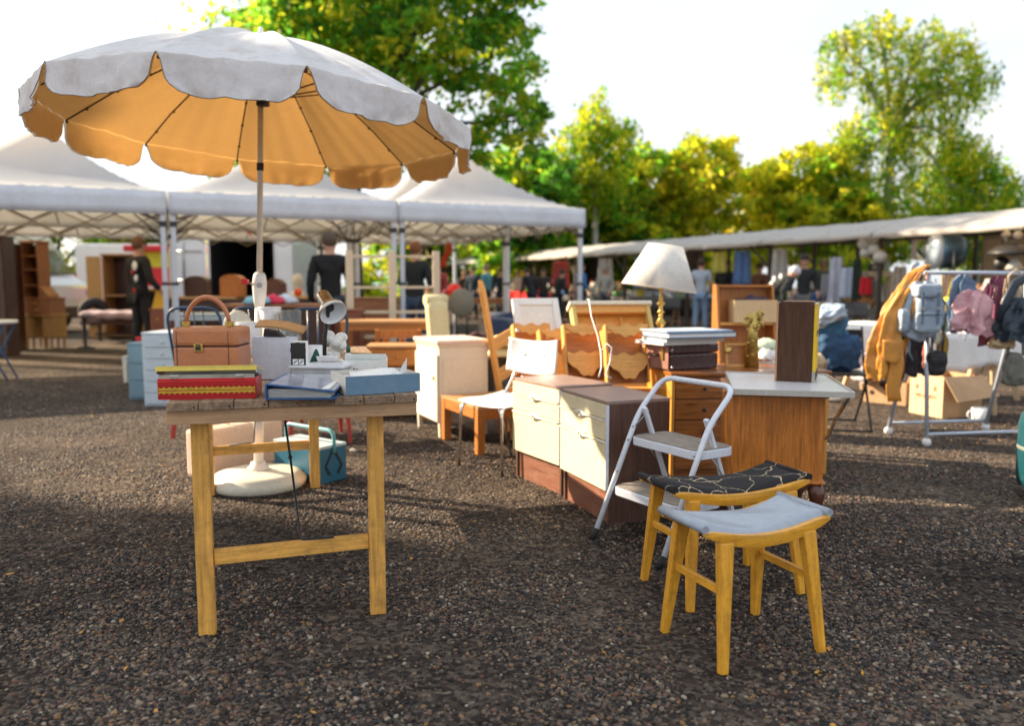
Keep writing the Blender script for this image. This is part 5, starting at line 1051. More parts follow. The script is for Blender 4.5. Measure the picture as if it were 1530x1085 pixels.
# ------------------------------------------------------------------ teak cabinet, tray, brown clock
def teak_cab():
    c = G(1240, 590, .70); a = G(1106, 584, .70); rz = R(-13); t = E_('teak_cabinet', 'teak cabinet on curved cabriole legs under the white tray table', 'cabinet', (0, 0, 0), rz); W, D, H = .43, .50, .675
    rt = Vector((1.385, 3.47, 0)); d = Vector((math.cos(rz), math.sin(rz), 0)); t.location = rt - d * W
    rd = .03; poly = [(0, D), (0, rd)] + [(rd - rd * math.cos(q), rd - rd * math.sin(q)) for q in np.linspace(.3, 1.57, 4)] + [(W - rd + rd * math.sin(q), rd - rd * math.cos(q)) for q in np.linspace(0, 1.57, 5)] + [(W, D)]
    MB().prism(poly, .275, H - .026, axis='z', smooth=False).build('carcass', teak, t)
    MB().box(-.012, W + .012, -.012, D, H - .0255, H).build('top_board', teakx, t, bevel=.009); MB().box(-.006, W + .006, -.006, D, .262, .2745).build('base_moulding', teak, t, bevel=.004)
    dk = wood('dark_leg_wood', (.10, .030, .015), .35, .3, 'z', coat=.3)
    for x, sx in ((.035, -1), (W - .035, 1)):
        for y, sy in ((.035, -1), (D - .04, 1)): MB().tube([(x, y, .262), (x + sx * .012, y + sy * .012, .21), (x + sx * .010, y + sy * .010, .16), (x - sx * .012, y - sy * .01, .09), (x - sx * .010, y - sy * .008, .04), (x + sx * .012, y + sy * .012, .012), (x + sx * .022, y + sy * .022, 0)], [.034, .036, .026, .016, .014, .020, .020], 10).build('cabriole_leg', dk, t)
    MB().prism([(.05, .262), (W - .05, .262), (W - .07, .235), (W / 2, .215), (.07, .235)], .01, .024).build('apron', dk, t)
teak_cab()
tray = mat('tray_laminate', (.72, .72, .74), .3, .06, 4, dirt=.45, dcol=(.42, .40, .38), ds=4, coat=.2)
a = G(1095, 582, .70); b = G(1278, 587, .70); rz = math.atan2((b - a).y, (b - a).x); TW = (b - a).length; t = E_('tray_table', 'white folding camp table top lying on the teak cabinet', 'tray table', (a.x, a.y, .6765), rz)
MB().box(.006, TW - .006, .006, .70, .004, .018).build('tray_top', tray, t)
for x0, x1, y0, y1 in ((0, TW, 0, .0055), (0, TW, .7005, .706), (0, .0055, .006, .70), (TW - .0055, TW, .006, .70)): MB().box(x0, x1, y0, y1, 0, .026).build('rim', chrome if False else mat('rim_alu', (.62, .60, .56), .35, .05, 5, metal=.6), t, bevel=.001)
MB().tube(fillet([(TW - .02, .03, .0), (TW + .01, .5, -.18), (TW + .0, .62, -.30), (.28, .66, -.31), (.25, .60, -.2)], .07, 5), .009, 8).build('folded_leg', chrome, t); C.objects[-1]['label'] = 'thin steel tube leg hanging down at the right'
def clock():
    A = GY(1160, 573, 3.74); t = E_('clock_box', 'tall walnut clock case with yellow striped face, standing on the white tray', 'clock', (A.x, 3.74, .6955), R(-23)); W, D, H = .155, .30, .375
    wl = wood('dark_walnut', (.085, .038, .020), .5, .4, 'z', spec=.25); yl = mat('yellow_face', (.85, .55, .02), .4, .05, 5); pl = wood('pale_veneer', (.52, .28, .15), .4, .2, 'z')
    poly = [(0, 0), (W, 0), (W, H - .012)] + [(W - .012 + .012 * math.cos(q), H - .012 + .012 * math.sin(q)) for q in np.linspace(.2, 1.57, 4)] + [(.012 - .012 * math.sin(q), H - .012 + .012 * math.cos(q)) for q in np.linspace(0, 1.4, 4)] + [(0, H - .012)]
    MB().prism(poly, 0, D).build('case', wl, t); MB().box(-.010, -.0005, .0, D, 0, H - .005).build('back_edge', pl, t, bevel=.002); MB().box(W + .0005, W + .014, .004, D - .004, .0, H - .008).build('face', yl, t, bevel=.002)
    for z0, n in ((.005, 5), (.215, 3)):
        for k in range(n): MB().box(W + .0142, W + .0158, .006, D - .006, z0 + k * .009, z0 + k * .009 + .0045).build('stripe', blackp, t)
    #
    MB().box(W + .0005, W + .0135, -.001, .0035, .0, .05).build('foot_plate', steel, t); MB().tube([(W + .008, 0, H - .012), (W + .008, D, H - .012)], .006, 6).build('chrome_edge', chrome, t)
clock()
# ------------------------------------------------------------------ vehicles
tyre = mat('tyre', (.02, .02, .022), .8, .1, 5); gls = mat('dark_glass', (.05, .07, .08), .08, .1, 3, coat=.5)
def van(label, loc, rz, body, L_=5.4, W_=1.95, H_=2.45):
    t = E_('delivery_van', label, 'van', loc, rz)
    pr = [(0, .35), (0, H_ - .12), (.12, H_), (L_ * .72, H_), (L_ * .80, H_ - .12), (L_ * .91, 1.38), (L_ * .985, 1.12), (L_, .80), (L_, .40), (L_ - .15, .32), (.1, .32)]
    MB().prism(pr, -W_, 0).build('body', body, t, bevel=.06)
    MB().prism([(L_ * .70, 1.34), (L_ * .70, 1.95), (L_ * .765, 1.97), (L_ * .87, 1.40)], .001, .012).build('side_window', gls, t); MB().prism([(L_ * .70, 1.34), (L_ * .70, 1.95), (L_ * .765, 1.97), (L_ * .87, 1.40)], -W_ - .012, -W_ - .001).build('side_window', gls, t)
    MB().add([(L_ * .815, -.12, H_ - .30), (L_ * .815, -W_ + .12, H_ - .30), (L_ * .918, -W_ + .08, 1.42), (L_ * .918, -.08, 1.42)], [(0, 1, 2, 3)]).build('windscreen', gls, t, solid=.02)
    for x in (L_ * .18, L_ * .82):
        for y in (.02, -W_ - .02):
            w_ = MB().lathe([(0, -.09), (.25, -.10), (.335, -.08), (.345, 0), (.335, .08), (.25, .10), (0, .09)], 24, M=TR(x, y - .06 * (1 if y > 0 else -1), .345, R(90), 0, 0)).build('wheel', tyre, t); MB().lathe([(0, -.12), (.19, -.11), (.20, 0), (.19, .11), (0, .12)], 16, M=TR(x, y - .06 * (1 if y > 0 else -1), .345, R(90), 0, 0)).build('rim', mat('rim_grey', (.4, .4, .42), .4, .1, 5, metal=.6), w_)
    for y in (.14, -W_ - .14): MB().box(L_ * .79 - .04, L_ * .79 + .08, y - .10, y + .10, 1.25, 1.62).build('mirror', blackp, t, bevel=.03)
    for y in (-.15, -W_ + .15): MB().ball((L_ - .06, y, .92), .16, (.6, 1, .8)).build('headlight', glassm, t)
    for y in (-.02, -W_ + .02): MB().box(-.02, .03, y - .06, y + .06, 1.0, 1.5).build('tail_light', mat('tail_red', (.55, .02, .02), .3, .1, 5), t, bevel=.01)
    MB().box(L_ - .10, L_ + .05, -W_ + .03, -.03, .33, .62).build('bumper', blackp, t, bevel=.03)
    for z in (.75, 1.15): MB().box(.3, L_ * .68, .001, .012, z, z + .035).build('side_moulding', blackp, t)
    return t
vb = mat('van_silver', (.46, .50, .55), .3, .04, 3, metal=.3, coat=.5, dirt=.15, dcol=(.3, .28, .25)); vw = mat('van_white', (.74, .76, .78), .3, .04, 3, coat=.4)
p = at(118, 19.5); t = van('silver grey delivery van parked behind the dark wardrobes at the left', Vector((0, 0, 0)), 0, vb); t.location = Vector((p.x, p.y, 0)) + Vector((-5.4 * math.cos(R(-8)), -5.4 * math.sin(R(-8)), 0)); t.rotation_euler = (0, 0, R(172)); t.location = (p.x, 19.5, 0); t.rotation_euler = (0, 0, R(-6)); t.location = (p.x - 5.36, 20.1, 0)
for c in kids(t): pass
t['label'] = 'silver grey delivery van parked behind the dark wardrobes at the left'
# body spans local y -W..0 : put it beyond the near side
t.location = (-10.6 - 5.36, 20.6, 0); t.rotation_euler = (0, 0, R(-4))
t = van('white van with a red rear lamp seen past the nose of the silver van', (-14.2, 27.5, 0), R(8), vw)
def box_truck():
    p = at(273, 19.5); t = E_('box_truck', 'white box truck with both rear doors open and a dark load space', 'truck', p, R(2)); m = vw; W_ = 2.25; H0, H1 = .75, 2.75
    x0 = .62
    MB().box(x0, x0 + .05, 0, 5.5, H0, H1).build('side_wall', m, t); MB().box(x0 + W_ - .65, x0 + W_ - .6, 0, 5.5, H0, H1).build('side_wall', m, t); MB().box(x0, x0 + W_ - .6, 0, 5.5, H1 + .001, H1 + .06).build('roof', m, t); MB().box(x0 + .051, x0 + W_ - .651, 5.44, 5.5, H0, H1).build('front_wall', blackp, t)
    MB().box(x0 + .0515, x0 + .06, .02, 5.43, H0, H1 - .001).build('dark_lining', blackp, t); MB().box(x0 + W_ - .66, x0 + W_ - .6515, .02, 5.43, H0, H1 - .001).build('dark_lining', blackp, t)  # black sheets added inside, standing for the shade of the load space
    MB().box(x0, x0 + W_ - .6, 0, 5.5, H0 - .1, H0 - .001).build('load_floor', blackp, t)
    MB().box(x0 - .82, x0 - .02, -.05, 0, H0, H1).build('rear_door', m, t, bevel=.01); MB().box(x0 + W_ - .58, x0 + W_ - .20, -.05, .0, H0, H1).build('rear_door', m, t, bevel=.01)
    for z in (H0 + .5, H0 + 1.2): MB().tube([(x0 - .75, -.07, z), (x0 - .1, -.07, z)], .02, 6).build('door_bar', steel, t)
    MB().tube([(x0 - .55, -.08, H0 + .1), (x0 - .55, -.08, H1 - .1)], .02, 6).build('lock_rod', steel, t)
    for x in (x0 + .3, x0 + 1.3):
        for y in (.9,): MB().lathe([(0, -.12), (.4, -.12), (.45, 0), (.4, .12), (0, .12)], 20, M=TR(x, y, .45, 0, R(90), 0)).build('wheel', tyre, t)
    MB().box(x0, x0 + W_ - .6, .1, .2, .45, .62).build('bumper', blackp, t)
    for k in range(4): MB().lathe([(0, 0), (.09, 0), (.07, .03), (0, .04)], 14, M=TR(x0 + .25 + k * .38, .18, H1 - .12, R(90), 0, 0)).build('round_lamp', whitec, t)
box_truck()
def kiosk():
    t = E_('kiosk', 'red and yellow painted kiosk trailer under the canopies', 'kiosk', at(200, 21.0), R(0)); ry = mat('kiosk_red', (.52, .012, .02), .4, .05, 3); yy = mat('kiosk_yellow', (.78, .42, .02), .4, .08, 3); yg = mat('kiosk_lime', (.62, .60, .03), .5, .25, 4)
    W_ = 1.6
    MB().box(0, W_, 0, 2.2, .35, 1.09).build('lower_wall', yy, t, bevel=.02); MB().box(0, W_, .0, 2.2, 1.091, 1.60).build('middle_wall', ry, t, bevel=.02); MB().box(.03, W_ - .03, .10, 2.15, 1.601, 2.0).build('lime_panel', yg, t); MB().box(-.1, W_ + .1, -.3, 2.3, 2.001, 2.16).build('roof', ry, t, bevel=.03)
    MB().box(.1, W_ - .1, -.25, -.01, 1.05, 1.09).build('counter', whitec, t)
    for x in (.3, W_ - .3): MB().lathe([(0, -.08), (.28, -.08), (.3, 0), (.28, .08), (0, .08)], 18, M=TR(x, .4, .3, R(90), 0, 0)).build('wheel', tyre, t)
kiosk()
MB().grid(12, 4, lambda u, v: (1.3 * u, .02 * math.sin(u * 20), 2.28 - .17 * v)).build('red_banner', mat('banner_red', (.55, .05, .02), .7, .1, 4), None, solid=.004); o = C.objects[-1]; o.location = at(368, 17.5); one(o, 'orange-red banner strip hanging under the rear canopy edge', 'banner')
def parasol_red():
    t = E_('red_pennant', 'small red pennant cloth hanging under the middle canopy', 'pennant', at(352, 15.2)); MB().add([(0, 0, 2.30), (.42, 0, 2.34), (.30, .02, 2.14), (.36, .02, 2.02), (.2, .02, 2.16)], [(0, 1, 2, 3, 4)]).build('cloth', mat('banner_red', (0,) * 3), t, solid=.005); MB().tube([(0, 0, 2.3), (.42, 0, 2.345)], .006, 5).build('cord', blackp, t)
parasol_red()
MB().grid(4, 10, lambda u, v: (.12 * u + .10 * (1 - v) + .03 * math.sin(v * 6), .03 * math.sin(u * 9), 2.0 - .5 * v)).build('hanging_scarf', mat('banner_red', (0,) * 3), None, solid=.006); o = C.objects[-1]; o.location = at(659, 16.6); one(o, 'dark red scarf hanging right of the cream shelf frame', 'scarf')
MB().ball((0, 0, 0), .15, (1, .9, 1)).build('red_helmet', mat('bright_red', (.75, .01, .015), .3, .03, 5), None); o = C.objects[-1]; o.location = at(679, 15.5, 1.02); one(o, 'bright red round helmet on the table behind the cream armchair', 'helmet')
table('long_table', 'brown table under the red helmet', at(648, 15.3), R(5), 1.5, .6, .88, wood('mid_brown', (0,) * 3, axis='x'))

# ------------------------------------------------------------------ old furniture at the left
dkb = wood('dark_wardrobe', (.05, .018, .012), .4, .4, 'z', coat=.2); hut = wood('hutch_brown', (.27, .11, .04), .45, .3, 'z')
cabinet('wardrobe', 'tall reddish-black wardrobe at the left border', 'wardrobe', at(-75, 12.6), R(8), .80, .40, 1.92, dkb, doors=2, over=.03)
cabinet('wardrobe', 'black-brown wardrobe between the border wardrobe and the hutch', 'wardrobe', at(2, 13.8), R(8), .22, .30, 1.85, dkb, doors=1, over=.03)
def hutch():
    t = E_('hutch_dresser', 'brown hutch dresser with open shelves standing on a small drawer desk', 'dresser', at(33, 14.2), R(-6)); W_ = .50
    for x in (.0, W_ - .25): pass
    MB().box(0, .03, 0, .3, .92, 1.88).build('side', hut, t); MB().prism([(0, 1.88), (.26, 1.88), (.27, 1.15), (.36, .92), (0, .92)], .0, .001).build('x', hut, t) if False else None
    MB().box(W_ - .20, W_ - .17, 0, .3, 1.12, 1.88).build('side', hut, t); MB().prism([(W_ - .20, 1.119), (W_ - .17, 1.119), (W_ - .02, .95), (W_ - .02, .921), (W_ - .20, .921)], .0, .3).build('curved_side', hut, t); MB().box(.031, W_ - .201, .29, .3, .92, 1.86).build('back', dkb, t)
    for z in (1.12, 1.40, 1.64): MB().box(.031, W_ - .201, .01, .289, z, z + .022).build('shelf', hut, t)
    MB().box(-.02, W_ - .15, -.02, .31, 1.881, 1.92).build('cornice', hut, t, bevel=.008)
    MB().box(0, W_, .0, .42, .62, .89).build('drawer_case', hut, t); MB().box(-.02, W_ + .02, -.02, .43, .8905, .92).build('top_board', hut, t, bevel=.006)
    for z in (.64, .76): d = MB().box(.03, W_ - .03, -.014, -.001, z, z + .11).build('drawer', hut, t, bevel=.003); MB().ball((W_ / 2, -.022, z + .055), .014).build('knob', brass, d)
    ld = wood('yellow_brown', (.36, .20, .06), .5, .25, 'z'); MB().box(-.02, W_ + .04, -.04, .46, .585, .615).build('desk_top', ld, t, bevel=.006)
    for x in (0.0, W_ - .16):
        MB().box(x, x + .18, .0, .4, .2, .584).build('pedestal', ld, t)
        for z in (.22, .34, .46): MB().box(x + .01, x + .17, -.012, -.001, z, z + .10).build('pedestal_drawer', ld, t, bevel=.003)
        for xx in (x + .02, x + .14): MB().beam((xx, .03, 0), (xx, .03, .199), .025, .025, w2=(.035, .035)).build('leg', ld, t); MB().beam((xx, .37, 0), (xx, .37, .199), .025, .025, w2=(.035, .035)).build('leg', ld, t)
hutch()
t = E_('blue_trestle_table', 'small round-edged pale table on crossed blue legs at the left border', 'table', at(-12, 9.6), R(0)); MB().lathe([(0, .68), (.24, .68), (.25, .70), (.24, .72), (0, .72)], 24).build('tabletop', creamp, t)
for s in (-1, 1): MB().tube([(-.18 * s, -.1, 0), (.18 * s, -.1, .68)], .012, 6).build('leg', mat('leg_blue', (.03, .09, .2), .4, .1, 5), t); MB().tube([(-.18 * s, .1, 0), (.18 * s, .1, .68)], .012, 6).build('leg', mat('leg_blue', (0,) * 3), t)
def cupboard():
    t = E_('open_cupboard', 'light brown wooden cupboard with its door open, right of the vans', 'cupboard', at(133, 17.0), R(0)); m = wood('mid_brown', (0,) * 3, axis='z') if False else wood('cupboard_brown', (.34, .16, .05), .5, .25, 'z')
    MB().box(.29, .32, 0, .5, 0, 1.75).build('side', m, t); MB().box(.98, 1.01, 0, .5, 0, 1.75).build('side', m, t); MB().box(.321, .979, .48, .5, 0, 1.75).build('back', dkb, t); MB().box(.27, 1.03, -.02, .52, 1.751, 1.80).build('cornice', m, t, bevel=.01)
    for z in (.05, .9): MB().box(.321, .979, .0, .479, z, z + .03).build('shelf', m, t)
    MB().box(-.02, .285, -.05, -.02, .03, 1.74).build('door', wood('door_ochre', (.42, .22, .06), .5, .2, 'z'), t, bevel=.004)
cupboard()
def sofa():
    t = E_('day_bed', 'low wooden day bed with a pinkish grey mattress in front of the cupboard', 'day bed', at(116, 15.6), R(0)); W_ = 1.15
    MB().grid(16, 6, lambda u, v: (W_ * u, .7 * v, .52 + .05 * abs(math.sin(v * 3.14)) ** .5 + .012 * math.sin(u * 21))).build('mattress', mat('pink_grey_cloth', (.40, .30, .33), .9, .2, 5, bump=.4, bs=14), t, solid=.12)
    MB().box(0, W_, .0, .7, .36, .42).build('bed_frame', dkb, t)
    for x in (.03, W_ - .08):
        for y in (.03, .62): MB().box(x, x + .05, y, y + .05, 0, .36).build('leg', dkb, t)
    MB().box(.3, W_, -.02, .0, .16, .20).build('stretcher', wood('yellow_brown', (0,) * 3), t)
sofa()
t = E_('pedestal_table', 'little yellow round table on a dark pedestal foot beside the day bed', 'table', at(123, 14.3)); MB().lathe([(0, .56), (.19, .56), (.20, .58), (0, .60)], 20).build('tabletop', wood('yellow_brown', (0,) * 3), t); MB().lathe([(0, 0), (.16, 0), (.15, .02), (.03, .05), (.02, .56)], 14).build('pedestal', dmet, t)
MB().tube([Vector(q) for q in arc((0, 0, .3), .20, 0, 2 * math.pi, 24)[:-1]], .10, 10, closed=True).build('loose_tyre', tyre, None); o = C.objects[-1]; o.location = at(137, 16.9, .28); o.rotation_euler = (R(8), 0, R(40)); one(o, 'black tyre standing against the light brown cupboard', 'tyre')
brd = wood('counter_wood', (.52, .30, .14), .5, .25, 'x')
def counter(label, loc, rz, w_, d, h, m=brd):
    t = E_('sales_counter', label, 'counter', loc, rz); MB().box(0, w_, 0, d, h - .04, h).build('counter_top', m, t, bevel=.006); MB().box(.03, w_ - .03, .03, d - .03, h - .5, h - .041).build('dark_case', dkb, t)
    for x in (.02, w_ - .08):
        for y in (.02, d - .08): MB().box(x, x + .06, y, y + .06, 0, h - .501).build('leg', m, t)
    return t
counter('long pale-topped wooden counter left of the parasol pole under the canopies', at(244, 13.0), R(2), 1.15, .6, .95); counter('pale-topped wooden counter right of the parasol pole under the canopies', at(366, 13.2), R(0), 1.22, .6, .95)
table('metal_table', 'grey-blue metal table in front of the wooden counter, behind the leather case', at(244, 11.8), R(0), .90, .5, .72, BLUEM)
cabinet('drawer_chest', 'dark red chest left of the canopy leg, behind the pale blue drawers', 'chest', at(222, 12.2), R(0), .24, .4, .78, wood('red_brown', (0,) * 3, axis='x'), drawers=3)
for i, (px, c, w_, h, lb) in enumerate([(275, (.06, .025, .018), .36, .34, 'dark brown arched clock case on the left wooden counter'), (328, (.42, .15, .03), .36, .36, 'orange-brown wooden box on the left wooden counter'), (395, (.12, .04, .025), .30, .30, 'dark mantel clock case on the right wooden counter')]):
    t = E_('mantel_case', lb, 'wooden case', at(px, 13.2, .9515)); m = wood(['mantel_dark', 'mantel_orange', 'mantel_red'][i], c, .4, .3, 'z'); MB().box(0, w_, 0, .25, 0, h * .75).build('case_body', m, t, bevel=.01)
    MB().prism([(0, h * .752), (w_, h * .752)] + [(w_ / 2 + w_ / 2 * math.cos(q) * (1 if i != 2 else .8), h * .752 + h * .25 * math.sin(q)) for q in np.linspace(.05, 3.09, 9)], .005, .245).build('arched_top', m, t); MB().box(.04, w_ - .04, -.006, -.001, .03, h * .68).build('front_panel', m, t, bevel=.002)
MB().ball((0, 0, 0), .07).build('orange_ball', mat('orange_red', (.65, .08, .02), .5, .1, 5), None); o = C.objects[-1]; o.location = at(445, 13.5, 1.02); one(o, 'orange-red ball on the right wooden counter', 'ball')
t = E_('white_scooter', 'white garden bust among the trunks behind the right wooden counter', 'bust', at(445, 15.0)); MB().lathe([(0, 0), (.15, 0), (.13, .5), (.08, .8), (.14, .95), (.12, 1.0), (.05, 1.05), (.10, 1.15), (.11, 1.24), (.07, 1.33), (0, 1.36)], 16).build('statue', mat('plaster', (.75, .72, .66), .8, .1, 5), t); t.name = 'garden_bust'
for i, (px, Y, c, lb) in enumerate([(385, 9.0, (.20, .45, .55), 'turquoise bag'), (407, 9.1, (.6, .02, .06), 'red and pink bag'), (425, 9.2, (.55, .60, .68), 'pale folded bag')]):
    MB().grid(8, 6, lambda u, v: (.28 * (u - .5), .2 * (v - .5), .09 * abs(math.sin(u * 3.1416) * math.sin(v * 3.1416)) ** .5 + .01 * math.sin(u * 15))).build('folded_bag', mat('bagcol%d' % i, c, .6, .2, 8), None, solid=.02); o = C.objects[-1]; o.location = at(px, Y, .94); one(o, lb + ' lying on the low brown shelf behind the parasol joint', 'bag')
counter('low brown shelf with folded bags behind the parasol joint', at(330, 9.0), R(0), 1.25, .4, .93, wood('mid_brown', (0,) * 3, axis='x'))
cabinet('wooden_crate', 'orange wooden crate on the ground behind the leather case', 'crate', at(240, 8.6), 0, .9, .35, .66, redw, drawers=1)

# ------------------------------------------------------------------ people
skin = mat('skin', (.52, .28, .19), .55, .1, 20); 
def skinmesh(name, V, E, Rr, m, parent, sub=1, root=0):
    me = bpy.data.meshes.new(name); me.from_pydata([tuple(v) for v in V], E, []); me.update(); o = bpy.data.objects.new(name, me); C.objects.link(o); o.parent = parent
    bm = bmesh.new(); bm.from_mesh(me); ly = bm.verts.layers.skin.verify()
    for i, v in enumerate(bm.verts):
        r = Rr[i]; v[ly].radius = r if isinstance(r, tuple) else (r, r); v[ly].use_root = (i == root)
    bm.to_mesh(me); bm.free(); sk_ = o.modifiers.new('skin', 'SKIN'); sk_.use_smooth_shade = True; sb = o.modifiers.new('sub', 'SUBSURF'); sb.levels = sub; sb.render_levels = sub; me.materials.append(m); return o
def person(label, loc, rz, H=1.75, top=(.03, .03, .035), trousers=(.03, .035, .06), hair=(.05, .03, .02), lean=0.0, arms=((.10, .02), (.10, .02)), elbow=(.12, .12), stride=.06, hat=None, coat=0.0, sleeves=True, shoes=(.02, .02, .02), patch=None, name='person'):
    """faces +y at rz=0. arms: (sideways, forward) offsets of each wrist; lean bends the trunk forward."""
    t = E_(name, label, 'person', loc, rz); k = H / 1.75; q = lambda x, y, z: Vector((x, y, z)) * k
    ln = R(lean); hip = q(0, 0, .92)
    def tr(x, y, z): v = Vector((x, y, z - .92)); return hip + Vector((v.x, v.y * math.cos(ln) + v.z * math.sin(ln), v.z * math.cos(ln) - v.y * math.sin(ln))) * k
    chest = tr(0, .0, 1.25); up = tr(0, -.005, 1.42); neck = tr(0, .01, 1.50); h0 = tr(0, .02, 1.57); h1 = tr(0, .03, 1.65); h2 = tr(0, .02, 1.70); nose = tr(0, .125, 1.62)
    V = [hip, tr(0, 0, 1.08), chest, up, neck, h0, h1, h2]; E = [(0, 1), (1, 2), (2, 3), (3, 4), (4, 5), (5, 6), (6, 7)]; Rr = [.10 * k, .085 * k, (.150 * k, .11 * k), (.10 * k, .08 * k), .052 * k, .078 * k, .092 * k, .075 * k]
    Jt = {'hip': hip, 'waist': V[1], 'chest': chest, 'up': up}
    for s, i in ((-1, 0), (1, 1)):
        sh = tr(s * .18, -.01, 1.415); el = tr(s * (.23 + arms[i][0] * .3), elbow[i] * .3 - .02, 1.13); wr = tr(s * (.17 + arms[i][0]), .06 + arms[i][1], .86 + elbow[i]); d = (wr - el).normalized(); pm_ = wr + d * .07 * k
        n = len(V); V += [sh, el, wr, pm_]; E += [(3, n), (n, n + 1), (n + 1, n + 2), (n + 2, n + 3)]; Rr += [.062 * k, .045 * k, .029 * k, (.04 * k, .02 * k)]
        sd_ = Vector((s, 0, 0)); fw = d.cross(sd_).normalized()
        for f in range(4): V += [pm_ + fw * (.012 * (f - 1.5)) * 1.6 * k + d * .03 * k, pm_ + fw * (.018 * (f - 1.5)) * k + d * (.075 - .006 * abs(f - 1.3)) * k - sd_ * .015 * k]; m_ = len(V); E += [(n + 3, m_ - 2), (m_ - 2, m_ - 1)]; Rr += [.0095 * k, .0075 * k]
        V += [wr + d * .04 * k + fw * .045 * k, wr + d * .07 * k + fw * .058 * k]; m_ = len(V); E += [(n + 2, m_ - 2), (m_ - 2, m_ - 1)]; Rr += [.011 * k, .009 * k]
        hp = q(s * .09, 0, .88); kn = q(s * .10, stride * s * .5 + .03, .49); an = q(s * .11, stride * s, .09); to = q(s * .12, stride * s + .14, .03)
        n2 = len(V); V += [hp, kn, an, to]; E += [(0, n2), (n2, n2 + 1), (n2 + 1, n2 + 2), (n2 + 2, n2 + 3)]; Rr += [.085 * k, .058 * k, .042 * k, .03 * k]
        Jt[s] = (sh, el, wr, hp, kn, an, to)
    skinmesh('body', V, E, Rr, skin, t, 2)
    def mt(c, key): return mat('cloth_%s_%02d%02d%02d' % (key, c[0] * 99, c[1] * 99, c[2] * 99), c, .85, .18, 9, bump=.5, bs=9)
    V = [hip - q(0, 0, coat * .35 if coat else .0), Jt['waist'], chest, up + (neck - up) * .1, up + (neck - up) * .75]; E = [(0, 1), (1, 2), (2, 3), (3, 4)]; Rr = [((.17 if coat else .15) * k, .125 * k), (.145 * k, .12 * k), (.18 * k, .13 * k), (.14 * k, .105 * k), .075 * k]
    if coat: V.append(q(0, -.01, .92 - coat)); E.append((0, 5)); Rr.append((.20 * k, .16 * k))
    for s in (-1, 1):
        sh, el, wr = Jt[s][:3]; n = len(V)
        if sleeves: V += [sh, el, el.lerp(wr, .93)]; E += [(3, n), (n, n + 1), (n + 1, n + 2)]; Rr += [.082 * k, .064 * k, .046 * k]
        else: V += [sh, sh.lerp(el, .75)]; E += [(3, n), (n, n + 1)]; Rr += [.082 * k, .070 * k]
    jk = skinmesh('jacket' if sleeves else 't_shirt', V, E, Rr, mt(top, 'top'), t, 2, 1); add_crumple(jk, .03, .11)
    V = [hip]; E = []; Rr = [(.145 * k, .12 * k)]
    for s in (-1, 1):
        hp, kn, an, to = Jt[s][3:]; n = len(V); V += [hp, kn, an + Vector((0, 0, .0))]; E += [(0, n), (n, n + 1), (n + 1, n + 2)]; Rr += [.100 * k, .075 * k, .062 * k]
    skinmesh('trousers', V, E, Rr, mt(trousers, 'leg'), t, 2)
    for s in (-1, 1):
        an, to = Jt[s][5:]; M = Matrix.Translation((an.x, an.y + .05, 0)); MB().ball((0, .02, .045), .05, (.95, 2.6, .95), M=M).box(-.045, .045, -.10, .15, 0, .02, M).build('shoe', mt(shoes, 'shoe'), t)
    hm = mt(hair, 'hair'); hr = MB(); M = Matrix.Translation(h1) @ Matrix.Rotation(-ln, 4, 'X'); hr.ball((0, -.022 * k, .022 * k), .108 * k, (.92, 1.0, 1.02), 16, 12, M=M); ho = hr.build('hair', hm, t, crumple=.02, cscale=.05)
    fc = MB(); fc.ball((0, .085 * k, -.022 * k), .02 * k, (.7, 1.1, 1.1), 8, 6, M=M); fc.build('nose', skin, t)
    for s in (-1, 1): MB().ball((s * .088 * k, .0, -.02 * k), .024 * k, (.4, .8, 1.3), 8, 6, M=M).build('ear', skin, t); MB().ball((s * .033 * k, .083 * k, .012 * k), .011 * k, n=8, m=6, M=M).build('eye', blackp, t)
    MB().ball((0, .084 * k, -.06 * k), .022 * k, (1.2, .35, .3), 8, 5, M=M).build('mouth', mat('lip', (.4, .12, .1), .5, .1, 9), t)
    if hat:
        hb = MB(); hb.ball((0, -.015 * k, .045 * k), .115 * k, (.95, 1.05, .85), 16, 10, M=M)
        if hat[1]: hb.box(-.06 * k, .06 * k, .07 * k, .17 * k, .04 * k, .052 * k, M=M)
        hb.build('cap', mt(hat[0], 'hat'), t)
    if patch:
        for (x, z, r_, c) in patch: MB().ball(tr(x, -.125 if abs(x) < .15 else -.09, z), r_ * k, (1, .35, 1.2), 10, 8).build('jacket_patch', mt(c, 'patch'), t)
    return t
whc = (.72, .74, .78); rdc = (.55, .03, .03)
person('person in a black motorcycle jacket with red and white patches, left under the canopies', at(209, 12.8), R(-35), 1.88, (.014, .014, .018), (.012, .012, .016), (.16, .08, .05), patch=[(.10, 1.34, .06, whc), (.12, 1.16, .045, whc), (.03, 1.25, .03, rdc), (.06, .98, .03, rdc)], arms=((.08, .02), (.10, .12)), coat=.12)
person('person in a plain black sweater seen from behind, left of the cream shelf frame', at(494, 10.6), R(15), 1.82, (.008, .008, .010), (.03, .04, .06), (.10, .07, .05), arms=((.07, .02), (.05, .04)), elbow=(-.02, .02))
person('person in a dark coat and blue jeans browsing behind the cream shelf frame', at(621, 12.0), R(-20), 1.77, (.018, .022, .024), (.03, .06, .12), (.24, .10, .05), coat=.22, arms=((.06, .16), (.06, .16)))
person('person in a pale grey T-shirt and light blue jeans at the long stall', at(1047, 19.5), R(-25), 1.76, (.42, .48, .56), (.20, .30, .46), (.06, .03, .02), sleeves=False, arms=((.05, .2), (.04, .2)))
person('person in black with a dark cap right of the grey T-shirt', at(1082, 20.0), R(-50), 1.74, (.016, .02, .022), (.015, .02, .03), (.04, .03, .03), hat=((.02, .03, .05), True), arms=((.05, .2), (.06, .2)))
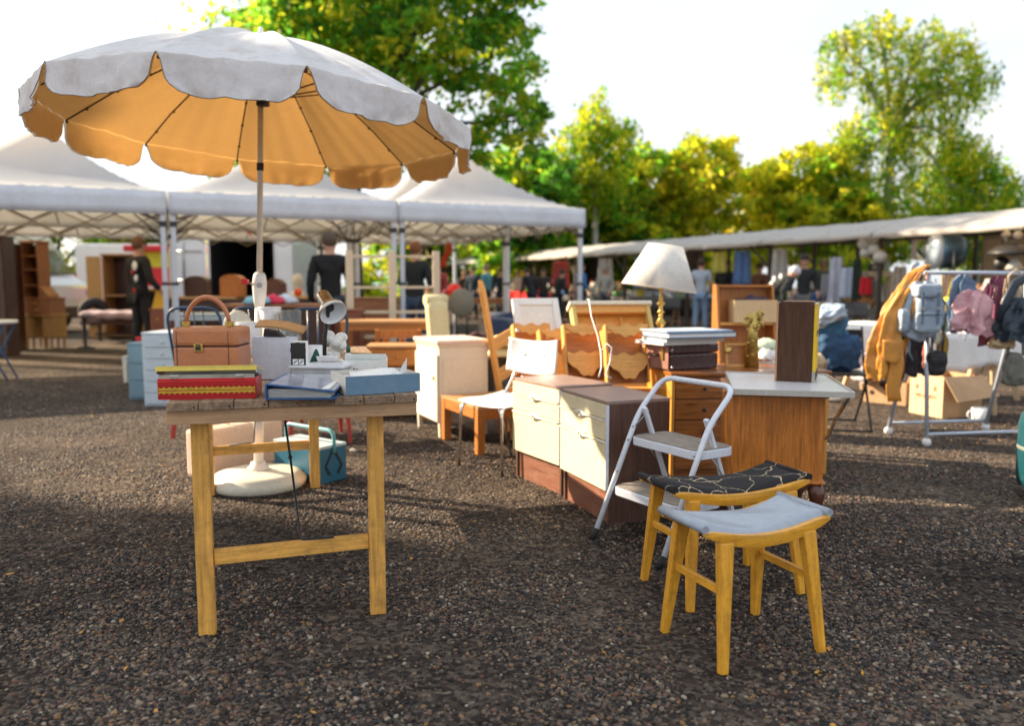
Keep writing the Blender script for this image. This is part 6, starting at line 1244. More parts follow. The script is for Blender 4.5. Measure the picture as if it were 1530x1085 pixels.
person('person in a dark blue hooded jacket behind the one in the cap', at(1104, 22.0), R(-60), 1.74, (.02, .035, .06), (.02, .03, .04), (.02, .04, .08), hat=((.02, .04, .08), False))
person('person with white hair in a black vest bending over a stall table', at(1146, 14.5), R(-78), 1.72, (.02, .025, .03), (.1, .1, .12), (.62, .60, .66), lean=48, arms=((.05, .25), (.08, .25)), patch=[(.05, 1.36, .05, whc), (-.1, 1.3, .05, whc), (.0, 1.15, .05, whc)])
person('person in black standing behind the bending white-haired one', at(1201, 16.2), R(160), 1.74, (.02, .02, .025), (.12, .12, .13), (.03, .02, .02))
person('person in a teal shirt at the far left end of the long stall', at(727, 26.0), R(60), 1.78, (.10, .32, .38), (.03, .05, .09), (.3, .2, .12))
person('person in a dark jacket left of the teal shirt in the distance', at(707, 26.5), R(150), 1.72, (.02, .04, .07), (.02, .03, .05), (.05, .03, .02))
person('person in brown between the far canopy leg and the dark jacket', at(694, 27.0), R(170), 1.62, (.06, .03, .02), (.03, .03, .03), (.3, .2, .12))
person('person in a black top right of the teal shirt in the distance', at(748, 25.5), R(170), 1.66, (.02, .02, .03), (.02, .02, .03), (.05, .03, .02))
for i, (px, Y, c) in enumerate([(795, 24.0, (.015, .015, .02)), (812, 25.0, (.04, .03, .03)), (833, 23.5, (.02, .015, .02))]):
    person(['person in black left of the two stooping by the far stall', 'person in dark brown in the middle of the far stall group', 'person in black with a red bag at the far stall'][i], at(px, Y), R([30, 170, -60][i]), 1.70 - .05 * i, c, (.02, .02, .03), (.05, .03, .02), lean=[25, 0, 15][i], arms=((.08, .2), (.06, .2)))

more = [(655, 19.0, (.30, .05, .05), (.05, .06, .10), (.10, .06, .04), 'person in a dark red jumper beyond the table with the red helmet', 160),
 (775, 30.0, (.50, .46, .40), (.05, .06, .10), (.2, .14, .1), 'person in a pale beige coat far down the aisle', 170), (868, 22.5, (.05, .16, .34), (.05, .05, .06), (.08, .05, .03), 'person in a bright blue jacket behind the rightmost canopy leg', -70),
 (905, 24.0, (.42, .40, .36), (.06, .07, .10), (.3, .25, .2), 'person in a light grey pullover left of the lamp shade', 150), (1135, 20.5, (.22, .10, .06), (.06, .07, .10), (.06, .04, .03), 'person in a rust brown coat beyond the wooden shelf', 120),
 (1228, 19.0, (.10, .16, .12), (.05, .05, .06), (.35, .28, .2), 'person in an olive green jacket behind the stalls right of the clock', 170), (1012, 26.0, (.55, .18, .10), (.05, .06, .12), (.08, .05, .03), 'person in an orange-red top just right of the lamp shade', 30)]
for px, Y, c, tc_, hc, lb, rz in more: person(lb, at(px, Y), R(rz), 1.68 + (px % 5) * .02, c, tc_, hc, arms=((.05, .16), (.05, .12)), elbow=(.06, .1))
# ------------------------------------------------------------------ goods on the long stall
def S2(x, y, z=0.0): return SA + sdir * x + snb * (-y) + Vector((0, 0, z))   # stall coordinates: x along the row, y <= 0 inwards
tb = E_('stall_table', 'trestle table of the stall', 'table', (0, 0, 0), group='trestle tables in the long stall')
MB().box(0, 2.6, -.75, 0, .76, .79).build('tabletop', wood('stall_board', (.30, .19, .11), .6, .3, 'x'), tb, bevel=.004)
MB().grid(30, 4, lambda u, v: (2.6 * u, .012 + .012 * math.sin(u * 40) * v, .795 - .30 * v)).build('table_cloth', mat('stall_cloth', (.10, .10, .11), .9, .2, 5), tb, solid=.004)
for x in (.3, 2.3):
    for s in (-1, 1): MB().beam((x + s * .18, -.05, 0), (x, -.1, .759), .03, .04).build('trestle_leg', wood('stall_leg', (.28, .16, .09), .6, .3, 'z'), tb); MB().beam((x + s * .18, -.7, 0), (x, -.65, .759), .03, .04).build('trestle_leg', wood('stall_leg', (.28, .16, .09), .6, .3, 'z'), tb)
tnames = ['under the floodlight', 'below the hanging lamps', 'where the red enamelware stands', 'by the white-haired person', 'beside the grey T-shirt person', 'behind the lamp shade', 'behind the red crates', 'right of the blue box', 'with the blue box', 'at the far end of the row']
def itm(kind, c, name, label, cat, loc, rz, sc=1.0, grp=None):
    t = E_(name, label, cat, loc, rz, grp); m = mat('ware_%02d%02d%02d' % tuple(int(x * 99) for x in c), c, .4, .15, 8); t.scale = (sc,) * 3
    if kind == 'vase': MB().lathe([(0, 0), (.05, 0), (.08, .08), (.075, .15), (.03, .22), (.045, .28), (.035, .28), (.02, .22), (0, .2)], 14).build('body', m, t)
    elif kind == 'bowl': MB().lathe([(0, 0), (.06, 0), (.07, .01), (.14, .09), (.135, .09), (.06, .02), (0, .015)], 18).build('body', m, t)
    elif kind == 'box': MB().box(-.13, .13, -.09, .09, 0, .11).build('box_body', m, t, bevel=.004); MB().box(-.133, .133, -.093, .093, .1105, .14).build('lid', m, t, bevel=.004)
    elif kind == 'book':
        for k in range(3): MB().box(-.11 + .01 * k, .11, -.08, .08, k * .036, k * .036 + .034).build('volume', m, t, bevel=.002)
    elif kind == 'pot': MB().lathe([(0, 0), (.09, 0), (.1, .02), (.1, .12), (.105, .125), (.04, .15), (.012, .155), (.02, .175), (0, .18)], 16).build('body', m, t); MB().tube(arc((.115, 0, .07), .04, -1.4, 1.4, 6), .008, 6).build('handle', m, t)
    elif kind == 'lamp': MB().lathe([(0, 0), (.07, 0), (.02, .03), (.015, .2), (0, .2)], 12).build('stem', m, t); MB().lathe([(.12, .18), (.06, .34)], 18, cap=False).build('shade', lampw, t, solid=.003)
    elif kind == 'crate':
        for z in (.02, .10, .18): MB().box(-.25, .25, -.16, -.145, z, z + .065).build('crate_slat', m, t); MB().box(-.25, .25, .145, .16, z, z + .065).build('crate_slat', m, t)
        for x in (-.25, .235): MB().box(x, x + .015, -.144, .144, 0, .25).build('crate_end', m, t)
        MB().box(-.235, .235, -.144, .144, 0, .015).build('crate_bottom', m, t)
    elif kind == 'cloth': MB().grid(10, 8, lambda u, v: ((u - .5) * .4, (v - .5) * .3, .10 * abs(math.sin(u * 3.14) * math.sin(v * 3.14)) ** .6 + .015 * math.sin(u * 17 + v * 9))).build('cloth_pile', mat('fab_%02d%02d%02d' % tuple(int(x * 99) for x in c), c, .9, .3, 6, bump=.5, bs=10), t, solid=.02)
    elif kind == 'frame':
        for a, b, cc, d in ((-.15, .15, 0, .03), (-.15, .15, .37, .40), (-.15, -.12, .031, .369), (.12, .15, .031, .369)): MB().box(a, b, -.01, .01, cc, d).build('frame_rail', m, t)
        MB().box(-.119, .119, .0, .006, .031, .369).build('picture', mat('dull_picture', (.25, .24, .2), .5, .5, 9), t)
    return t
cols = {'white': (.78, .77, .74), 'cream': (.66, .58, .42), 'dark brown': (.09, .045, .03), 'orange-brown': (.42, .17, .05), 'bright red': (.62, .02, .02), 'deep blue': (.02, .12, .38), 'green': (.05, .26, .06), 'black': (.02, .02, .022), 'pale blue': (.34, .48, .62), 'yellow': (.72, .52, .04), 'grey': (.28, .29, .30), 'pink': (.60, .26, .30)}
kd = [('vase', 'vase'), ('bowl', 'bowl'), ('box', 'lidded box'), ('book', 'book stack'), ('pot', 'lidded pot'), ('lamp', 'small table lamp'), ('cloth', 'heap of cloth'), ('frame', 'picture frame')]
rs = random.Random(21)
for s in range(10):
    x0 = 3.02 * (s - 1) + .25; tt = tb if s == 0 else dup(tb, (0, 0, 0)); tt.location = S2(x0, -.30); tt.rotation_euler = (0, 0, sang); tt['label'] = 'trestle table ' + tnames[s]
    combos = [(a, b) for a in cols for b in kd]; rs.shuffle(combos); n = (20 if s < 6 else 12) if s < 8 else 7
    for k in range(n):
        cn, (kk, kn) = combos[k]
        if s in (6, 7) and k % 2 == 0: cn = ['bright red', 'white', 'deep blue', 'green', 'cream', 'orange-brown', 'black'][k // 2 % 7]
        x = x0 + .1 + 2.4 * (k + rs.uniform(.2, .8)) / n; y = -.30 - .14 - .45 * rs.random()
        itm(kk, cols[cn], {'box': 'lidded_box', 'book': 'book_stack', 'pot': 'lidded_pot', 'lamp': 'small_lamp', 'cloth': 'cloth_heap', 'frame': 'framed_picture'}.get(kk, kk), '%s %s on the stall table %s' % (cn, kn, tnames[s]), {'book': 'books', 'frame': 'picture', 'cloth': 'cloth'}.get(kk, kn.split()[-1]), S2(x, y, .798), sang + rs.uniform(-.5, .5), rs.uniform(.9, 1.45), 'second-hand wares on the stall tables')
for i, (x, c, cn) in enumerate([(16.0, 'bright red', 'nearest the pine shelves'), (16.65, 'bright red', 'second from the pine shelves'), (17.35, 'bright red', 'third along'), (18.1, 'bright red', 'fourth along'), (18.9, 'bright red', 'farthest'), (22.2, 'deep blue', '')]):
    itm('crate', cols[c], 'plastic_crate', (c + ' plastic crate on the far stall front, ' + cn) if cn else 'deep blue plastic crate on the stall left of the red ones', 'crate', S2(x, .25, .62), sang, 1.15, 'crates along the far stall')
    table('crate_stand', ('low stand under the ' + c + ' crate ' + cn) if cn else 'low stand under the deep blue crate', S2(x - .32, .05), sang, .62, .4, .615, wood('stall_leg', (0,) * 3, axis='z'), group='stands under the crates')
# hanging lamps and odds in the near stalls
def stall_y(px):
    k = (px - 765) / FPX; q = (SA.x - k * SA.y) / (k * sdir.y - sdir.x); return SA.y + q * sdir.y
def hang(name, label, cat, px, py, Y, build, rz=0.0, top=2.3):
    Yn = stall_y(px) + .45; p = GY(px, py, Yn); s = Yn / Y; t = E_(name, label, cat, (p.x, Yn, p.z), rz); t.scale = (s,) * 3; build(t); MB().tube([(0, 0, .05), (0, 0, max(.1, (2.24 - p.z) / s))], .006, 5).build('cord', blackp, t); return t
opal = mat('opal_glass', (.80, .78, .72), .25, .04, 5, trans=.3)
for i, (px, py, r_, lb) in enumerate([(1291, 364, .10, 'white glass globe lamp hanging left of the cream cluster, upper one'), (1293, 378, .085, 'white glass globe lamp hanging just below its upper neighbour'), (1306, 358, .07, 'small cream globe lamp hanging highest of the cluster'), (1306, 373, .095, 'cream glass globe lamp in the middle of the cluster'), (1315, 384, .105, 'large white globe lamp hanging lowest of the cluster')]):
    hang('globe_lamp', lb, 'lamp', px, py, 12.3 + .05 * i, lambda t: (MB().ball((0, 0, 0), r_, (1, 1, .9), 16, 10).build('globe', opal, t), MB().lathe([(.03, r_ * .8), (.035, r_ * .8 + .03), (0, r_ * .8 + .04)], 10).build('cap', brass, t)))
def flood(t):
    mm = mat('floodlight_blue', (.10, .20, .30), .35, .1, 5, metal=.6); M = TR(0, 0, 0, 0, R(90), 0) @ TR(0, 0, 0)
    MB().lathe([(0, .26), (.15, .25), (.19, .18), (.20, .0), (.20, -.02)], 28, M=M).build('lamp_drum', mm, t); MB().lathe([(.205, -.02), (.215, -.06), (.20, -.10), (.10, -.13), (0, -.14)], 28, M=M).build('lens_ring', mat('pale_lens', (.55, .65, .72), .2, .05, 5), t)
    for k in range(5): MB().lathe([(.202, .03 + k * .035), (.212, .035 + k * .035), (.202, .04 + k * .035)], 28, M=M, cap=False).build('cooling_fin', blackp, t)
    MB().tube(fillet([(.08, -.24, .0), (.08, -.24, -.26), (.08, .24, -.26), (.08, .24, .0)], .04), .012, 6).build('yoke', blackp, t)
hang('floodlight', 'big blue-grey round floodlight hanging in the nearest stall', 'floodlight', 1405, 375, 9.4, flood, R(-12))
def sqf(t):
    for a, b, c_, d in ((-.10, .10, -.12, -.10), (-.10, .10, .10, .12), (-.10, -.08, -.099, .099), (.08, .10, -.099, .099)): MB().box(a, b, -.05, .05, c_, d).build('frame_rail', mat('taupe_metal', (.30, .24, .19), .5, .1, 5), t)
    MB().ball((.04, 0, 0), .06, (.6, .6, 1.3)).build('frosted_bulb', opal, t)
hang('square_lantern', 'square open lantern hanging left of the floodlight', 'lantern', 1377, 373, 9.6, sqf)
hang('globe_lamp', 'white round lamp hanging directly under the square lantern', 'lamp', 1390, 390, 9.4, lambda t: MB().ball((0, 0, 0), .065, n=14, m=8).build('globe', opal, t))
hang('dome_lamp', 'wide black enamel dome lamp hanging at the right border', 'lamp', 1512, 374, 9.0, lambda t: MB().lathe([(.25, -.05), (.24, -.02), (.16, .04), (.05, .07), (0, .075)], 26).build('dome_shade', blackp, t, solid=.003))
hang('dome_lamp', 'dark round lamp hanging below the black dome lamp', 'lamp', 1496, 394, 9.1, lambda t: MB().ball((0, 0, 0), .085, n=16, m=10).build('globe', blackp, t))
hang('cone_lamp', 'small white cone lamp beside the dark round lamp', 'lamp', 1516, 394, 8.9, lambda t: MB().lathe([(.095, -.06), (.05, .02), (.015, .09), (0, .1)], 20).build('cone_shade', opal, t, solid=.002))
hang('globe_lamp', 'tiny white globe lamp hanging highest at the right border', 'lamp', 1521, 351, 9.3, lambda t: MB().ball((0, 0, 0), .05, n=14, m=8).build('globe', opal, t))
hang('star_lamp', 'white faceted star lamp hanging beside the tiny globe', 'lamp', 1504, 351, 9.4, lambda t: MB().lathe([(0, -.09), (.045, -.02), (.07, 0), (.045, .02), (0, .09)], 6).build('star_body', opal, t))
for i, (px, py, w_, h, c, lb) in enumerate([(1250, 384, .17, .80, (.55, .58, .68), 'long pale grey curtain panel hanging above the stall table'), (1269, 400, .22, .45, (.50, .56, .70), 'light blue blouse hanging beside the grey curtain'), (1294, 414, .14, .26, (.60, .02, .03), 'small bright red cloth hanging among the shirts'), (1281, 388, .10, .62, (.03, .05, .04), 'dark green garment hanging between the blouse and the red cloth'), (1235, 410, .12, .30, (.42, .42, .46), 'small grey garment hanging left of the curtain'), (1345, 398, .16, .42, (.40, .34, .28), 'taupe shirt hanging right of the black box'), (1422, 406, .16, .42, (.62, .40, .26), 'peach striped dress hanging under the floodlight'), (1446, 406, .10, .50, (.56, .50, .38), 'beige scarf hanging right of the peach dress')]):
    Y = 11.8 if px < 1400 else 9.8
    def bl(t):
        MB().grid(12, 10, lambda u, v: ((u - .5) * w_ * (1 + .25 * v), .02 * math.sin(u * 14 + i), -h * v)).build('cloth', mat('hang%d' % i, c, .85, .15, 8, bump=.3, bs=8), t, solid=.01); MB().tube([(-w_ * .45, 0, -.01), (0, 0, .05), (w_ * .45, 0, -.01)], .006, 5).build('hanger', blackp, t)
    hang('hanging_garment', lb, 'garment', px, py, Y, bl, R(-20), 2.25)
for i, (x0, z, w_, h, c, lb) in enumerate([(1312, 1.42, .26, .16, (.02, .02, .022), 'black radio on the upper rail of the stall')]):
    p = GY(1301, 405, 16.0); t = E_('black_radio', lb, 'radio', p); MB().box(0, .26, 0, .12, 0, .15).build('radio_body', blackp, t, bevel=.006); MB().tube([(.07, -.002, .075), (.07, -.006, .075)], .045, 16).build('speaker', steel, t); MB().tube(fillet([(.02, .06, .15), (.02, .06, .19), (.24, .06, .19), (.24, .06, .15)], .02), .005, 5).build('handle', steel, t)
    q = p; table('high_shelf', 'narrow high shelf carrying the black radio', (p.x - .15, p.y - .02, 0), 0, .6, .2, p.z - .001, wood('cream_timber', (0,) * 3, axis='z'))
for i, px in enumerate((1312, 1338)):
    t = E_('white_easel', ['left white folding easel on the stall', 'right white folding easel on the stall'][i], 'easel', at(px, 16.0), 0)
    for a in (-.22, .22): MB().beam((a, 0, .0), (0, 0, 1.5), .04, .04).build('leg', whitep, t)
    MB().beam((0, .3, 0), (0, .02, 1.45), .04, .04).build('rear_leg', whitep, t); MB().beam((-.1, 0, .8), (.1, 0, .8), .04, .03).build('cross_bar', whitep, t)

# ------------------------------------------------------------------ nearer right: crate, shelf, denim chair
t = itm('crate', (.10, .50, .06), 'plastic_crate', 'bright green crate of toys right of the wooden shelf', 'crate', at(1216, 8.6, .66), R(0), .62); t2 = itm('crate', (.72, .66, .03), 'plastic_crate', 'yellow crate beside the green toy crate', 'crate', at(1197, 8.8, .70), R(8), .5)
table('crate_stand', 'brown stand carrying the green and yellow toy crates', at(1185, 8.5), 0, .50, .4, .655, wood('stall_leg', (0,) * 3, axis='z'))
for i, (px, z, c, lb) in enumerate([(1193, .92, (.75, .5, .45), 'pinkish ball on the yellow crate'), (1214, .92, (.8, .8, .82), 'white ball on the green crate'), (1226, .90, (.72, .5, .3), 'tan ball at the right end of the green crate')]):
    MB().ball((0, 0, 0), .055).build('toy_ball', mat('ball%d' % i, c, .5, .1, 5), None); o = C.objects[-1]; o.location = at(px, 8.75, z - .06); one(o, lb, 'ball')
def wood_shelf():
    t = E_('open_shelf', 'orange wooden shelf unit leaning back with a cardboard box in it', 'shelf', at(1086, 5.9), R(6)); W_ = .46; m = redwz
    for x in (0, W_ - .02): MB().prism([(.0, 0), (.30, 0), (.30, 1.15), (.22, 1.15)], x, x + .02, axis='x').build('side', m, t, bevel=.003)
    for z, y in ((.12, .02), (.50, .09), (.84, .16)): MB().box(.0205, W_ - .0205, y, .299, z, z + .02).build('shelf_board', wood('sunny_pine', (0,) * 3, axis='x'), t, bevel=.003)
    MB().box(.0205, W_ - .0205, .288, .30, .141, 1.14).build('back_board', m, t); MB().box(.0205, W_ - .0205, .22, .287, 1.13, 1.148).build('top_board', m, t)
wood_shelf()
sh0 = at(1098, 6.05, .8615); t = E_('card_box', 'pale cardboard box of dark cloth on the top board of the wooden shelf', 'cardboard box', sh0, R(6)); m = MB(); W_ = .34
MB().box(0, W_, 0, .006, 0, .17).build('front_side', cardl, t); MB().box(0, .006, .0065, .12, 0, .17).build('side', cardl, t); MB().box(W_ - .006, W_, .0065, .12, 0, .17).build('side', cardl, t); MB().box(.0065, W_ - .0065, .114, .12, 0, .17).build('back_side', cardl, t)
MB().grid(12, 6, lambda u, v: (.01 + (W_ - .02) * u, .008 + .10 * v, .16 + .045 * math.sin(u * 3.14) * math.sin(v * 3.14) + .012 * math.sin(u * 18))).build('dark_cloth', mat('plum_cloth', (.05, .03, .05), .8, .6, 14), t)
for i, (px, c, lb) in enumerate([(1130, (.35, .03, .03), 'red-spined books low in the wooden shelf'), (1158, (.05, .02, .02), 'dark books low in the wooden shelf')]):
    t = E_('book_row', lb, 'books', at(px, 6.0, .5205), R(6))
    for k in range(4): MB().box(k * .028, k * .028 + .025, .08, .22, 0, .17 - .02 * (k % 2)).build('volume', mat('bk%d%d' % (i, k % 2), (c[0] * (1 - .5 * (k % 2)), c[1] + .02 * k, c[2]), .5, .2, 9), t, bevel=.002)
t = itm('cloth', (.55, .62, .45), 'cloth_heap', 'green and white striped cloth heap right of the gilt ornament', 'cloth', at(1146, 5.35, .72), .2, .6); t = itm('cloth', (.72, .70, .68), 'cloth_heap', 'white cloth heap below the striped one', 'cloth', at(1146, 5.3, .66), .6, .7)
table('low_stand', 'pale low stand under the cloth heaps behind the clock', at(1118, 5.6 - .42), R(0), .36, .34, .655, whitep)
def jeans_chair():
    t = E_('folding_chair', 'black tube folding chair heaped with denim, right of the brown clock', 'folding chair', at(1222, 6.4), R(-12))
    for x in (0, .40):
        MB().tube(fillet([(x, .28, .80), (x + .0, .12, .44), (x, -.22, .0)] if x else [(x, .28, .80), (x, .12, .44), (x, -.22, 0)], .03), .010, 8).build('front_tube', blackp, t); MB().tube([(x + .015 * (1 if x == 0 else -1), -.12, .44), (x + .015 * (1 if x == 0 else -1), .32, .0)], .010, 8).build('rear_tube', blackp, t)
    MB().tube([(0, -.215, .012), (.40, -.215, .012)], .009, 8).build('foot_bar', blackp, t); MB().tube([(0.015, .312, .012), (.385, .312, .012)], .009, 8).build('foot_bar', blackp, t)
    MB().box(.02, .38, -.13, .22, .43, .45).build('seat', blackp, t, bevel=.006); MB().box(.01, .39, .24, .26, .68, .78).build('backrest', blackp, t, bevel=.006)
jeans_chair()
def heap(name, label, cat, loc, sx, sy, sz, c, key, folds=1.0, rot=None, sq=.8):
    m = mat(key, c, .9, .45, 7, bump=.9, bs=16, weave=90)
    def f(u, v):
        a = u * 2 * math.pi; p = (v - .5) * math.pi; x = math.copysign(abs(math.cos(a) * math.cos(p)) ** sq, math.cos(a)); y = math.copysign(abs(math.sin(a) * math.cos(p)) ** sq, math.sin(a)); z = math.copysign(abs(math.sin(p)) ** sq, math.sin(p))
        d = 1 + .13 * folds * (mnoise.noise(Vector((x * 2.2 + sx * 9, y * 2.2, z * 2.2 + sz * 7))) * 2) + .05 * folds * mnoise.noise(Vector((x * 7, y * 7 + sx * 5, z * 3))) * 2
        return (x * sx * d, y * sy * d, z * sz * d)
    o = MB().grid(40, 24, f).build(name, m, None, crumple=.03, cscale=.07); o.location = loc
    if rot: o.rotation_euler = rot
    return one(o, label, cat)
heap('jeans', 'deep blue jeans heaped low on the black folding chair', 'jeans', at(1252, 6.45, .60), .20, .14, .17, (.03, .09, .20), 'denim_dark'); heap('jeans', 'mid blue denim jacket over the back of the black folding chair', 'jacket', at(1236, 6.5, .80), .17, .13, .13, (.05, .17, .33), 'denim_mid', 1.3); heap('jeans', 'pale washed jeans on top of the denim heap', 'jeans', at(1236, 6.4, .90), .16, .12, .07, (.34, .44, .55), 'denim_pale', 1.2, (0, R(-20), .2)).name = 'pale_jeans'
heap('canvas_bag', 'beige canvas bag tucked under the denim heap', 'bag', at(1222, 6.2, .52), .08, .09, .09, (.45, .36, .24), 'canvas_beige')
for i in range(2): MB().ball((0, 0, .035), .05, (2.2, .9, .7)).build('white_shoe', whitec, None); o = C.objects[-1]; o.location = at(1232 + 18 * i, 7.9 - .15 * i); o.rotation_euler = (0, 0, .3 * i); one(o, ['left one of the white shoes on the gravel under the folding chair', 'right one of the white shoes on the gravel under the folding chair'][i], 'shoe')

# ------------------------------------------------------------------ clothes rail with bags
railm = mat('pale_blue_tube', (.50, .57, .68), .3, .05, 6, metal=.3, coat=.3)
def rail():
    t = E_('bag_rail', 'pale blue tube rail on A-shaped legs hung with bags', 'rail', (0, 0, 0)); A = G(1327, 650); B = G(1384, 668); Cc = G(1472, 645); D = Cc + (B - A); zt = 1.235
    ta_, tb_ = (A + B) / 2, (Cc + D) / 2; ta_.z = tb_.z = zt; ta_ = ta_ + Vector((.09, 0, 0)); tb_ = tb_ + Vector((.06, 0, 0))
    MB().tube([ta_ - (tb_ - ta_) * .02, tb_ + (tb_ - ta_) * .12], .015, 10).build('top_bar', railm, t)
    for f, tp in ((A, ta_), (B, ta_), (Cc, tb_), (D, tb_)):
        lg = MB().tube([Vector((f.x, f.y, .05)), tp - Vector((0, 0, .02))], .015, 10).build('leg', railm, t); MB().ball((f.x, f.y, .033), .033, (1, .7, 1), 12, 8).build('castor', whitec, lg)
    for p, q in ((A, Cc), (B, D)): MB().tube([Vector((p.x, p.y, .09)), Vector((q.x, q.y, .09))], .012, 10).build('low_bar', railm, t)
rail()
RY = 5.78
def softbag(name, label, cat, px, py, Y, w_, h, d, c, key, rough=.5, straps=(), rz=0.0, extra=None, tilt=0.0, fold=1.0, taper=.2, path=None, nf=6):
    p = GY(px, py, Y); t = E_(name, label, cat, p, rot=(0, tilt, rz)); m = mat(key, c, rough, .2, 9, bump=.5, bs=16, coat=.1)
    def f(u, v):
        a = u * 2 * math.pi; q = (v - .5) * math.pi; x = math.copysign(abs(math.cos(a) * math.cos(q)) ** .55, math.cos(a)); y = math.copysign(abs(math.sin(a) * math.cos(q)) ** .7, math.sin(a)); z = math.copysign(abs(math.sin(q)) ** .6, math.sin(q))
        n = 1 + .12 * fold * mnoise.noise(Vector((x * 2.5 + px, y * 2, z * 2.0))) * 2 + .05 * fold * math.sin(z * 6 + x * 7 + px) * (1 - .5 * z) + .10 * fold * (abs(mnoise.noise(Vector((x * 5 + px, y * 4, z * 2.5)))) - .2)
        return (x * w_ / 2 * (1 - taper * z) * n, y * d / 2 * n, z * h / 2)
    if path:
        def f(u, v):
            s_ = v * (len(path) - 1); i = min(int(s_), len(path) - 2); q = s_ - i; q = q * q * (3 - 2 * q) if 0 < i < len(path) - 2 else q; a_ = [path[i][k] * (1 - q) + path[i + 1][k] * q for k in range(5)]
            th = u * 2 * math.pi; rr_ = 1 + .24 * fold * math.sin(nf * th + px + 1.5 * math.sin(v * 5)) + .14 * fold * math.sin((nf + 3) * th + v * 6) + .15 * mnoise.noise(Vector((math.cos(th) * 2, math.sin(th) * 2, v * 6 + px)))
            return (a_[0] + a_[3] * math.cos(th) * rr_, a_[1] + a_[4] * math.sin(th) * rr_, a_[2] + .015 * math.sin(nf * th) * v)
        MB().grid(64, 30, f).build('bag_body', m, t, crumple=.026, cscale=.13)
    else: MB().grid(40, 26, f).build('bag_body', m, t, crumple=.02, cscale=.1)
    for st in straps: MB().tube([Vector(s) for s in st[1:]], st[0], 6, flat=.35).build('strap', m, t)
    if extra: extra(t, m)
    return t
def tanx(t, m):
    MB().grid(12, 8, lambda u, v: (-.075 + .15 * u, -.07 - .018 * math.sin(u * 3.14), -.00 - .17 * v * (1 - .35 * abs(2 * u - 1) ** 2))).build('flap', m, t, solid=.006); MB().grid(6, 10, lambda u, v: (-.03 + .10 * u + .01 * math.sin(v * 7), -.075, -.10 - .34 * v)).build('hanging_strap', m, t, solid=.008)
softbag('tan_leather_bag', 'tan leather shoulder bag with long straps hanging at the left end of the rail', 'bag', 1328, 507, RY - .08, .26, .56, .13, (.62, .27, .04), 'bag_tan', .4, [(.010, (.05, 0, .2), (.12, -.06, .36), (.20, -.05, .50), (.25, .0, .53)), (.008, (.08, -.07, .1), (.14, -.08, .30), (.22, -.05, .48)), (.007, (.10, -.07, -.05), (.12, -.09, .20), (.20, -.06, .44))], extra=tanx, fold=.8, path=[(.26, .02, .53, .02, .02), (.17, .0, .48, .035, .03), (.08, -.01, .33, .05, .035), (.01, -.01, .18, .08, .045), (-.01, -.01, -.02, .115, .055), (-.02, -.01, -.20, .12, .06), (-.02, -.01, -.29, .11, .05)])
def sq_(cx, cy, cz, rx, ry, rz_, e=.45):
    def f(u, v):
        a = u * 2 * math.pi; q = (v - .5) * math.pi; g = lambda w, p: math.copysign(abs(w) ** p, w)
        return (cx + g(math.cos(a), e) * g(abs(math.cos(q)), e) * rx, cy + g(math.sin(a), e) * g(abs(math.cos(q)), e) * ry, cz + g(math.sin(q), e) * rz_)
    return MB().grid(28, 18, f)
def backx(t, m):
    bl_ = mat('strap_blue', (.12, .17, .25), .6, .1, 9)
    sq_(.0, -.085, -.09, .095, .035, .075).build('front_pocket', m, t, crumple=.012, cscale=.05); sq_(-.145, -.02, -.08, .035, .06, .085).build('side_pocket', m, t, crumple=.012, cscale=.05); sq_(.0, -.05, .13, .095, .07, .05).build('top_flap', m, t, crumple=.012, cscale=.05)
    for x in (-.055, .055): MB().beam((x, -.118, .12), (x, -.122, -.10), .020, .003, up=(0, 1, 0)).build('buckle_strap', bl_, t); MB().box(x - .014, x + .014, -.130, -.122, .0, .018).build('buckle', steel, t)
    MB().tube([(-.08, -.122, -.035), (.08, -.122, -.035)], .003, 5).build('zip', blackp, t); MB().tube([(.10, .0, .15), (.17, -.02, .02), (.15, -.03, -.20), (.12, -.02, -.30)], .016, 6, flat=.25).build('loose_strap', bl_, t); MB().tube([(-.08, -.02, -.18), (-.10, -.05, -.30), (-.07, -.05, -.36)], .008, 6, flat=.3).build('loose_strap', bl_, t)
softbag('grey_backpack', 'blue-grey backpack hanging second on the rail, beside the tan bag', 'backpack', 1377, 462, RY - .12, .28, .44, .18, (.30, .37, .46), 'bag_grey', .6, [(.012, (-.04, .0, .18), (-.01, .02, .27), (.03, .0, .18)), (.018, (-.08, .05, .18), (-.04, .07, .30), (.0, .08, .33))], extra=backx, fold=.8, path=[(0, 0, .20, .05, .04), (0, 0, .16, .10, .06), (0, 0, .05, .125, .08), (0, 0, -.10, .14, .09), (.0, .0, -.19, .13, .08), (0, 0, -.215, .10, .06)], nf=4)
softbag('pink_bag', 'pink crumpled handbag tilted on the right half of the rail', 'bag', 1455, 467, RY - .05, .27, .28, .13, (.66, .36, .40), 'bag_pink', .35, [(.012, (-.04, 0, .12), (.01, -.02, .22), (.09, -.02, .21), (.11, 0, .11)), (.003, (-.06, -.05, -.10), (-.075, -.05, -.2)), (.003, (-.03, -.05, -.10), (-.03, -.05, -.22))], tilt=R(14), fold=1.2, path=[(-.02, 0, .15, .05, .03), (-.01, 0, .10, .10, .05), (0, 0, 0, .125, .06), (.02, 0, -.10, .14, .06), (.02, 0, -.145, .12, .05)], nf=5)
softbag('navy_bag', 'big dark navy bag hanging at the right border with a wide strap', 'bag', 1522, 478, RY - .12, .26, .30, .16, (.015, .03, .05), 'bag_navy', .5, [(.036, (-.14, -.02, -.02), (-.12, -.03, .12), (-.05, -.02, .26), (.04, 0, .30), (.10, 0, .26))], fold=.9, path=[(.02, 0, .16, .06, .04), (0, 0, .08, .11, .07), (0, 0, -.04, .14, .08), (0, 0, -.15, .13, .07)], nf=5)
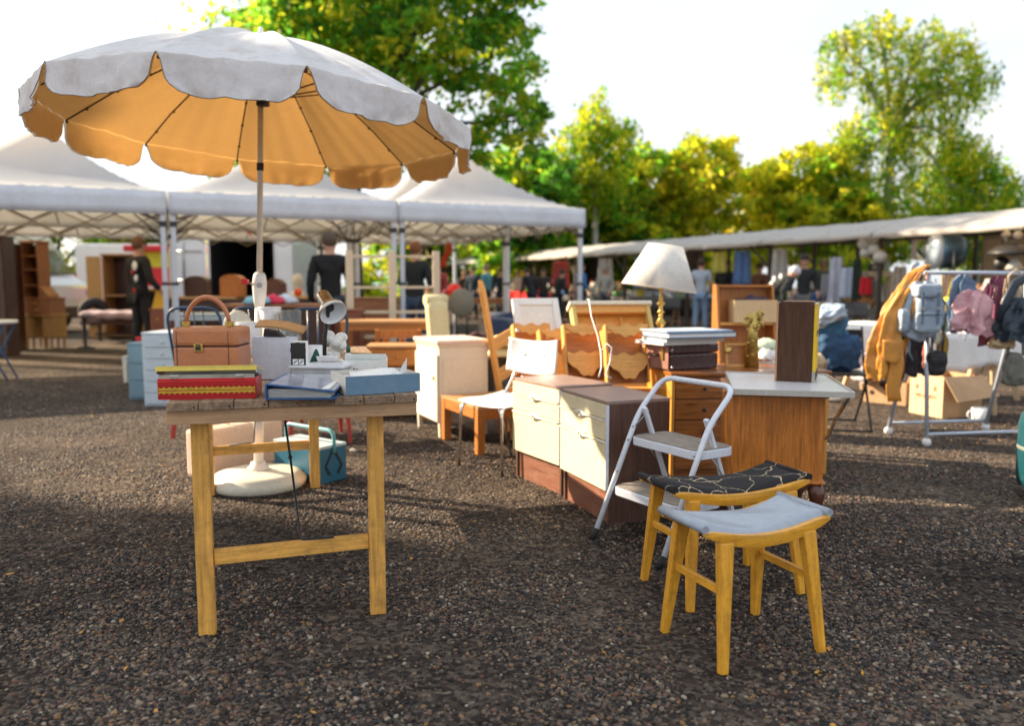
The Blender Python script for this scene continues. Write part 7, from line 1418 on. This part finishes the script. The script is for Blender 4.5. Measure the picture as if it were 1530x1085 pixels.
softbag('yellow_bag', 'yellow soft bag between the backpack and the pink bag', 'bag', 1420, 470, RY + .28, .17, .27, .12, (.66, .56, .03), 'bag_yellow', .6, [(.008, (-.03, 0, .12), (0, 0, .28), (.03, 0, .12))], fold=.8)
softbag('black_bag', 'round black pouch bag hanging low beneath the grey backpack', 'bag', 1398, 543, RY - .10, .15, .19, .09, (.012, .012, .014), 'bag_black', .7, [(.008, (-.03, 0, .08), (-.04, 0, .26), (-.02, .02, .55)), (.008, (.04, 0, .08), (.05, 0, .2), (-.02, .02, .55))], fold=.4, taper=-.1)
softbag('brown_strap_bag', 'narrow dark brown fringed bag between the tan bag and the backpack', 'bag', 1346, 540, RY - .12, .06, .28, .05, (.09, .02, .02), 'bag_brown', .6, [(.01, (0, 0, .12), (.05, 0, .40), (.12, .05, .66))], fold=.6)
softbag('rust_purse', 'rust red long purse hanging beside the black pouch', 'purse', 1384, 530, RY - .06, .05, .22, .03, (.32, .08, .05), 'bag_rust', .6, [(.006, (0, 0, .1), (.0, .04, .58))], fold=.4)
softbag('ochre_bag', 'ochre bag hanging behind the black pouch', 'bag', 1408, 520, RY + .08, .08, .24, .04, (.42, .26, .03), 'bag_ochre', .6, [(.006, (0, 0, .1), (-.03, .0, .56))], fold=.4)
softbag('white_pouch', 'small off-white pouch hanging right of the rust purse', 'pouch', 1400, 501, RY - .13, .05, .13, .04, (.66, .62, .50), 'bag_white', .6, [(.006, (0, 0, .06), (-.03, .0, .40))], fold=.4)
softbag('fur_bag', 'pale brown furry bag under the pink bag at the right', 'bag', 1497, 512, RY - .06, .17, .10, .10, (.52, .38, .22), 'bag_fur', .9, [(.006, (-.04, 0, .04), (0, .0, .46)), (.006, (.05, 0, .04), (.0, .0, .46))], fold=1.6)
softbag('mesh_bag', 'grey green string bag hanging low at the right border', 'bag', 1515, 552, RY - .10, .15, .25, .08, (.16, .16, .14), 'bag_mesh', .9, [(.01, (-.05, 0, .1), (-.02, .0, .6)), (.01, (.06, 0, .1), (.02, .0, .6))], fold=1.2)
softbag('buckled_bag', 'beige buckled bag hung at the very right end of the rail', 'bag', 1516, 438, RY - .02, .10, .14, .05, (.60, .48, .36), 'bag_beige2', .5, [(.010, (-.04, 0, .05), (-.05, 0, .12), (.0, 0, .17), (.06, 0, .12), (.05, 0, .05))], fold=.8)
softbag('dark_jacket', 'black jacket hanging limply behind the tan bag on the rail', 'jacket', 1362, 500, RY + .10, .2, .5, .1, (.02, .022, .03), 'jkt_black', .7, fold=1.1, path=[(.06, 0, .44, .03, .03), (.03, 0, .36, .07, .04), (0, 0, .15, .10, .05), (0, 0, -.10, .11, .05), (0, 0, -.30, .10, .05)], nf=5)
softbag('plum_jacket', 'plum coloured jacket hanging between the pink bag and the navy bag', 'jacket', 1488, 470, RY + .06, .2, .5, .1, (.16, .04, .09), 'jkt_plum', .8, fold=1.1, path=[(.0, 0, .28, .03, .03), (.0, 0, .22, .07, .04), (0, 0, .10, .09, .05), (0, 0, -.08, .10, .05), (0, 0, -.22, .10, .05)], nf=5)
softbag('denim_jacket', 'faded blue denim jacket hanging at the back of the rail beside the yellow bag', 'jacket', 1438, 455, RY + .16, .2, .5, .1, (.12, .20, .32), 'jkt_denim', .9, fold=1.1, path=[(.0, 0, .22, .03, .03), (.0, 0, .17, .07, .04), (0, 0, .05, .085, .05), (0, 0, -.10, .09, .05), (0, 0, -.20, .09, .05)], nf=6)
# white-clothed table behind the rail, boxes beneath
def white_table():
    t = E_('clothed_table', 'trestle table under a white sheet behind the bag rail', 'table', at(1262, 8.05), R(-8)); W_ = 1.75; H_ = .74; ml = wood('trestle_wood', (.52, .36, .22), .6, .2, 'z')
    MB().box(0, W_, 0, .75, H_ - .03, H_).build('tabletop', wood('cream_timber', (0,) * 3, axis='x'), t)
    sm_ = mat('white_sheet', (.78, .78, .78), .85, .04, 4, bump=.3, bs=6)
    MB().grid(40, 4, lambda u, v: (-.02 + (W_ + .04) * u, -.02 + .79 * v, H_ + .006 + .004 * math.sin(u * 30 + v * 7))).build('white_sheet', sm_, t, solid=.003)
    MB().grid(40, 6, lambda u, v: (-.02 + (W_ + .04) * u, -.024 - .018 * (1 + math.sin(u * 44)) * v, H_ + .004 - (.33 + .03 * math.sin(u * 9)) * v)).build('sheet_drop', sm_, t, solid=.003)
    for x in (.12, W_ - .35):
        MB().beam((x - .10, .05, 0), (x + .12, .12, H_ - .031), .035, .05).build('trestle_leg', ml, t); MB().beam((x + .30, .05, 0), (x + .12 + .05, .12, H_ - .031), .035, .05).build('trestle_leg', ml, t)
        MB().beam((x - .10, .70, 0), (x + .12, .63, H_ - .031), .035, .05).build('trestle_leg', ml, t); MB().beam((x + .30, .70, 0), (x + .17, .63, H_ - .031), .035, .05).build('trestle_leg', ml, t)
white_table()
def clothed2():
    t = E_('clothed_table', 'white-sheeted table top right behind the pink bag', 'table', at(1405, 6.9), R(3)); W_ = .62; H_ = .72; ml = wood('trestle_wood', (0,) * 3, axis='z'); sm_ = mat('white_sheet', (0,) * 3)
    MB().box(0, W_, 0, .6, H_ - .03, H_).build('tabletop', ml, t); MB().grid(20, 4, lambda u, v: (-.02 + (W_ + .04) * u, -.02 + .64 * v, H_ + .006 + .004 * math.sin(u * 30 + v * 7))).build('white_sheet', sm_, t, solid=.003)
    MB().grid(24, 6, lambda u, v: (-.02 + (W_ + .04) * u, -.024 - .014 * (1 + math.sin(u * 24)) * v, H_ + .004 - (.30 + .03 * math.sin(u * 6)) * v)).build('sheet_drop', sm_, t, solid=.003)
    for a, b in ((.25, .40), (.56, .52)): MB().beam((a, .02, 0), (b, .04, H_ - .031), .04, .03).build('trestle_leg', ml, t); MB().beam((a, .55, 0), (b, .53, H_ - .031), .04, .03).build('trestle_leg', ml, t)
clothed2()
def fruit_box():
    a, rz, w_ = frame((1290, 600), (1353, 607)); t = E_('fruit_carton', 'brown fruit carton with round holes heaped with clothes under the table', 'cardboard box', a, rz); H_ = .22; D = .30
    MB().box(0, w_, 0, .008, 0, H_).build('front_side', card, t); MB().box(0, .008, .0085, D, 0, H_).build('side', card, t); MB().box(w_ - .008, w_, .0085, D, 0, H_).build('side', card, t); MB().box(.0085, w_ - .0085, D - .008, D, 0, H_).build('back_side', card, t); MB().box(.0085, w_ - .0085, .0085, D - .0085, 0, .008).build('bottom', card, t)
    for x in (.2, .78): MB().tube([(w_ * x, -.001, .10), (w_ * x, -.003, .10)], .022, 12).build('round_hole', blackp, t)
    MB().prism([(w_ - .01, H_), (w_ + .02, H_), (w_ + .09, H_ + .14), (w_ + .05, H_ + .17)], .02, .028).build('open_flap', card, t)
fruit_box()
heap('clothes_heap', 'pale grey and white clothes spilling over the fruit carton', 'clothes', G(1325, 603) + Vector((-.04, .12, .27)), .22, .16, .09, (.50, .46, .47), 'cl_grey', 1.6); heap('clothes_heap', 'white clothes with pink and red spots left of the fruit carton', 'clothes', G(1290, 600) + Vector((0, .15, .36)), .13, .12, .11, (.66, .52, .54), 'cl_pink', 1.4); heap('clothes_heap', 'dark brown cloth hanging into the fruit carton', 'clothes', G(1325, 603) + Vector((.02, .0, .20)), .09, .06, .06, (.05, .03, .03), 'cl_brown', 1.2)
def big_box():
    a = G(1358, 616); c = G(1407, 626); rz = math.atan2((c - a).y, (c - a).x); w_ = (c - a).length; t = E_('cardboard_box', 'tall pale cardboard box with red printing and an open flap under the rail', 'cardboard box', a, rz); H_ = .36; D = .42
    cl = mat('print_red', (.55, .08, .05), .8, .1, 9)
    MB().box(0, w_, 0, .008, 0, H_).build('front_side', cardl, t); MB().box(w_ - .008, w_, .0085, D, 0, H_).build('side', card, t); MB().box(0, .008, .0085, D, 0, H_).build('side', card, t); MB().box(.0085, w_ - .0085, D - .008, D, 0, H_).build('back_side', card, t); MB().box(.0085, w_ - .0085, .0085, D - .0085, 0, .008).build('bottom', card, t)
    MB().add([(w_ + .001, .0, H_), (w_ + .001, D, H_), (w_ + .16, D + .02, H_ - .16), (w_ + .14, .02, H_ - .20)], [(0, 1, 2, 3)]).build('open_flap', card, t, solid=.006)
    MB().add([(0, 0, H_ + .001), (w_, 0, H_ + .001), (w_ * .9, -.02, H_ + .05), (.02, -.02, H_ + .07)], [(0, 1, 2, 3)]).build('open_flap', cardl, t, solid=.006)
    cu = bpy.data.curves.new('printing', 'FONT'); cu.body = 'MELONEN'; cu.size = .052; cu.extrude = .0006; cu.align_x = 'CENTER'; o = bpy.data.objects.new('printing', cu); C.objects.link(o)
    dg = bpy.context.evaluated_depsgraph_get(); dg.update(); me = bpy.data.meshes.new_from_object(o.evaluated_get(dg)); bpy.data.objects.remove(o); o = bpy.data.objects.new('printing', me); C.objects.link(o); me.materials.append(cl); o.parent = t; o.location = (w_ / 2, -.002, .155); o.rotation_euler = (R(90), 0, 0)
    m = MB()
    for x in (w_ * .18, w_ * .72):
        for k in range(2): m.box(x + k * .022, x + k * .022 + .010, -.0022, -.0005, .225, .27)
    m.build('arrow_marks', blackp, t, kind='stuff')
big_box()
t = E_('white_mug', 'white enamel mug on the gravel under the clothed table', 'mug', G(1464, 630)); MB().lathe([(0, 0), (.055, 0), (.06, .005), (.068, .115), (.065, .115), (.055, .01), (0, .008)], 20).build('mug_body', whitec, t); MB().tube(arc((-.075, 0, .06), .032, 1.7, 4.6, 8), .007, 6).build('handle', whitec, t)
def bin_():
    t = E_('teal_bin', 'teal rounded plastic bin cut off by the right border', 'bin', (2.95, 4.15, 0)); m = mat('teal_plastic', (.005, .065, .085), .4, .08, 4, dirt=.2, dcol=(.1, .15, .15)); MB().lathe([(0, 0), (.17, 0), (.175, .06), (.18, .07)], 30).build('bin_base', m, t); MB().lathe([(.18, .071), (.225, .075), (.235, .12), (.235, .40), (.225, .45), (.19, .50), (.10, .525), (0, .53)], 36).build('bin_body', m, t); MB().lathe([(.236, .27), (.239, .28), (.236, .29)], 36, cap=False).build('bin_seam', mat('seam_grey', (.2, .22, .2), .6, .1, 5), t)
bin_()
# coloured garments hung along the farther stalls
for i, (px, w_, h, c, lb) in enumerate([(1110, .35, .8, (.10, .18, .36), 'blue shirt hanging above the bent white-haired person'), (1166, .3, .7, (.45, .42, .38), 'pale shirt hanging right of the blue one'), (1010, .35, .8, (.40, .10, .08), 'rust red coat hanging behind the grey T-shirt'), (960, .4, .9, (.16, .30, .45), 'light blue coat hanging behind the lamp shade'), (905, .4, .8, (.55, .50, .45), 'off-white coat hanging right of the rightmost canopy leg'), (838, .5, .9, (.35, .06, .06), 'dark red coat hanging at the far stalls'), (1075, .3, .5, (.60, .52, .10), 'mustard yellow scarf hanging behind the cap')]):
    def bl2(t):
        MB().grid(12, 10, lambda u, v: ((u - .5) * w_ * (1 + .25 * v), .03 * math.sin(u * 14 + i), -h * v)).build('cloth', mat('hangb%d' % i, c, .85, .15, 8, bump=.3, bs=8), t, solid=.01); MB().tube([(-w_ * .45, 0, -.01), (0, 0, .05), (w_ * .45, 0, -.01)], .008, 5).build('hanger', blackp, t)
    Yk = stall_y(px) + .45; hang('hanging_garment', lb, 'garment', px, 425 - (1.95 - CAM_H) * FPX / Yk, Yk, bl2, R(-15))
# fallen leaves
lf = MB(); r_ = random.Random(31)
for k in range(90):
    y = 1.9 + 6 * r_.random() ** 1.3; x = r_.uniform(-.7, .7) * y; M = TR(x, y, .016 + r_.uniform(0, .006), r_.uniform(-.4, .4), r_.uniform(-.4, .4), r_.uniform(0, 6.3)); s = r_.uniform(.010, .020)
    lf.add([(-s, 0, 0), (-.2 * s, .45 * s, .002), (s, 0, .004), (-.2 * s, -.45 * s, .002)], [(0, 1, 2, 3)], False, M)
o = lf.build('leaf_litter', mat('dry_leaf', (.52, .26, .04), .7, .4, 60), None, kind='stuff'); one(o, 'small dry orange leaves scattered over the gravel', 'leaves')
